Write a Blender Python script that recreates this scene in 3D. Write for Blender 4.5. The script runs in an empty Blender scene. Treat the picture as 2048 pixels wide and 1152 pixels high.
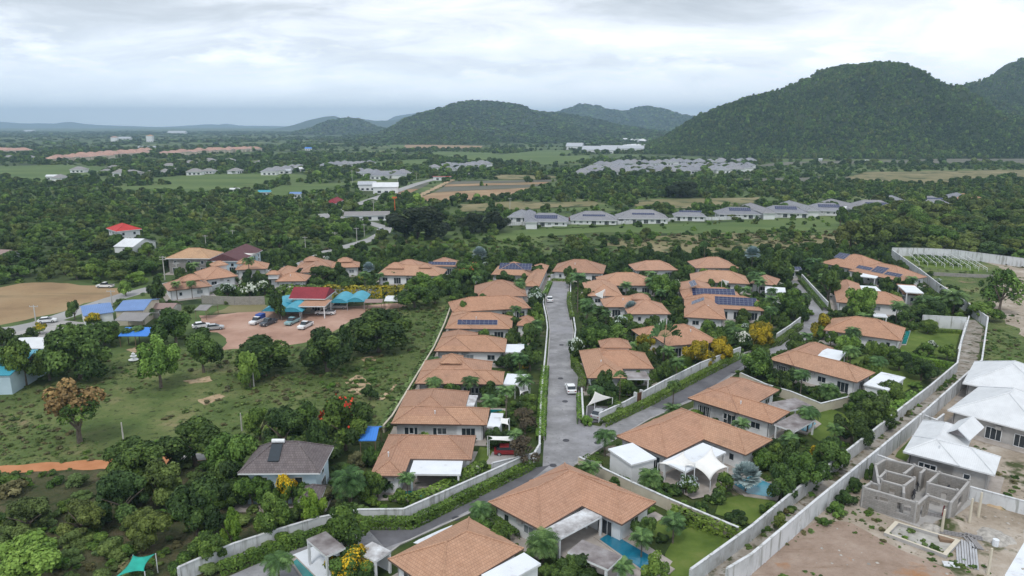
import bpy, bmesh, math, random
import numpy as np
from mathutils import Vector
R = math.radians
rnd = random.Random(7)
SC = bpy.context.scene
# ------------------------------------------------------------ camera, world, sun, exposure
F = 1420.0; CH = 50.0; PITCH = R(13.0)
cd = bpy.data.cameras.new('camera'); cam = bpy.data.objects.new('camera', cd)
SC.collection.objects.link(cam); SC.camera = cam
cam.location = (0, 0, CH); cam.rotation_euler = (R(90) - PITCH, 0, 0)
cd.sensor_width = 36; cd.lens = 36 * F / 2048; cd.clip_start = 1; cd.clip_end = 60000
SUN_EL, SUN_AZ = R(58), R(200)
def build_world():
    w = bpy.data.worlds.new("World"); SC.world = w; w.use_nodes = True
    nt = w.node_tree; N = nt.nodes; L = nt.links
    bg = N['Background']; bg.inputs['Strength'].default_value = 0.1
    sky = N.new('ShaderNodeTexSky'); sky.sky_type = 'NISHITA'; sky.sun_disc = False
    sky.sun_elevation = SUN_EL; sky.sun_rotation = SUN_AZ; sky.dust_density = 2.0
    tc = N.new('ShaderNodeTexCoord')
    sep = N.new('ShaderNodeSeparateXYZ'); L.new(tc.outputs['Generated'], sep.inputs[0])
    def M(op, a, b=None, c=None):
        n = N.new('ShaderNodeMath'); n.operation = op
        for i, v in enumerate((a, b, c)):
            if v is None: continue
            if hasattr(v, 'links'): L.new(v, n.inputs[i])
            else: n.inputs[i].default_value = v
        return n.outputs[0]
    z = M('ADD', M('MAXIMUM', sep.outputs[2], 0.0), 0.20)
    u = M('DIVIDE', sep.outputs[0], z); v = M('DIVIDE', sep.outputs[1], z)
    cv = N.new('ShaderNodeCombineXYZ'); L.new(u, cv.inputs[0]); L.new(v, cv.inputs[1])
    def noise(scale, det, rough, off, dist=0.0):
        mp = N.new('ShaderNodeMapping'); L.new(cv.outputs[0], mp.inputs[0])
        mp.inputs['Location'].default_value = off; mp.inputs['Rotation'].default_value = (0, 0, R(-12))
        mp.inputs['Scale'].default_value = (0.8, 1.25, 1)
        n = N.new('ShaderNodeTexNoise'); n.inputs['Scale'].default_value = scale
        n.inputs['Detail'].default_value = det; n.inputs['Roughness'].default_value = rough
        n.inputs['Distortion'].default_value = dist
        L.new(mp.outputs[0], n.inputs['Vector']); return n.outputs['Fac']
    def ramp(fac, stops):
        r = N.new('ShaderNodeValToRGB'); L.new(fac, r.inputs[0]); e = r.color_ramp.elements
        while len(e) < len(stops): e.new(0.5)
        for k, (p, c) in enumerate(stops): e[k].position = p; e[k].color = (*c, 1)
        return r.outputs[0]
    def mix(f, a, b):
        n = N.new('ShaderNodeMix'); n.data_type = 'RGBA'
        if hasattr(f, 'links'): L.new(f, n.inputs[0])
        else: n.inputs[0].default_value = f
        for s, i in ((a, 6), (b, 7)):
            if hasattr(s, 'links'): L.new(s, n.inputs[i])
            else: n.inputs[i].default_value = (*s, 1)
        return n.outputs[2]
    def sc(c, k): return tuple(x * k for x in c)
    big = noise(0.75, 6, 0.52, (3.1, 7.7, 0), 0.5)
    fine = noise(2.2, 9, 0.62, (11.3, 2.2, 4), 0.6)
    cl = ramp(M('ADD', M('ADD', M('MULTIPLY', big, 0.58), M('MULTIPLY', fine, 0.42)), M('MULTIPLY', sep.outputs[0], -0.08)),
              [(0.37, sc((0.97, 0.98, 1.0), 14)), (0.43, sc((0.84, 0.86, 0.91), 13)), (0.49, sc((0.75, 0.785, 0.84), 12.5)), (0.55, sc((0.62, 0.66, 0.71), 11.8)), (0.62, sc((0.52, 0.56, 0.61), 11))])
    # small bright cumulus low over the hills
    pm = N.new('ShaderNodeMapping'); L.new(tc.outputs['Generated'], pm.inputs[0]); pm.inputs['Scale'].default_value = (5.5, 5.5, 21); pm.inputs['Location'].default_value = (2.3, 0.6, 0.4)
    pn = N.new('ShaderNodeTexNoise'); pn.inputs['Scale'].default_value = 1.0; pn.inputs['Detail'].default_value = 7; pn.inputs['Roughness'].default_value = .6; L.new(pm.outputs[0], pn.inputs['Vector'])
    puff = ramp(pn.outputs['Fac'], [(0.53, (0, 0, 0)), (0.63, (1, 1, 1))])
    low = M('MULTIPLY', M('SUBTRACT', 1.0, M('MINIMUM', M('MULTIPLY', M('ABSOLUTE', M('SUBTRACT', sep.outputs[2], 0.085)), 22.0), 1.0)), 0.6)
    # the cloud sheet thins towards the horizon
    hz = M('POWER', M('SUBTRACT', 1.0, M('MINIMUM', M('DIVIDE', M('MAXIMUM', sep.outputs[2], 0.0), 0.20), 1.0)), 1.8)
    side = M('MULTIPLY_ADD', sep.outputs[0], 0.6, 0.5)
    hc = mix(side, sc((0.78, 0.85, 0.94), 23), sc((0.84, 0.88, 0.93), 17))
    c2 = mix(M('MULTIPLY', puff, low), mix(M('MULTIPLY', hz, 0.9), cl, hc), sc((0.97, 0.98, 1.0), 18))
    c3 = mix(0.93, sky.outputs[0], c2)
    L.new(c3, bg.inputs['Color'])
build_world()
sl = bpy.data.lights.new('sun', 'SUN'); sl.energy = 1.5; sl.angle = R(12); sl.color = (1.0, 0.96, 0.9)
sun = bpy.data.objects.new('sun', sl); SC.collection.objects.link(sun)
sun.rotation_euler = (R(90) - SUN_EL, 0, R(-20))
SC.view_settings.view_transform = 'Standard'; SC.view_settings.look = 'None'
SC.view_settings.exposure = 0.08; SC.view_settings.gamma = 1
cy = SC.cycles
cy.max_bounces = 5; cy.diffuse_bounces = 2; cy.glossy_bounces = 2; cy.transmission_bounces = 2
cy.transparent_max_bounces = 4; cy.volume_bounces = 0; cy.caustics_reflective = False; cy.caustics_refractive = False

# ------------------------------------------------------------ photo pixel -> place on the map
cp, sp_ = math.cos(PITCH), math.sin(PITCH)
def P(px, py, z=0.0):
    cx = (px - 1024) / F; cy_ = (576 - py) / F
    d = (cx, cp + cy_ * sp_, -sp_ + cy_ * cp)
    t = (z - CH) / d[2]
    return Vector((d[0] * t, d[1] * t, z))
def proj(p):
    y = p[1]; z = p[2] - CH
    dep = y * cp - z * sp_; up = y * sp_ + z * cp
    return 1024 + F * p[0] / dep, 576 - F * up / dep, dep
def h_at(p, py):
    """height above point p that shows at picture row py"""
    k = (576 - py) / F
    # up = k*dep -> y sp + z cp = k (y cp - z sp)
    z = p[1] * (k * cp - sp_) / (cp + k * sp_)
    return z + CH
def D(px, py, D_):   # point on the ray at ground distance D_
    cx = (px - 1024) / F; cy_ = (576 - py) / F
    d = (cx, cp + cy_ * sp_, -sp_ + cy_ * cp)
    t = D_ / d[1]
    return Vector((d[0] * t, D_, CH + d[2] * t))

# ------------------------------------------------------------ materials
MATS = {}
def newmat(name, rough=0.8, spec=0.3):
    m = bpy.data.materials.new(name); m.use_nodes = True
    b = m.node_tree.nodes['Principled BSDF']
    b.inputs['Roughness'].default_value = rough; b.inputs['Specular IOR Level'].default_value = spec
    MATS[name] = m; return m, m.node_tree.nodes, m.node_tree.links, b
def _ramp(N, L, fac, stops):
    r = N.new('ShaderNodeValToRGB'); L.new(fac, r.inputs[0]); e = r.color_ramp.elements
    while len(e) < len(stops): e.new(0.5)
    for k, (p, c) in enumerate(stops): e[k].position = p; e[k].color = (*c, 1)
    return r.outputs[0]
def _noise(N, L, scale, detail=4, rough=0.55, coord='pos', stretch=None, off=0):
    if coord == 'pos':
        g = N.new('ShaderNodeNewGeometry').outputs['Position']
    else:
        g = N.new('ShaderNodeTexCoord').outputs['UV' if coord == 'uv' else 'Object']
    mp = N.new('ShaderNodeMapping'); L.new(g, mp.inputs[0])
    if stretch: mp.inputs['Scale'].default_value = stretch
    mp.inputs['Location'].default_value = (off, off * 1.7, 0)
    n = N.new('ShaderNodeTexNoise'); n.inputs['Scale'].default_value = scale
    n.inputs['Detail'].default_value = detail; n.inputs['Roughness'].default_value = rough
    L.new(mp.outputs[0], n.inputs['Vector']); return n.outputs['Fac']
def _mix(N, L, f, a, b, mode='MIX'):
    n = N.new('ShaderNodeMix'); n.data_type = 'RGBA'; n.blend_type = mode
    if hasattr(f, 'links'): L.new(f, n.inputs[0])
    else: n.inputs[0].default_value = f
    for s, i in ((a, 6), (b, 7)):
        if hasattr(s, 'links'): L.new(s, n.inputs[i])
        else: n.inputs[i].default_value = (*s, 1)
    return n.outputs[2]
def noisy(name, stops, scale, detail=5, rough=0.85, second=None, bump=0, spec=0.2, coord='pos', stretch=None, nrough=0.6):
    """colour ramp over noise; second = (scale, stops-for-mask, colour)"""
    m, N, L, b = newmat(name, rough, spec)
    f = _noise(N, L, scale, detail, nrough, coord, stretch)
    c = _ramp(N, L, f, stops)
    for k, s in enumerate(second or []):
        f2 = _noise(N, L, s[0], 5, 0.6, coord, s[4] if len(s) > 4 else None, 31 + 17 * k)
        mk = _ramp(N, L, f2, [(s[1], (0, 0, 0)), (s[2], (1, 1, 1))])
        c = _mix(N, L, mk, c, s[3])
    L.new(c, b.inputs['Base Color'])
    if bump:
        bp = N.new('ShaderNodeBump'); bp.inputs['Distance'].default_value = bump
        L.new(_noise(N, L, scale * 6, 4, 0.7, coord, stretch, 5), bp.inputs['Height']); L.new(bp.outputs[0], b.inputs['Normal'])
    return m
def plain(name, col, rough=0.6, spec=0.4, metal=0, var=0.12, scale=0.6):
    m, N, L, b = newmat(name, rough, spec)
    f = _noise(N, L, scale, 5, 0.6)
    lo = tuple(x * (1 - var) for x in col); hi = tuple(min(1, x * (1 + var)) for x in col)
    L.new(_ramp(N, L, f, [(0.35, lo), (0.65, hi)]), b.inputs['Base Color'])
    b.inputs['Metallic'].default_value = metal
    return m
def tiles(name, ca, cb, cm, w=0.34, h=0.36, patch=None):
    m, N, L, b = newmat(name, 0.75, 0.3)
    uv = N.new('ShaderNodeTexCoord').outputs['UV']
    br = N.new('ShaderNodeTexBrick'); L.new(uv, br.inputs['Vector'])
    br.inputs['Scale'].default_value = 1; br.inputs['Brick Width'].default_value = w; br.inputs['Row Height'].default_value = h
    br.inputs['Mortar Size'].default_value = 0.022; br.inputs['Mortar Smooth'].default_value = 0.5; br.inputs['Bias'].default_value = 0.0
    br.inputs['Color1'].default_value = (*ca, 1); br.inputs['Color2'].default_value = (*cb, 1); br.inputs['Mortar'].default_value = (*cm, 1)
    f = _noise(N, L, 0.35, 6, 0.65)
    st = _ramp(N, L, f, [(0.26, (0.72, 0.72, 0.72)), (0.40, (0.93, 0.93, 0.93)), (0.54, (1, 1, 1)), (0.74, (1.04, 1.02, 1.0))])
    c = _mix(N, L, 1.0, br.outputs['Color'], st, 'MULTIPLY')
    f3 = _noise(N, L, 2.2, 5, 0.7, off=9)
    c = _mix(N, L, 1.0, c, _ramp(N, L, f3, [(0.3, (0.86, 0.84, 0.83)), (0.55, (1, 1, 1))]), 'MULTIPLY')
    oi = N.new('ShaderNodeObjectInfo')
    c = _mix(N, L, 1.0, c, _ramp(N, L, oi.outputs['Random'], [(0.0, (0.84, 0.84, 0.85)), (0.35, (0.97, 0.97, 0.98)), (0.7, (1, 0.96, 0.92)), (1.0, (1.0, 1.02, 1.0))]), 'MULTIPLY')
    L.new(c, b.inputs['Base Color'])
    bp = N.new('ShaderNodeBump'); bp.inputs['Distance'].default_value = 0.05; bp.inputs['Strength'].default_value = 0.6
    inv = N.new('ShaderNodeMath'); inv.operation = 'SUBTRACT'; inv.inputs[0].default_value = 1.0
    L.new(br.outputs['Fac'], inv.inputs[1]); L.new(inv.outputs[0], bp.inputs['Height']); L.new(bp.outputs[0], b.inputs['Normal'])
    return m
def ribbed(name, col, col2, w=0.8, rough=0.5):
    """metal sheet with ribs running down the slope"""
    m, N, L, b = newmat(name, rough, 0.4)
    uv = N.new('ShaderNodeTexCoord').outputs['UV']
    wv = N.new('ShaderNodeTexWave'); wv.bands_direction = 'X'; wv.inputs['Scale'].default_value = 1.0 / w / 1.6
    L.new(uv, wv.inputs['Vector'])
    f = _ramp(N, L, wv.outputs['Fac'], [(0.0, col2), (0.16, col), (1, col)])
    g = _noise(N, L, 0.5, 5, 0.6)
    c = _mix(N, L, 1.0, f, _ramp(N, L, g, [(0.3, (0.86, 0.86, 0.86)), (0.6, (1, 1, 1))]), 'MULTIPLY')
    L.new(c, b.inputs['Base Color']); return m
def leafmat(name, dark, mid, light, spec=0.25, rnd_amt=0.35, trans=0.0):
    m, N, L, b = newmat(name, 0.62, spec)
    at = N.new('ShaderNodeAttribute'); at.attribute_name = 'tint'
    oi = N.new('ShaderNodeObjectInfo')
    mm = N.new('ShaderNodeMath'); mm.operation = 'MULTIPLY_ADD'; L.new(oi.outputs['Random'], mm.inputs[0])
    mm.inputs[1].default_value = rnd_amt; mm.inputs[2].default_value = -rnd_amt / 2
    ad = N.new('ShaderNodeMath'); ad.operation = 'ADD'; L.new(at.outputs['Fac'], ad.inputs[0]); L.new(mm.outputs[0], ad.inputs[1])
    c = _ramp(N, L, ad.outputs[0], [(0.08, dark), (0.5, mid), (0.95, light)])
    wn = N.new('ShaderNodeTexWhiteNoise'); wn.noise_dimensions = '1D'; L.new(oi.outputs['Random'], wn.inputs['W'])
    c = _mix(N, L, 1.0, c, _ramp(N, L, wn.outputs['Value'], [(0.0, (0.98, 0.95, 0.9)), (0.3, (0.84, 0.98, 0.95)), (0.6, (0.92, 1.0, 1.0)), (0.85, (1.06, 1.08, 0.9)), (1.0, (0.78, 0.90, 1.05))]), 'MULTIPLY')
    L.new(c, b.inputs['Base Color'])
    return m
tc = 1.0
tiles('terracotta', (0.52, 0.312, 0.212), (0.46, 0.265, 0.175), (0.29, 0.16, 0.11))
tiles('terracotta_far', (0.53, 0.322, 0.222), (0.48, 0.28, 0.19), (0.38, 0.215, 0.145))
tiles('grey_tile', (0.20, 0.175, 0.18), (0.15, 0.13, 0.135), (0.07, 0.06, 0.06))
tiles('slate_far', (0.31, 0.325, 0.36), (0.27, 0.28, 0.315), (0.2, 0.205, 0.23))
tiles('tan_tile', (0.56, 0.36, 0.22), (0.50, 0.31, 0.19), (0.36, 0.22, 0.14))
tiles('crimson_tile', (0.36, 0.045, 0.06), (0.30, 0.04, 0.055), (0.2, 0.03, 0.04))
tiles('purple_tile', (0.16, 0.07, 0.08), (0.13, 0.06, 0.07), (0.08, 0.04, 0.04))
tiles('red_tile', (0.60, 0.06, 0.05), (0.52, 0.05, 0.05), (0.35, 0.03, 0.03))
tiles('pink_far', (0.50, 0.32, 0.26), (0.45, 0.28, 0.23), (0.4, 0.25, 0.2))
tiles('block', (0.40, 0.38, 0.36), (0.33, 0.32, 0.30), (0.25, 0.24, 0.23), 0.6, 0.25)
ribbed('white_metal', (0.70, 0.725, 0.75), (0.64, 0.665, 0.69), 0.5)
ribbed('dull_metal', (0.46, 0.49, 0.53), (0.36, 0.39, 0.43), 2.5)
ribbed('blue_metal', (0.16, 0.27, 0.52), (0.11, 0.2, 0.42), 0.8)
ribbed('bright_blue_metal', (0.06, 0.25, 0.75), (0.05, 0.2, 0.6), 0.8)
ribbed('teal_metal', (0.06, 0.36, 0.48), (0.04, 0.26, 0.38), 0.8)
ribbed('grey_metal', (0.27, 0.26, 0.26), (0.19, 0.18, 0.18), 0.8)
ribbed('rust_metal', (0.30, 0.21, 0.19), (0.2, 0.13, 0.11), 0.8)
noisy('white_wall', [(0.2, (0.60, 0.61, 0.61)), (0.45, (0.74, 0.76, 0.78)), (0.8, (0.78, 0.80, 0.82))], 0.5, 6, 0.7)
plain('fascia_brown', (0.14, 0.10, 0.085))
noisy('boundary_white', [(0.25, (0.46, 0.48, 0.49)), (0.45, (0.62, 0.64, 0.66)), (0.75, (0.70, 0.72, 0.74))], 0.35, 6, 0.7, second=[(0.9, 0.62, 0.75, (0.42, 0.42, 0.40)), (1.4, 0.52, 0.66, (0.36, 0.37, 0.36), (1, 1, .12))])
noisy('cream_wall', [(0.2, (0.45, 0.41, 0.32)), (0.5, (0.58, 0.53, 0.43)), (0.8, (0.64, 0.60, 0.50))], 0.5, 6, 0.8)
noisy('pale_blue_wall', [(0.2, (0.42, 0.55, 0.62)), (0.6, (0.52, 0.66, 0.74))], 0.5, 5, 0.7)
noisy('old_wall', [(0.2, (0.18, 0.17, 0.15)), (0.5, (0.42, 0.41, 0.38)), (0.8, (0.56, 0.55, 0.52))], 0.6, 7, 0.9)
noisy('lane_wall', [(0.25, (0.30, 0.30, 0.28)), (0.45, (0.50, 0.51, 0.51)), (0.75, (0.62, 0.64, 0.66))], 0.7, 7, 0.9)
noisy('stained_slab', [(0.32, (0.20, 0.19, 0.19)), (0.48, (0.45, 0.45, 0.46)), (0.62, (0.68, 0.71, 0.74))], 0.45, 8, 0.9)
noisy('dark_slab', [(0.3, (0.13, 0.11, 0.11)), (0.5, (0.25, 0.23, 0.23)), (0.7, (0.38, 0.37, 0.38))], 0.5, 8, 0.9)
noisy('white_slab', [(0.28, (0.50, 0.51, 0.52)), (0.42, (0.70, 0.74, 0.79)), (0.7, (0.76, 0.80, 0.85))], 0.4, 7, 0.8)
noisy('paving', [(0.3, (0.30, 0.27, 0.24)), (0.6, (0.42, 0.38, 0.35))], 0.8, 5, 0.8)
noisy('concrete', [(0.3, (0.32, 0.31, 0.30)), (0.7, (0.46, 0.45, 0.44))], 0.6, 6, 0.9)
noisy('bark', [(0.3, (0.09, 0.07, 0.055)), (0.7, (0.2, 0.17, 0.14))], 2.0, 5, 0.9)
plain('frame_white', (0.72, 0.74, 0.76)); plain('frame_dark', (0.05, 0.05, 0.06))
plain('wood', (0.13, 0.055, 0.03)); plain('sail_cloth', (0.80, 0.80, 0.78), 0.8, 0.1, 0, 0.05)
plain('tyre', (0.02, 0.02, 0.02), 0.9); plain('steel', (0.45, 0.46, 0.48), 0.4, 0.5, 0.3)
plain('pole_concrete', (0.48, 0.47, 0.45), 0.9); plain('timber', (0.22, 0.15, 0.10), 0.9)
plain('car_white', (0.78, 0.80, 0.82), 0.3, 0.6); plain('car_silver', (0.42, 0.44, 0.46), 0.3, 0.6); plain('car_dark', (0.06, 0.07, 0.09), 0.3, 0.6)
plain('car_red', (0.25, 0.015, 0.02), 0.3, 0.6); plain('car_teal', (0.25, 0.42, 0.45), 0.3, 0.6); plain('tarp_blue', (0.03, 0.08, 0.35), 0.6)
plain('tarp_green', (0.02, 0.36, 0.28), 0.6, 0.3, 0, 0.25, 0.5); plain('orange_paint', (0.65, 0.14, 0.04), 0.6)
plain('stone', (0.38, 0.36, 0.33), 0.9, 0.2, 0, 0.3, 2)
plain('lamp_glass', (0.7, 0.7, 0.65), 0.3); plain('tail_red', (0.3, 0.02, 0.02), 0.3); plain('jar_clay', (0.50, 0.46, 0.41), 0.8)
m, N_, L_, b_ = newmat('glass', 0.12, 0.7); b_.inputs['Base Color'].default_value = (0.025, 0.035, 0.045, 1)
m, N_, L_, b_ = newmat('curtained_glass', 0.15, 0.6); b_.inputs['Base Color'].default_value = (0.22, 0.25, 0.27, 1)
def solarmat():
    m, N, L, b = newmat('solar', 0.25, 0.5)
    uv = N.new('ShaderNodeTexCoord').outputs['UV']
    br = N.new('ShaderNodeTexBrick'); L.new(uv, br.inputs['Vector']); br.offset = 0
    br.inputs['Scale'].default_value = 1; br.inputs['Brick Width'].default_value = 1.05; br.inputs['Row Height'].default_value = 0.85
    br.inputs['Mortar Size'].default_value = 0.02
    br.inputs['Color1'].default_value = (0.018, 0.025, 0.075, 1); br.inputs['Color2'].default_value = (0.02, 0.028, 0.085, 1); br.inputs['Mortar'].default_value = (0.35, 0.38, 0.45, 1)
    L.new(br.outputs['Color'], b.inputs['Base Color'])
solarmat()
def poolmat(name, c):
    m, N, L, b = newmat(name, 0.08, 0.6)
    L.new(_ramp(N, L, _noise(N, L, 0.8, 4), [(0.3, tuple(x * .7 for x in c)), (0.7, c)]), b.inputs['Base Color'])
    bp = N.new('ShaderNodeBump'); bp.inputs['Distance'].default_value = 0.02; L.new(_noise(N, L, 3, 3), bp.inputs['Height']); L.new(bp.outputs[0], b.inputs['Normal'])
poolmat('pool_blue', (0.015, 0.20, 0.32)); poolmat('pool_teal', (0.02, 0.25, 0.24)); poolmat('pool_light', (0.07, 0.34, 0.46))
# ground covers
noisy('plain_ground', [(0.30, (0.030, 0.048, 0.016)), (0.42, (0.058, 0.082, 0.026)), (0.52, (0.095, 0.145, 0.045)), (0.60, (0.150, 0.175, 0.065)), (0.70, (0.21, 0.18, 0.095))], 0.006, 10, 0.95,
      second=[(0.035, 0.50, 0.62, (0.022, 0.040, 0.015)), (0.0016, 0.56, 0.62, (0.05, 0.085, 0.028))], nrough=0.7)
noisy('meadow', [(0.30, (0.054, 0.086, 0.024)), (0.44, (0.092, 0.136, 0.040)), (0.56, (0.140, 0.170, 0.060)), (0.68, (0.24, 0.21, 0.11))], 0.09, 9, 0.95,
      second=[(0.035, 0.50, 0.66, (0.070, 0.105, 0.030)), (0.05, 0.64, 0.70, (0.26, 0.19, 0.12)), (0.8, 0.56, 0.66, (0.04, 0.055, 0.02))], bump=0.5, nrough=0.72)
noisy('scrub_soil', [(0.30, (0.040, 0.055, 0.020)), (0.5, (0.085, 0.085, 0.042)), (0.66, (0.15, 0.12, 0.075))], 0.14, 9, 0.95, second=[(0.6, 0.5, 0.64, (0.035, 0.055, 0.017))], bump=0.5, nrough=0.7)
noisy('garden', [(0.30, (0.022, 0.040, 0.012)), (0.50, (0.045, 0.072, 0.018)), (0.70, (0.085, 0.10, 0.03))], 0.30, 8, 0.95, second=[(0.12, 0.60, 0.68, (0.20, 0.17, 0.13))], bump=0.15)
noisy('lawn', [(0.30, (0.065, 0.110, 0.018)), (0.55, (0.115, 0.170, 0.034)), (0.75, (0.17, 0.20, 0.055))], 0.25, 8, 0.95, bump=0.06)
noisy('red_lot', [(0.28, (0.28, 0.165, 0.12)), (0.5, (0.40, 0.25, 0.19)), (0.72, (0.50, 0.34, 0.27))], 0.10, 9, 0.95, second=[(0.5, 0.62, 0.76, (0.24, 0.16, 0.12)), (0.06, 0.60, 0.72, (0.44, 0.32, 0.24), (0.4, 3, 1))])
noisy('sandy_patch', [(0.3, (0.33, 0.23, 0.14)), (0.6, (0.50, 0.38, 0.25))], 0.3, 8, 0.95, second=[(0.7, 0.5, 0.62, (0.12, 0.12, 0.05))])
noisy('tan_field', [(0.28, (0.21, 0.14, 0.08)), (0.5, (0.31, 0.215, 0.12)), (0.74, (0.36, 0.27, 0.16))], 0.05, 9, 0.95, second=[(0.02, 0.6, 0.72, (0.17, 0.13, 0.07), (0.5, 3, 1)), (0.7, 0.62, 0.74, (0.14, 0.12, 0.06))])
noisy('orange_dirt', [(0.3, (0.42, 0.18, 0.08)), (0.6, (0.52, 0.24, 0.12)), (0.8, (0.36, 0.22, 0.13))], 0.3, 8, 0.95)
noisy('asphalt', [(0.30, (0.165, 0.165, 0.172)), (0.50, (0.25, 0.25, 0.26)), (0.64, (0.35, 0.35, 0.365))], 0.22, 10, 0.9, second=[(0.10, 0.50, 0.72, (0.33, 0.33, 0.36)), (1.6, 0.62, 0.72, (0.13, 0.13, 0.14)), (0.5, 0.66, 0.72, (0.40, 0.40, 0.43), (1, 3, 1))], nrough=0.7)
noisy('dark_asphalt', [(0.30, (0.09, 0.09, 0.10)), (0.60, (0.15, 0.15, 0.165)), (0.8, (0.2, 0.2, 0.22))], 0.25, 9, 0.9, nrough=0.7)
noisy('far_road', [(0.3, (0.28, 0.28, 0.28)), (0.7, (0.38, 0.38, 0.38))], 0.05, 5, 0.9)
noisy('lane_concrete', [(0.25, (0.18, 0.15, 0.11)), (0.45, (0.30, 0.27, 0.23)), (0.65, (0.42, 0.40, 0.37))], 0.35, 9, 0.95, second=[(0.35, 0.53, 0.62, (0.06, 0.07, 0.03)), (0.9, 0.56, 0.66, (0.14, 0.11, 0.07))])
noisy('building_soil', [(0.28, (0.17, 0.145, 0.10)), (0.42, (0.30, 0.25, 0.195)), (0.55, (0.40, 0.345, 0.285)), (0.72, (0.52, 0.48, 0.43))], 0.16, 10, 0.95, second=[(0.11, 0.57, 0.62, (0.065, 0.08, 0.03)), (0.9, 0.6, 0.68, (0.2, 0.17, 0.13))], bump=0.2, nrough=0.72)
noisy('brown_soil', [(0.28, (0.23, 0.165, 0.12)), (0.5, (0.33, 0.25, 0.20)), (0.72, (0.42, 0.34, 0.28))], 0.2, 10, 0.95, second=[(0.14, 0.58, 0.66, (0.36, 0.20, 0.11)), (0.5, 0.66, 0.72, (0.10, 0.11, 0.04)), (0.25, 0.6, 0.75, (0.22, 0.15, 0.1), (0.5, 3, 1))], bump=0.3, nrough=0.72)
noisy('crop_grey', [(0.35, (0.10, 0.105, 0.085)), (0.6, (0.16, 0.155, 0.12))], 0.02, 6, 0.95, stretch=(0.3, 2, 1))
noisy('crop_brown', [(0.35, (0.27, 0.17, 0.10)), (0.6, (0.36, 0.25, 0.15))], 0.03, 6, 0.95, second=[(0.05, 0.56, 0.66, (0.12, 0.13, 0.06), (0.3, 3, 1))])
noisy('crop_green', [(0.35, (0.065, 0.115, 0.032)), (0.6, (0.12, 0.17, 0.052))], 0.015, 7, 0.95, stretch=(0.5, 2, 1))
noisy('dry_grass', [(0.3, (0.12, 0.12, 0.05)), (0.5, (0.20, 0.18, 0.09)), (0.7, (0.28, 0.24, 0.14))], 0.03, 8, 0.95, second=[(0.06, 0.54, 0.6, (0.07, 0.09, 0.035))])
noisy('hill_soil', [(0.3, (0.022, 0.038, 0.016)), (0.6, (0.045, 0.065, 0.025))], 0.02, 8, 0.95)
noisy('far_wood', [(0.30, (0.020, 0.036, 0.016)), (0.5, (0.032, 0.052, 0.020)), (0.7, (0.060, 0.080, 0.030))], 0.010, 10, 0.95, second=[(0.004, 0.5, 0.7, (0.05, 0.078, 0.026))], nrough=0.75)
# leaves
leafmat('leaf_dark', (0.019, 0.042, 0.010), (0.057, 0.099, 0.020), (0.148, 0.219, 0.046))
leafmat('leaf_mid', (0.029, 0.061, 0.011), (0.091, 0.157, 0.025), (0.212, 0.302, 0.062))
leafmat('leaf_light', (0.054, 0.104, 0.016), (0.148, 0.241, 0.040), (0.283, 0.407, 0.085))
leafmat('leaf_deep', (0.008, 0.016, 0.006), (0.018, 0.030, 0.010), (0.045, 0.062, 0.020))
leafmat('leaf_lime', (0.07, 0.13, 0.012), (0.15, 0.24, 0.025), (0.25, 0.34, 0.05))
leafmat('leaf_olive', (0.045, 0.061, 0.013), (0.123, 0.158, 0.034), (0.238, 0.278, 0.074))
leafmat('leaf_yellow', (0.09, 0.09, 0.012), (0.32, 0.24, 0.015), (0.62, 0.42, 0.02), rnd_amt=0.1)
leafmat('leaf_orange', (0.11, 0.075, 0.03), (0.28, 0.175, 0.07), (0.46, 0.30, 0.12), rnd_amt=0.1)
leafmat('leaf_brown', (0.046, 0.033, 0.022), (0.106, 0.077, 0.048), (0.188, 0.142, 0.083))
leafmat('leaf_silver', (0.16, 0.21, 0.22), (0.30, 0.37, 0.39), (0.50, 0.58, 0.60), rnd_amt=0.1)
leafmat('leaf_palm', (0.022, 0.050, 0.013), (0.058, 0.117, 0.031), (0.154, 0.248, 0.078))
leafmat('hedge_green', (0.041, 0.077, 0.012), (0.103, 0.166, 0.024), (0.206, 0.292, 0.054), rnd_amt=0.1)
leafmat('hedge_lime', (0.054, 0.118, 0.013), (0.129, 0.234, 0.031), (0.232, 0.346, 0.058), rnd_amt=0.1)
leafmat('petal_red', (0.30, 0.02, 0.01), (0.55, 0.04, 0.02), (0.75, 0.09, 0.03), rnd_amt=0.1)
leafmat('petal_white', (0.45, 0.47, 0.42), (0.6, 0.62, 0.58), (0.8, 0.8, 0.76), rnd_amt=0.1)
leafmat('petal_yellow', (0.40, 0.26, 0.01), (0.65, 0.42, 0.015), (0.8, 0.55, 0.03), rnd_amt=0.1)
leafmat('scrub_leaf', (0.065, 0.097, 0.024), (0.139, 0.193, 0.054), (0.232, 0.302, 0.100))
leafmat('dry_tuft', (0.08, 0.075, 0.03), (0.15, 0.135, 0.06), (0.25, 0.22, 0.11))
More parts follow.
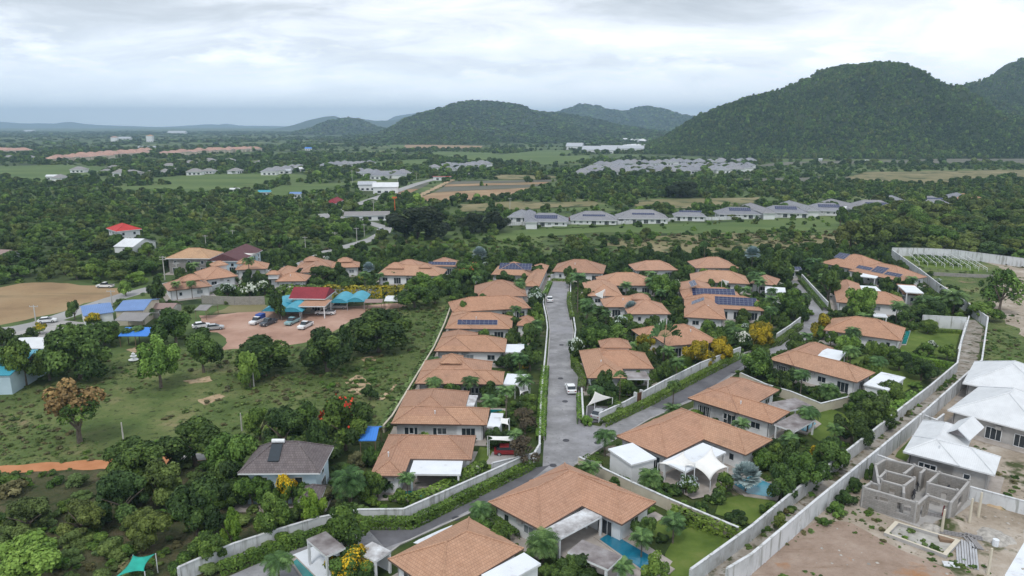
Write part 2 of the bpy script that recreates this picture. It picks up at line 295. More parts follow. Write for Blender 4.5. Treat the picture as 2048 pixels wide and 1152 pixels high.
# ------------------------------------------------------------ mesh building
COL = SC.collection
def link(o): COL.objects.link(o); return o
def tag(o, label=None, cat=None, group=None, kind=None):
    if label: o['label'] = label
    if cat: o['category'] = cat
    if group: o['group'] = group
    if kind: o['kind'] = kind
    return o
def empty(name, loc, label=None, cat=None, group=None):
    o = bpy.data.objects.new(name, None); o.location = loc; o.empty_display_size = 0.5
    link(o); tag(o, label, cat, group); return o
V = Vector
class MB:
    def __init__(s): s.v = []; s.f = []; s.m = []; s.uv = []; s.mats = []
    def mi(s, m):
        if m not in s.mats: s.mats.append(m)
        return s.mats.index(m)
    def face(s, pts, m, uv=None):
        i = len(s.v); s.v += [tuple(p) for p in pts]; s.f.append(tuple(range(i, i + len(pts)))); s.m.append(s.mi(m))
        s.uv.append(uv or [(p[0], p[1]) for p in pts])
    def slope(s, pts, m, ud):
        """planar face with uv in metres; ud = unit direction along the eave"""
        ud = V(ud); n = (V(pts[1]) - V(pts[0])).cross(V(pts[2]) - V(pts[0]))
        if n.length < 1e-9: n = V((0, 0, 1))
        n.normalize(); vd = n.cross(ud)
        o = V(pts[0]); s.face(pts, m, [((V(p) - o).dot(ud), (V(p) - o).dot(vd)) for p in pts])
    def box(s, o, a, b, c, m, top=None):
        """parallelepiped from corner o with edge vectors a, b, c"""
        o, a, b, c = V(o), V(a), V(b), V(c)
        if a.cross(b).dot(c) < 0: a, b = b, a
        p = [o, o + a, o + a + b, o + b]; q = [x + c for x in p]
        s.face([p[3], p[2], p[1], p[0]], m); s.face(q, top or m, [(0, 0), (a.length, 0), (a.length, b.length), (0, b.length)])
        for i in range(4):
            j = (i + 1) % 4; l = (p[j] - p[i]).length
            s.face([p[i], p[j], q[j], q[i]], m, [(0, 0), (l, 0), (l, c.length), (0, c.length)])
    def prism(s, poly, z0, z1, m, top=None):
        """poly: list of (x,y); ccw or cw"""
        a = sum(poly[i][0] * poly[(i + 1) % len(poly)][1] - poly[(i + 1) % len(poly)][0] * poly[i][1] for i in range(len(poly)))
        if a < 0: poly = poly[::-1]
        lo = [V((p[0], p[1], z0)) for p in poly]; hi = [V((p[0], p[1], z1)) for p in poly]
        s.face(lo[::-1], m); s.face(hi, top or m)
        for i in range(len(poly)):
            j = (i + 1) % len(poly); l = (lo[j] - lo[i]).length
            s.face([lo[i], lo[j], hi[j], hi[i]], m, [(0, 0), (l, 0), (l, z1 - z0), (0, z1 - z0)])
    def tube(s, pts, radii, m, n=6, caps=True):
        pts = [V(p) for p in pts]; rings = []
        for i, p in enumerate(pts):
            d = (pts[min(i + 1, len(pts) - 1)] - pts[max(i - 1, 0)]).normalized()
            x = d.cross(V((0.31, 0.95, 0.1))).normalized(); y = d.cross(x)
            r = radii[i] if isinstance(radii, (list, tuple)) else radii
            rings.append([p + (x * math.cos(2 * math.pi * k / n) + y * math.sin(2 * math.pi * k / n)) * r for k in range(n)])
        for i in range(len(pts) - 1):
            for k in range(n):
                l = (k + 1) % n; s.face([rings[i][k], rings[i][l], rings[i + 1][l], rings[i + 1][k]], m)
        if caps: s.face(rings[-1], m); s.face(rings[0][::-1], m)
    def build(s, name, parent=None, root=None, label=None, smooth=False, loc=None):
        me = bpy.data.meshes.new(name)
        off = V(root.location) if root is not None else (V(loc) if loc is not None else V((0, 0, 0)))
        me.from_pydata([(x - off[0], y - off[1], z - off[2]) for x, y, z in s.v], [], s.f)
        for m in s.mats: me.materials.append(MATS[m])
        me.polygons.foreach_set('material_index', s.m)
        uvl = me.uv_layers.new(name='UVMap')
        uvl.data.foreach_set('uv', [c for f in s.uv for p in f for c in p])
        if smooth:
            bm = bmesh.new(); bm.from_mesh(me); bmesh.ops.remove_doubles(bm, verts=bm.verts, dist=.002); bm.to_mesh(me); bm.free()
            me.polygons.foreach_set('use_smooth', [True] * len(me.polygons))
        me.update()
        o = link(bpy.data.objects.new(name, me))
        if parent is not None: o.parent = parent
        elif loc is not None: o.location = loc
        if label: o['label'] = label
        return o
def npmesh(name, verts, quads, mat, tint=None):
    me = bpy.data.meshes.new(name); nv = len(verts); nf = len(quads); k = quads.shape[1]
    me.vertices.add(nv); me.vertices.foreach_set('co', np.ascontiguousarray(verts, dtype=np.float32).ravel())
    me.loops.add(nf * k); me.loops.foreach_set('vertex_index', np.ascontiguousarray(quads, dtype=np.int32).ravel())
    me.polygons.add(nf); me.polygons.foreach_set('loop_start', np.arange(nf, dtype=np.int32) * k)
    me.update(calc_edges=True)
    if tint is not None:
        a = me.attributes.new('tint', 'FLOAT', 'POINT'); a.data.foreach_set('value', np.ascontiguousarray(tint, dtype=np.float32))
    if isinstance(mat, str): me.materials.append(MATS[mat])
    return me
def inpoly(x, y, poly):
    x = np.asarray(x); y = np.asarray(y); c = np.zeros(x.shape, bool); n = len(poly); j = n - 1
    for i in range(n):
        xi, yi = poly[i][0], poly[i][1]; xj, yj = poly[j][0], poly[j][1]
        if yi != yj:
            t = ((yi > y) != (yj > y)) & (x < (xj - xi) * (y - yi) / (yj - yi) + xi); c ^= t
        j = i
    return c
def gp(pts, z=0): return [P(x, y, z) for x, y in pts]
# ------------------------------------------------------------ leaves, crowns, plants (unit size prototypes)
def leaf_quads(c, n, size, rs, aspect=1.0):
    """c centres, n normals (Nx3), size N -> verts, quads"""
    k = len(c); r = rs.normal(size=(k, 3)); n = n / np.linalg.norm(n, axis=1)[:, None]
    a = np.cross(n, r); a /= np.linalg.norm(a, axis=1)[:, None] + 1e-9
    b = np.cross(n, a); s = size[:, None]
    bend = n * s * 0.18
    v = np.stack([c - a * s * aspect - b * s * .5, c + a * s * .3 - b * s + bend, c + a * s * aspect + b * s * .5, c - a * s * .3 + b * s + bend], 1).reshape(-1, 3)
    return v, np.arange(k * 4).reshape(-1, 4)
def crown(seed, nl, nleaf, leaf, lobe=(0.26, 0.44), flat=1.0, low=0.0, spread=0.66, tall=1.0):
    """crown in the box x,y -1..1, z 0..1"""
    rs = np.random.RandomState(seed); ctr = []; rad = []
    for i in range(nl):
        r = rs.uniform(*lobe); an = rs.uniform(0, 6.283); u = rs.uniform(0, 1) ** 0.55 * spread
        z = low + (1 - low) * (0.28 + 0.44 * rs.uniform(0, 1)) ; z -= (u / spread) ** 2 * 0.22 * flat
        if i < 3: u *= 0.35; z = 0.62 - 0.16 * i
        ctr.append((u * math.cos(an), u * math.sin(an), z * 2)); rad.append(r)
    ctr = np.array(ctr); rad = np.array(rad)
    li = rs.choice(nl, nleaf * 3, p=rad ** 2 / (rad ** 2).sum())
    d = rs.normal(size=(nleaf * 3, 3)); d /= np.linalg.norm(d, axis=1)[:, None]; d[:, 2] = np.where((d[:, 2] < -0.35) & (rs.rand(len(d)) < 0.6), -d[:, 2], d[:, 2])
    bump = 1 + 0.16 * np.sin(d[:, 0] * 7 + li * 2.1) * np.cos(d[:, 1] * 6 + li) + rs.normal(size=len(d)) * 0.06
    p = ctr[li] + d * (rad[li] * bump)[:, None]
    keep = np.ones(len(p), bool)
    for k in range(nl):
        dd = np.linalg.norm(p - ctr[k], axis=1); keep &= ~((dd < rad[k] * 0.80) & (li != k))
    keep &= p[:, 2] > 0.02
    idx = np.nonzero(keep)[0][:nleaf]; p = p[idx]; d = d[idx]; li = li[idx]
    n = d * 1.0 + rs.normal(size=d.shape) * 0.45 + np.array([0, 0, 0.35])
    sz = leaf * rs.uniform(0.6, 1.35, len(p))
    v, q = leaf_quads(p, n, sz, rs)
    v[:, 2] *= 0.5
    mx = np.abs(v[:, :2]).max(); v[:, :2] /= mx; v[:, 2] = (v[:, 2] - v[:, 2].min()) / (v[:, 2].max() - v[:, 2].min())
    lt = rs.uniform(0.15, 0.75, nl)
    t = np.clip(lt[li] + rs.normal(size=len(li)) * 0.13, 0, 1)
    return v, q, np.repeat(t, 4)
CROWNS = {}
def crown_data(key):
    if key not in CROWNS:
        kind, s = key
        if kind == 'hi': CROWNS[key] = crown(s, 26, 6500, 0.046, lobe=(0.14, 0.36), spread=0.8)
        elif kind == 'mid': CROWNS[key] = crown(s, 18, 2400, 0.074, lobe=(0.16, 0.38), spread=0.8)
        elif kind == 'low': CROWNS[key] = crown(s, 12, 620, 0.135, lobe=(0.2, 0.46), spread=0.8)
        elif kind == 'tiny': CROWNS[key] = crown(s, 9, 200, 0.22, lobe=(0.24, 0.5), spread=0.85)
        elif kind == 'dome': CROWNS[key] = crown(s, 30, 7500, 0.043, lobe=(0.20, 0.32), spread=0.74)
        elif kind == 'ball': CROWNS[key] = crown(s, 22, 4200, 0.055, lobe=(0.34, 0.42), spread=0.5)
        elif kind == 'airy': CROWNS[key] = crown(s, 20, 1700, 0.055, lobe=(0.16, 0.3), spread=0.8)
        elif kind == 'cloud': CROWNS[key] = crown(s, 26, 1500, 0.085, lobe=(0.16, 0.3), spread=0.85)
    return CROWNS[key]
MC = {}
def crown_mesh(kind, s, mat):
    k = (kind, s, mat)
    if k not in MC:
        v, q, t = crown_data((kind, s)); MC[k] = npmesh('crown', v, q, mat, t)
    return MC[k]
def blossom_mesh(s, mat, n=420, leaf=0.05, patch=True):
    k = ('bl', s, mat, n)
    if k not in MC:
        v, q, t = crown_data(('mid', s)); rs = np.random.RandomState(s + 50)
        c = v.reshape(-1, 4, 3).mean(1); c = c[c[:, 2] > 0.45]
        ph = np.sin(c[:, 0] * 5 + s) * np.cos(c[:, 1] * 6 - s) + rs.normal(size=len(c)) * 0.25
        c = c[ph > (0.25 if patch else -9)]; c = c[rs.permutation(len(c))[:n]]
        o = c - np.array([0, 0, 0.4]); c = c + o * 0.05
        vv, qq = leaf_quads(c, o + rs.normal(size=o.shape) * .3, leaf * rs.uniform(.6, 1.3, len(c)), rs)
        MC[k] = npmesh('blossoms', vv, qq, mat, np.repeat(rs.uniform(0, 1, len(c)), 4))
    return MC[k]
def trunk_mesh(s):
    k = ('trunk', s)
    if k not in MC:
        r = random.Random(s); b = MB()
        b.tube([(0, 0, -0.1), (0.02, 0.01, 0.3), (0.05 * r.uniform(-1, 1), 0.04, 0.62)], [0.085, 0.06, 0.05], 'bark', 7)
        for i in range(5):
            a = i * 1.257 + r.uniform(-.3, .3); l = r.uniform(0.5, 0.8)
            b.tube([(0.02, 0.02, r.uniform(0.35, 0.6)), (math.cos(a) * l * .5, math.sin(a) * l * .5, 0.85), (math.cos(a) * l, math.sin(a) * l, 1.15)], [0.04, 0.025, 0.01], 'bark', 5)
        o = b.build('t'); MC[k] = o.data; bpy.data.objects.remove(o)
    return MC[k]
def palm_head(seed, nf, droop, leaflet, leafw, mat, up=0.5, length=1.0, nl=15):
    rs = np.random.RandomState(seed); V_ = []; T = []
    for i in range(nf):
        az = i * 2.4 + rs.uniform(-.2, .2); el = up + (1 - 2.0 * i / nf) * 0.55 + rs.uniform(-.1, .1); L_ = length * rs.uniform(.85, 1.1)
        h = np.array([math.cos(az), math.sin(az), 0]); pts = []
        p = np.zeros(3); e = el
        for k in range(nl + 1):
            pts.append(p.copy()); st = L_ / nl; p = p + (h * math.cos(e) + np.array([0, 0, math.sin(e)])) * st; e -= droop / nl * (0.6 + k / nl)
        side = np.array([-h[1], h[0], 0]); tn = rs.uniform(.15, .85)
        for k in range(1, nl):
            t = k / nl; ll = leaflet * math.sin(math.pi * min(1, 0.12 + t * 0.9)) + 0.02
            d = pts[k + 1] - pts[k - 1]; d /= np.linalg.norm(d)
            for sg in (-1, 1):
                dr = side * sg * 0.85 + d * 0.45 + np.array([0, 0, -0.35 + rs.uniform(-.1, .1)]); dr /= np.linalg.norm(dr)
                a = pts[k]; tip = a + dr * ll * rs.uniform(.85, 1.1); w = d * leafw
                V_.append([a - w, a + w, tip + w * .3, tip - w * .3]); T.append(tn + rs.uniform(-.15, .15))
    v = np.array(V_).reshape(-1, 3); return npmesh('crown', v, np.arange(len(v)).reshape(-1, 4), mat, np.repeat(np.clip(T, 0, 1), 4))
def fan_head(seed, nf, mat, petiole=0.45, blade=0.42, seg=13, round_=True):
    """bismarck style: pleated round blades on stalks"""
    rs = np.random.RandomState(seed); V_ = []; T = []
    for i in range(nf):
        az = i * 2.4; el = 1.35 - 1.9 * (i / nf) + rs.uniform(-.12, .12)
        d = np.array([math.cos(az) * math.cos(el), math.sin(az) * math.cos(el), math.sin(el)])
        c = d * petiole; s = np.cross(d, [0, 0, 1.0]); s /= np.linalg.norm(s) + 1e-9; n = np.cross(s, d); tn = rs.uniform(.2, .8)
        V_.append([c * 0, c * 0 + s * .012, c + s * .012, c]); T.append(tn)
        for k in range(seg):
            a = (k - (seg - 1) / 2) / seg * 4.2; dr = d * math.cos(a) + s * math.sin(a) + n * rs.uniform(-.05, .22)
            pr = np.cross(dr, n); L_ = blade * (1 - 0.18 * abs(a) / 2.1)
            V_.append([c, c + dr * L_ * .6 - pr * .065, c + dr * L_, c + dr * L_ * .6 + pr * .065]); T.append(tn + rs.uniform(-.15, .15))
    v = np.array(V_).reshape(-1, 3); return npmesh('crown', v, np.arange(len(v)).reshape(-1, 4), mat, np.repeat(np.clip(T, 0, 1), 4))
def traveller_head(seed, mat, n=17):
    rs = np.random.RandomState(seed); V_ = []; T = []
    for i in range(n):
        a = (i - (n - 1) / 2) / n * 2.7; y0 = rs.uniform(-.04, .04)
        d = np.array([math.sin(a), rs.uniform(-.12, .12), math.cos(a)]); pr = np.array([math.cos(a), 0, -math.sin(a)])
        V_.append([np.array([0, y0, 0]), np.array([0, y0, 0]) + pr * .02, d * .5 + pr * .02, d * .5]); T.append(.6)
        for k in range(5):
            t0 = .42 + k * .12; t1 = t0 + .115; w0 = .085 * (1 - abs(k - 2) * .14); sag = np.array([0, 0, -0.05 * k * k * .25]) * abs(a)
            for sg in (-1, 1):
                fold = np.array([0, sg * .04 + y0, -.03])
                V_.append([d * t0 + sag, d * t1 + sag, d * t1 + pr * sg * w0 + fold + sag, d * t0 + pr * sg * w0 + fold + sag]); T.append(rs.uniform(.2, .9))
    v = np.array(V_).reshape(-1, 3); return npmesh('crown', v, np.arange(len(v)).reshape(-1, 4), mat, np.repeat(np.clip(T, 0, 1), 4))
def palm_trunk(s, r0=0.035, r1=0.022, n=1, lean=0.05, mat='bark'):
    k = ('ptr', s, n, r0)
    if k not in MC:
        r = random.Random(s); b = MB()
        for i in range(n):
            a = r.uniform(0, 6.28); l = (lean if n == 1 else 0.22)
            b.tube([(0, 0, -.05), (math.cos(a) * l * .4, math.sin(a) * l * .4, .5), (math.cos(a) * l, math.sin(a) * l, 1.0)] if n > 1 else [(0, 0, -.05), (l * .3, 0, .5), (0, 0, 1)], [r0 * 1.2, r0, r1], mat, 6)
        o = b.build('t'); MC[k] = o.data; bpy.data.objects.remove(o)
    return MC[k]
LAND = []   # (position, phrase) used to say which plant is meant
PLANTS = []
def obj(name, me, parent=None, loc=(0, 0, 0), scale=(1, 1, 1), rz=0):
    o = link(bpy.data.objects.new(name, me)); o.location = loc; o.scale = scale; o.rotation_euler = (0, 0, rz)
    if parent is not None: o.parent = parent
    return o
KN = dict(round=('tree', 'broad green tree', 'tree'), dark=('tree', 'dark green dense tree', 'tree'), light=('tree', 'light green leafy tree', 'tree'), lime=('tree', 'bright lime green slender tree', 'tree'),
  olive=('tree', 'olive green rough tree', 'tree'), yellow=('flowering_tree', 'yellow flowering tree', 'tree'), goldbush=('golden_shrub', 'golden yellow leaved shrub', 'shrub'), redf=('flame_tree', 'flame tree with red blossoms', 'tree'),
  orange=('autumn_tree', 'tall tree with orange brown crown and bare twigs', 'tree'), palm=('palm_tree', 'feather palm with drooping fronds', 'palm'), clump=('palm_clump', 'clump of many-stemmed palms', 'palm'),
  royal=('royal_palm', 'tall dark royal palm with hanging fronds', 'palm'), trav=('fan_palm', 'traveller palm with a flat fan of leaves', 'palm'), silver=('silver_palm', 'silver blue fan palm', 'palm'),
  plum=('frangipani', 'white-flowered frangipani bush', 'shrub'), ball=('clipped_tree', 'dense round clipped tree', 'tree'), shrub=('shrub', 'green garden shrub', 'shrub'), dshrub=('shrub', 'dark green garden shrub', 'shrub'), lshrub=('shrub', 'light green garden shrub', 'shrub'),
  brown=('tree', 'brownish thin-leaved tree', 'tree'), airy=('tree', 'open airy tree with visible branches', 'tree'), rain=('rain_tree', 'huge dark spreading tree', 'tree'), field=('tree', 'dense broad tree', 'tree'), bush=('bush', 'wild green bush', 'bush'), dbush=('bush', 'wild dark bush', 'bush'))
HEADS = {}
def head(k):
    if k not in HEADS:
        HEADS[k] = dict(palm=lambda: palm_head(1, 26, 1.9, .34, .036, 'leaf_palm'), palm2=lambda: palm_head(2, 22, 1.6, .36, .036, 'leaf_palm'), clump=lambda: palm_head(3, 60, 1.7, .36, .036, 'leaf_palm', .6, 1.0, 12),
            royal=lambda: palm_head(4, 24, 2.9, .28, .034, 'leaf_dark', .7), silver=lambda: fan_head(5, 46, 'leaf_silver'), silver2=lambda: fan_head(6, 40, 'leaf_silver', .5, .5), trav=lambda: traveller_head(7, 'leaf_palm'))[k]()
    return HEADS[k]
def plant(kind, p, w, h, label=None, lod=None, rz=None, group=None):
    """plant of width w and height h standing at p"""
    nm, look, cat = KN[kind]; r = random.Random(int(p[0] * 31 + p[1] * 17)); p = V(p)
    root = empty(nm, p, label, cat, group); rz = r.uniform(0, 6.28) if rz is None else rz
    if label is None: PLANTS.append((root, look))
    s = r.randrange(8); px = w * F / max(20, p[1])
    if lod is None: lod = 'hi' if px > 52 else 'mid' if px > 20 else 'low'
    if kind in ('palm', 'royal', 'silver', 'trav', 'clump'):
        hr = w / 2 * (0.95 if kind != 'trav' else 1.0)
        th = {'palm': h - hr * .45, 'royal': h - hr * .5, 'silver': h - hr * .8, 'trav': h - hr * 1.0, 'clump': h * .5}[kind]; th = max(th, h * .2)
        n = 7 if kind == 'clump' else 1
        obj('trunk', palm_trunk(s, *((0.03, 0.022) if kind != 'clump' else (.02, .014)), n, mat='bark'), root, (0, 0, 0), (w * .8, w * .8, th), rz)
        if kind == 'clump':
            hd = obj('crown', head('clump'), root, (0, 0, th * .85), (hr * .9, hr * .9, hr * 1.1), rz)
        else:
            hk = kind if kind != 'palm' else ('palm', 'palm2')[s % 2]
            if kind == 'silver' and s % 2: hk = 'silver2'
            obj('crown', head(hk), root, (0, 0, th), (hr, hr, hr), r.uniform(-.3, .3) if kind == 'trav' else rz)
        return root
    mat = dict(round='leaf_mid', dark='leaf_dark', light='leaf_light', lime='leaf_lime', olive='leaf_olive', yellow='leaf_mid', goldbush='leaf_yellow', redf='leaf_mid', orange='leaf_orange', plum='leaf_dark',
               ball='leaf_mid', shrub='leaf_mid', dshrub='leaf_dark', lshrub='leaf_light', brown='leaf_brown', airy='leaf_mid', rain='leaf_deep', field='leaf_dark', bush='scrub_leaf', dbush='leaf_mid')[kind]
    ck = lod
    if kind == 'field': ck = 'dome' if px > 50 else lod
    if kind == 'ball' and px > 25: ck = 'ball'
    if kind in ('airy', 'orange', 'brown') and px > 25: ck = 'airy'
    if kind == 'rain': ck = 'dome'
    if kind == 'plum': ck = 'mid'
    low = kind in ('shrub', 'dshrub', 'lshrub', 'goldbush', 'bush', 'dbush')
    c0 = 0.0 if low else {'field': 0.05, 'ball': .18, 'orange': .42, 'airy': .25, 'brown': .2, 'rain': .1, 'lime': .12}.get(kind, 0.14)
    ax = r.uniform(.86, 1.12); cr = obj('crown', crown_mesh(ck, s, mat), root, (0, 0, h * c0), (w / 2 * ax, w / 2 / ax, h * (1 - c0)), rz)
    if not low:
        obj('trunk', trunk_mesh(s), root, (0, 0, 0), (w * .5 * (1.3 if kind == 'orange' else 1), w * .5 * (1.3 if kind == 'orange' else 1), h * .55), rz)
    if kind == 'redf': obj('blossoms', blossom_mesh(s, 'petal_red', 150, .036), root, (0, 0, h * c0), (w / 2, w / 2, h * (1 - c0)), rz)
    if kind == 'yellow': obj('blossoms', blossom_mesh(s, 'petal_yellow', 1100, .045, False), root, (0, 0, h * c0), (w / 2, w / 2, h * (1 - c0)), rz)
    if kind == 'plum': obj('blossoms', blossom_mesh(s, 'petal_white', 190, .075, False), root, (0, 0, 0.02 + h * c0), (w / 2, w / 2, h * (1 - c0)), rz)
    if kind == 'orange': obj('green_leaves', crown_mesh('airy', (s + 1) % 5, 'leaf_mid'), root, (w * .12, -w * .1, h * .36), (w * .38, w * .38, h * .4), rz)
    return root
def T(kind, x, yb, yt, wpx, label=None, **k):
    """plant from photo measures: column x, foot row yb, top row yt, width"""
    p = P(x, yb, 0); _, _, dep = proj(p); w = wpx * dep / F
    h = h_at(p, yt); return plant(kind, p, w, max(h, .8), label, **k)
# ------------------------------------------------------------ villas
class Frame:
    def __init__(s, O, U, z=3.1, pitch=25):
        s.z = z; s.t = math.tan(R(pitch)); s.o = P(*O, z); u = P(*U, z) - s.o; s.u = u.normalized(); s.n = V((-s.u.y, s.u.x, 0))
    def loc(s, p): d = P(*p, s.z) - s.o; return d.dot(s.u), d.dot(s.n)
    def rect(s, pu, pv):
        us = [s.loc(p)[0] for p in pu]; vs = [s.loc(p)[1] for p in pv if p[0] != 'r']
        for p in pv:
            if p[0] == 'r':      # depth from the photo row of the ridge
                v0 = max(vs); lo, hi = 1.0, 40.0; t = s.t
                for _ in range(30):
                    m = (lo + hi) / 2; q = s.o + s.u * s.loc((p[1], pu[0][1]))[0] + s.n * (v0 + m / 2); q = V((q.x, q.y, s.z + min(m, max(us) - min(us)) / 2 * t))
                    if proj(q)[1] > p[2]: lo = m
                    else: hi = m
                vs.append(v0 + m)
        return min(us), min(vs), max(us), max(vs)
    def W(s, a, b, z=0): q = s.o + s.u * a + s.n * b; return V((q.x, q.y, z))
def hip(b, fr, r, z, mat, pitch=R(27), fascia='frame_white', gable=False, th=0.22, caps=True):
    a0, b0, a1, b1 = r; L_, W_ = a1 - a0, b1 - b0; t = math.tan(pitch)
    c = [fr.W(a0, b0, z), fr.W(a1, b0, z), fr.W(a1, b1, z), fr.W(a0, b1, z)]
    if L_ >= W_:
        h = W_ / 2 * t; e = 0 if gable else W_ / 2 * 0.98; m = (b0 + b1) / 2; r0 = fr.W(a0 + e, m, z + h); r1 = fr.W(a1 - e, m, z + h)
        S = [([c[0], c[1], r1, r0], fr.u), ([c[2], c[3], r0, r1], -fr.u), ([c[1], c[2], r1], fr.n), ([c[3], c[0], r0], -fr.n)]
    else:
        h = L_ / 2 * t; e = 0 if gable else L_ / 2 * 0.98; m = (a0 + a1) / 2; r0 = fr.W(m, b0 + e, z + h); r1 = fr.W(m, b1 - e, z + h)
        S = [([c[1], c[2], r1, r0], fr.n), ([c[3], c[0], r0, r1], -fr.n), ([c[0], c[1], r0], fr.u), ([c[2], c[3], r1], -fr.u)]
    for pts, d in S: b.slope(pts, mat, d)
    dn = V((0, 0, -th))
    for i in range(4):
        j = (i + 1) % 4; b.face([c[i] + dn, c[j] + dn, c[j], c[i]], fascia)
    b.face([c[3] + dn, c[2] + dn, c[1] + dn, c[0] + dn], fascia)
    if caps and not gable:
        for p, q in ((r0, r1),) + (((c[0], r0), (c[3], r0), (c[1], r1), (c[2], r1)) if L_ >= W_ else ((c[0], r0), (c[1], r0), (c[2], r1), (c[3], r1))):
            if (V(p) - V(q)).length > .3: b.tube([V(p) + V((0, 0, .02)), V(q) + V((0, 0, .02))], .11, mat, 5)
    return h
ROOFS = []   # footprints for keeping plants off
def inside(rs, a, b, skip):
    return any(k != skip and x0 + .05 < a < x1 - .05 and y0 + .05 < b < y1 - .05 for k, (x0, y0, x1, y1) in enumerate(rs))
def add_window(root, fr, a, b, du, dn, w, h, z, kind='window', frame='frame_white', glass='glass'):
    """du unit along the wall, dn outward normal"""
    c = fr.W(a, b, z); f = MB(); k = .09
    o = c - du * w / 2 + dn * .02
    for p, x, y in ((o, du * w, V((0, 0, k))), (o + V((0, 0, h - k)), du * w, V((0, 0, k))), (o, du * k, V((0, 0, h))), (o + du * (w - k), du * k, V((0, 0, h)))):
        f.box(p, x, dn * .07, y, frame)
    n = max(1, round(w / .8))
    for i in range(1, n): f.box(o + du * (w * i / n - .03), du * .06, dn * .06, V((0, 0, h)), frame)
    fo = f.build(kind, root, root)
    g = MB(); g.box(o + du * k - dn * .01, du * (w - 2 * k), dn * .05, V((0, 0, h - 2 * k)) , glass); g.v = [(x, y, zz + (k if True else 0)) for x, y, zz in g.v]
    g.build('pane', fo, root)
def villa(label, cat, O, U, wings, roof='terracotta', wall='white_wall', z=3.1, pitch=25, gables=(), cup=(), solar=(), canopy=(), terrace=True, win=True, land=None, name='villa', over=.75, group=None, base=0.0, density=1.0, extra=None):
    fr = Frame(O, U, z, pitch); rs = [fr.rect(*w) for w in wings]
    a = sum((r[0] + r[2]) / 2 for r in rs) / len(rs); b = sum((r[1] + r[3]) / 2 for r in rs) / len(rs)
    root = empty(name, fr.W(a, b, 0), label, cat, group)
    px = 12 * F / max(30, root.location.y)
    wb = MB()
    walls = [(r[0] + over, r[1] + over, r[2] - over, r[3] - over) for r in rs]
    for k, (x0, y0, x1, y1) in enumerate(walls):
        wb.box(fr.W(x0, y0, -.3), fr.u * (x1 - x0), fr.n * (y1 - y0), V((0, 0, z + .3 - .23 - .004 * k)), wall)
    wb.build('wall', root, root)
    for k, r in enumerate(rs):
        rb = MB(); hip(rb, fr, r, z - .015 * k, roof, R(pitch), gable=k in gables, fascia='frame_white' if 'terra' not in roof else 'fascia_brown')
        rb.build('roof', root, root)
        ROOFS.append([tuple(fr.W(*q)[:2]) for q in ((r[0], r[1]), (r[2], r[1]), (r[2], r[3]), (r[0], r[3]))])
    if terrace:
        tb = MB()
        for k, (x0, y0, x1, y1) in enumerate(rs):
            tb.box(fr.W(x0 - .8, y0 - 1.2, -.2), fr.u * (x1 - x0 + 1.6), fr.n * (y1 - y0 + 2.0), V((0, 0, .2 + .12 + .004 * k)), 'paving')
        tb.build('terrace', root, root)
    for (cx_, cy_, wd, dp) in cup:       # raised middle roof: photo point of its front eave, metres wide/deep
        k0 = rs[0]; rx = fr.loc((cx_, cy_)); ww, dd = wd / 2, dp
        # height of the raised roof: sits on the ridge
        hz = z + min(k0[2] - k0[0], k0[3] - k0[1]) / 2 * math.tan(R(pitch)) - dd / 2 * math.tan(R(pitch)) + .55
        f2 = Frame(O, U, hz); rx = f2.loc((cx_, cy_)); m = (rs[0][1] + rs[0][3]) / 2 if (k0[2] - k0[0]) >= (k0[3] - k0[1]) else rx[1] + dd / 2
        c = f2.W(rx[0], 0); cc = (c - fr.W(0, 0)).dot(fr.u)
        rr = (cc - ww, m - dd / 2, cc + ww, m + dd / 2)
        cb = MB(); hip(cb, fr, rr, hz, roof, R(pitch + 4), fascia=roof)
        ro = cb.build('raised_roof', root, root)
        c2 = MB(); c2.box(fr.W(rr[0] + .5, rr[1] + .5, hz - 1.6), fr.u * (rr[2] - rr[0] - 1), fr.n * (rr[3] - rr[1] - 1), V((0, 0, 1.4)), wall)
        c2.build('vent_wall', ro, root)
    for (sx, sy, cols, rows, k) in solar:   # centre of the array in the photo, panels across and up the slope, wing index
        r = rs[k]; t = math.tan(R(pitch)); o0 = fr.W(0, 0, 0)
        q0, q1 = P(sx, sy, z) - o0, P(sx, sy, z + 1) - o0; u0, v0, du_, dv_ = q0.dot(fr.u), q0.dot(fr.n), (q1 - q0).dot(fr.u), (q1 - q0).dot(fr.n)
        # meet the sight line with the roof slope
        if rows > 0: s_ = (v0 - r[1]) * t / (1 - dv_ * t)
        elif u0 < (r[0] + r[2]) / 2: s_ = (u0 - r[0]) * t / (1 - du_ * t)
        else: s_ = (r[2] - u0) * t / (1 + du_ * t)
        zz = z + s_; u_, v_ = u0 + du_ * s_, v0 + dv_ * s_
        sb = MB()
        if rows > 0: ax, up, sg = fr.u, fr.n, 1
        else: ax, up, sg = (-fr.n, fr.u, 1) if u_ < (r[0] + r[2]) / 2 else (fr.n, -fr.u, 1)
        rows = abs(rows); sl_ = (up + V((0, 0, t))).normalized(); nn = V((-up.x * t, -up.y * t, 1)).normalized(); c = fr.W(u_, v_, zz) + nn * .12
        w1, h1 = 1.05, 1.7
        oc = c - ax * w1 * cols / 2 - sl_ * h1 * rows / 2
        sb.face([oc, oc + ax * w1 * cols, oc + ax * w1 * cols + sl_ * h1 * rows, oc + sl_ * h1 * rows], 'solar', [(0, 0), (w1 * cols, 0), (w1 * cols, h1 * rows), (0, h1 * rows)])
        for d_, e_ in ((ax * w1 * cols, V((0, 0, 0))), (ax * w1 * cols, sl_ * h1 * rows), (sl_ * h1 * rows, V((0, 0, 0))), (sl_ * h1 * rows, ax * w1 * cols)):
            sb.box(oc + e_ - nn * .06, d_, d_.normalized().cross(nn) * .03, nn * .055, 'steel')
        sb.build('solar_panel', root, root)
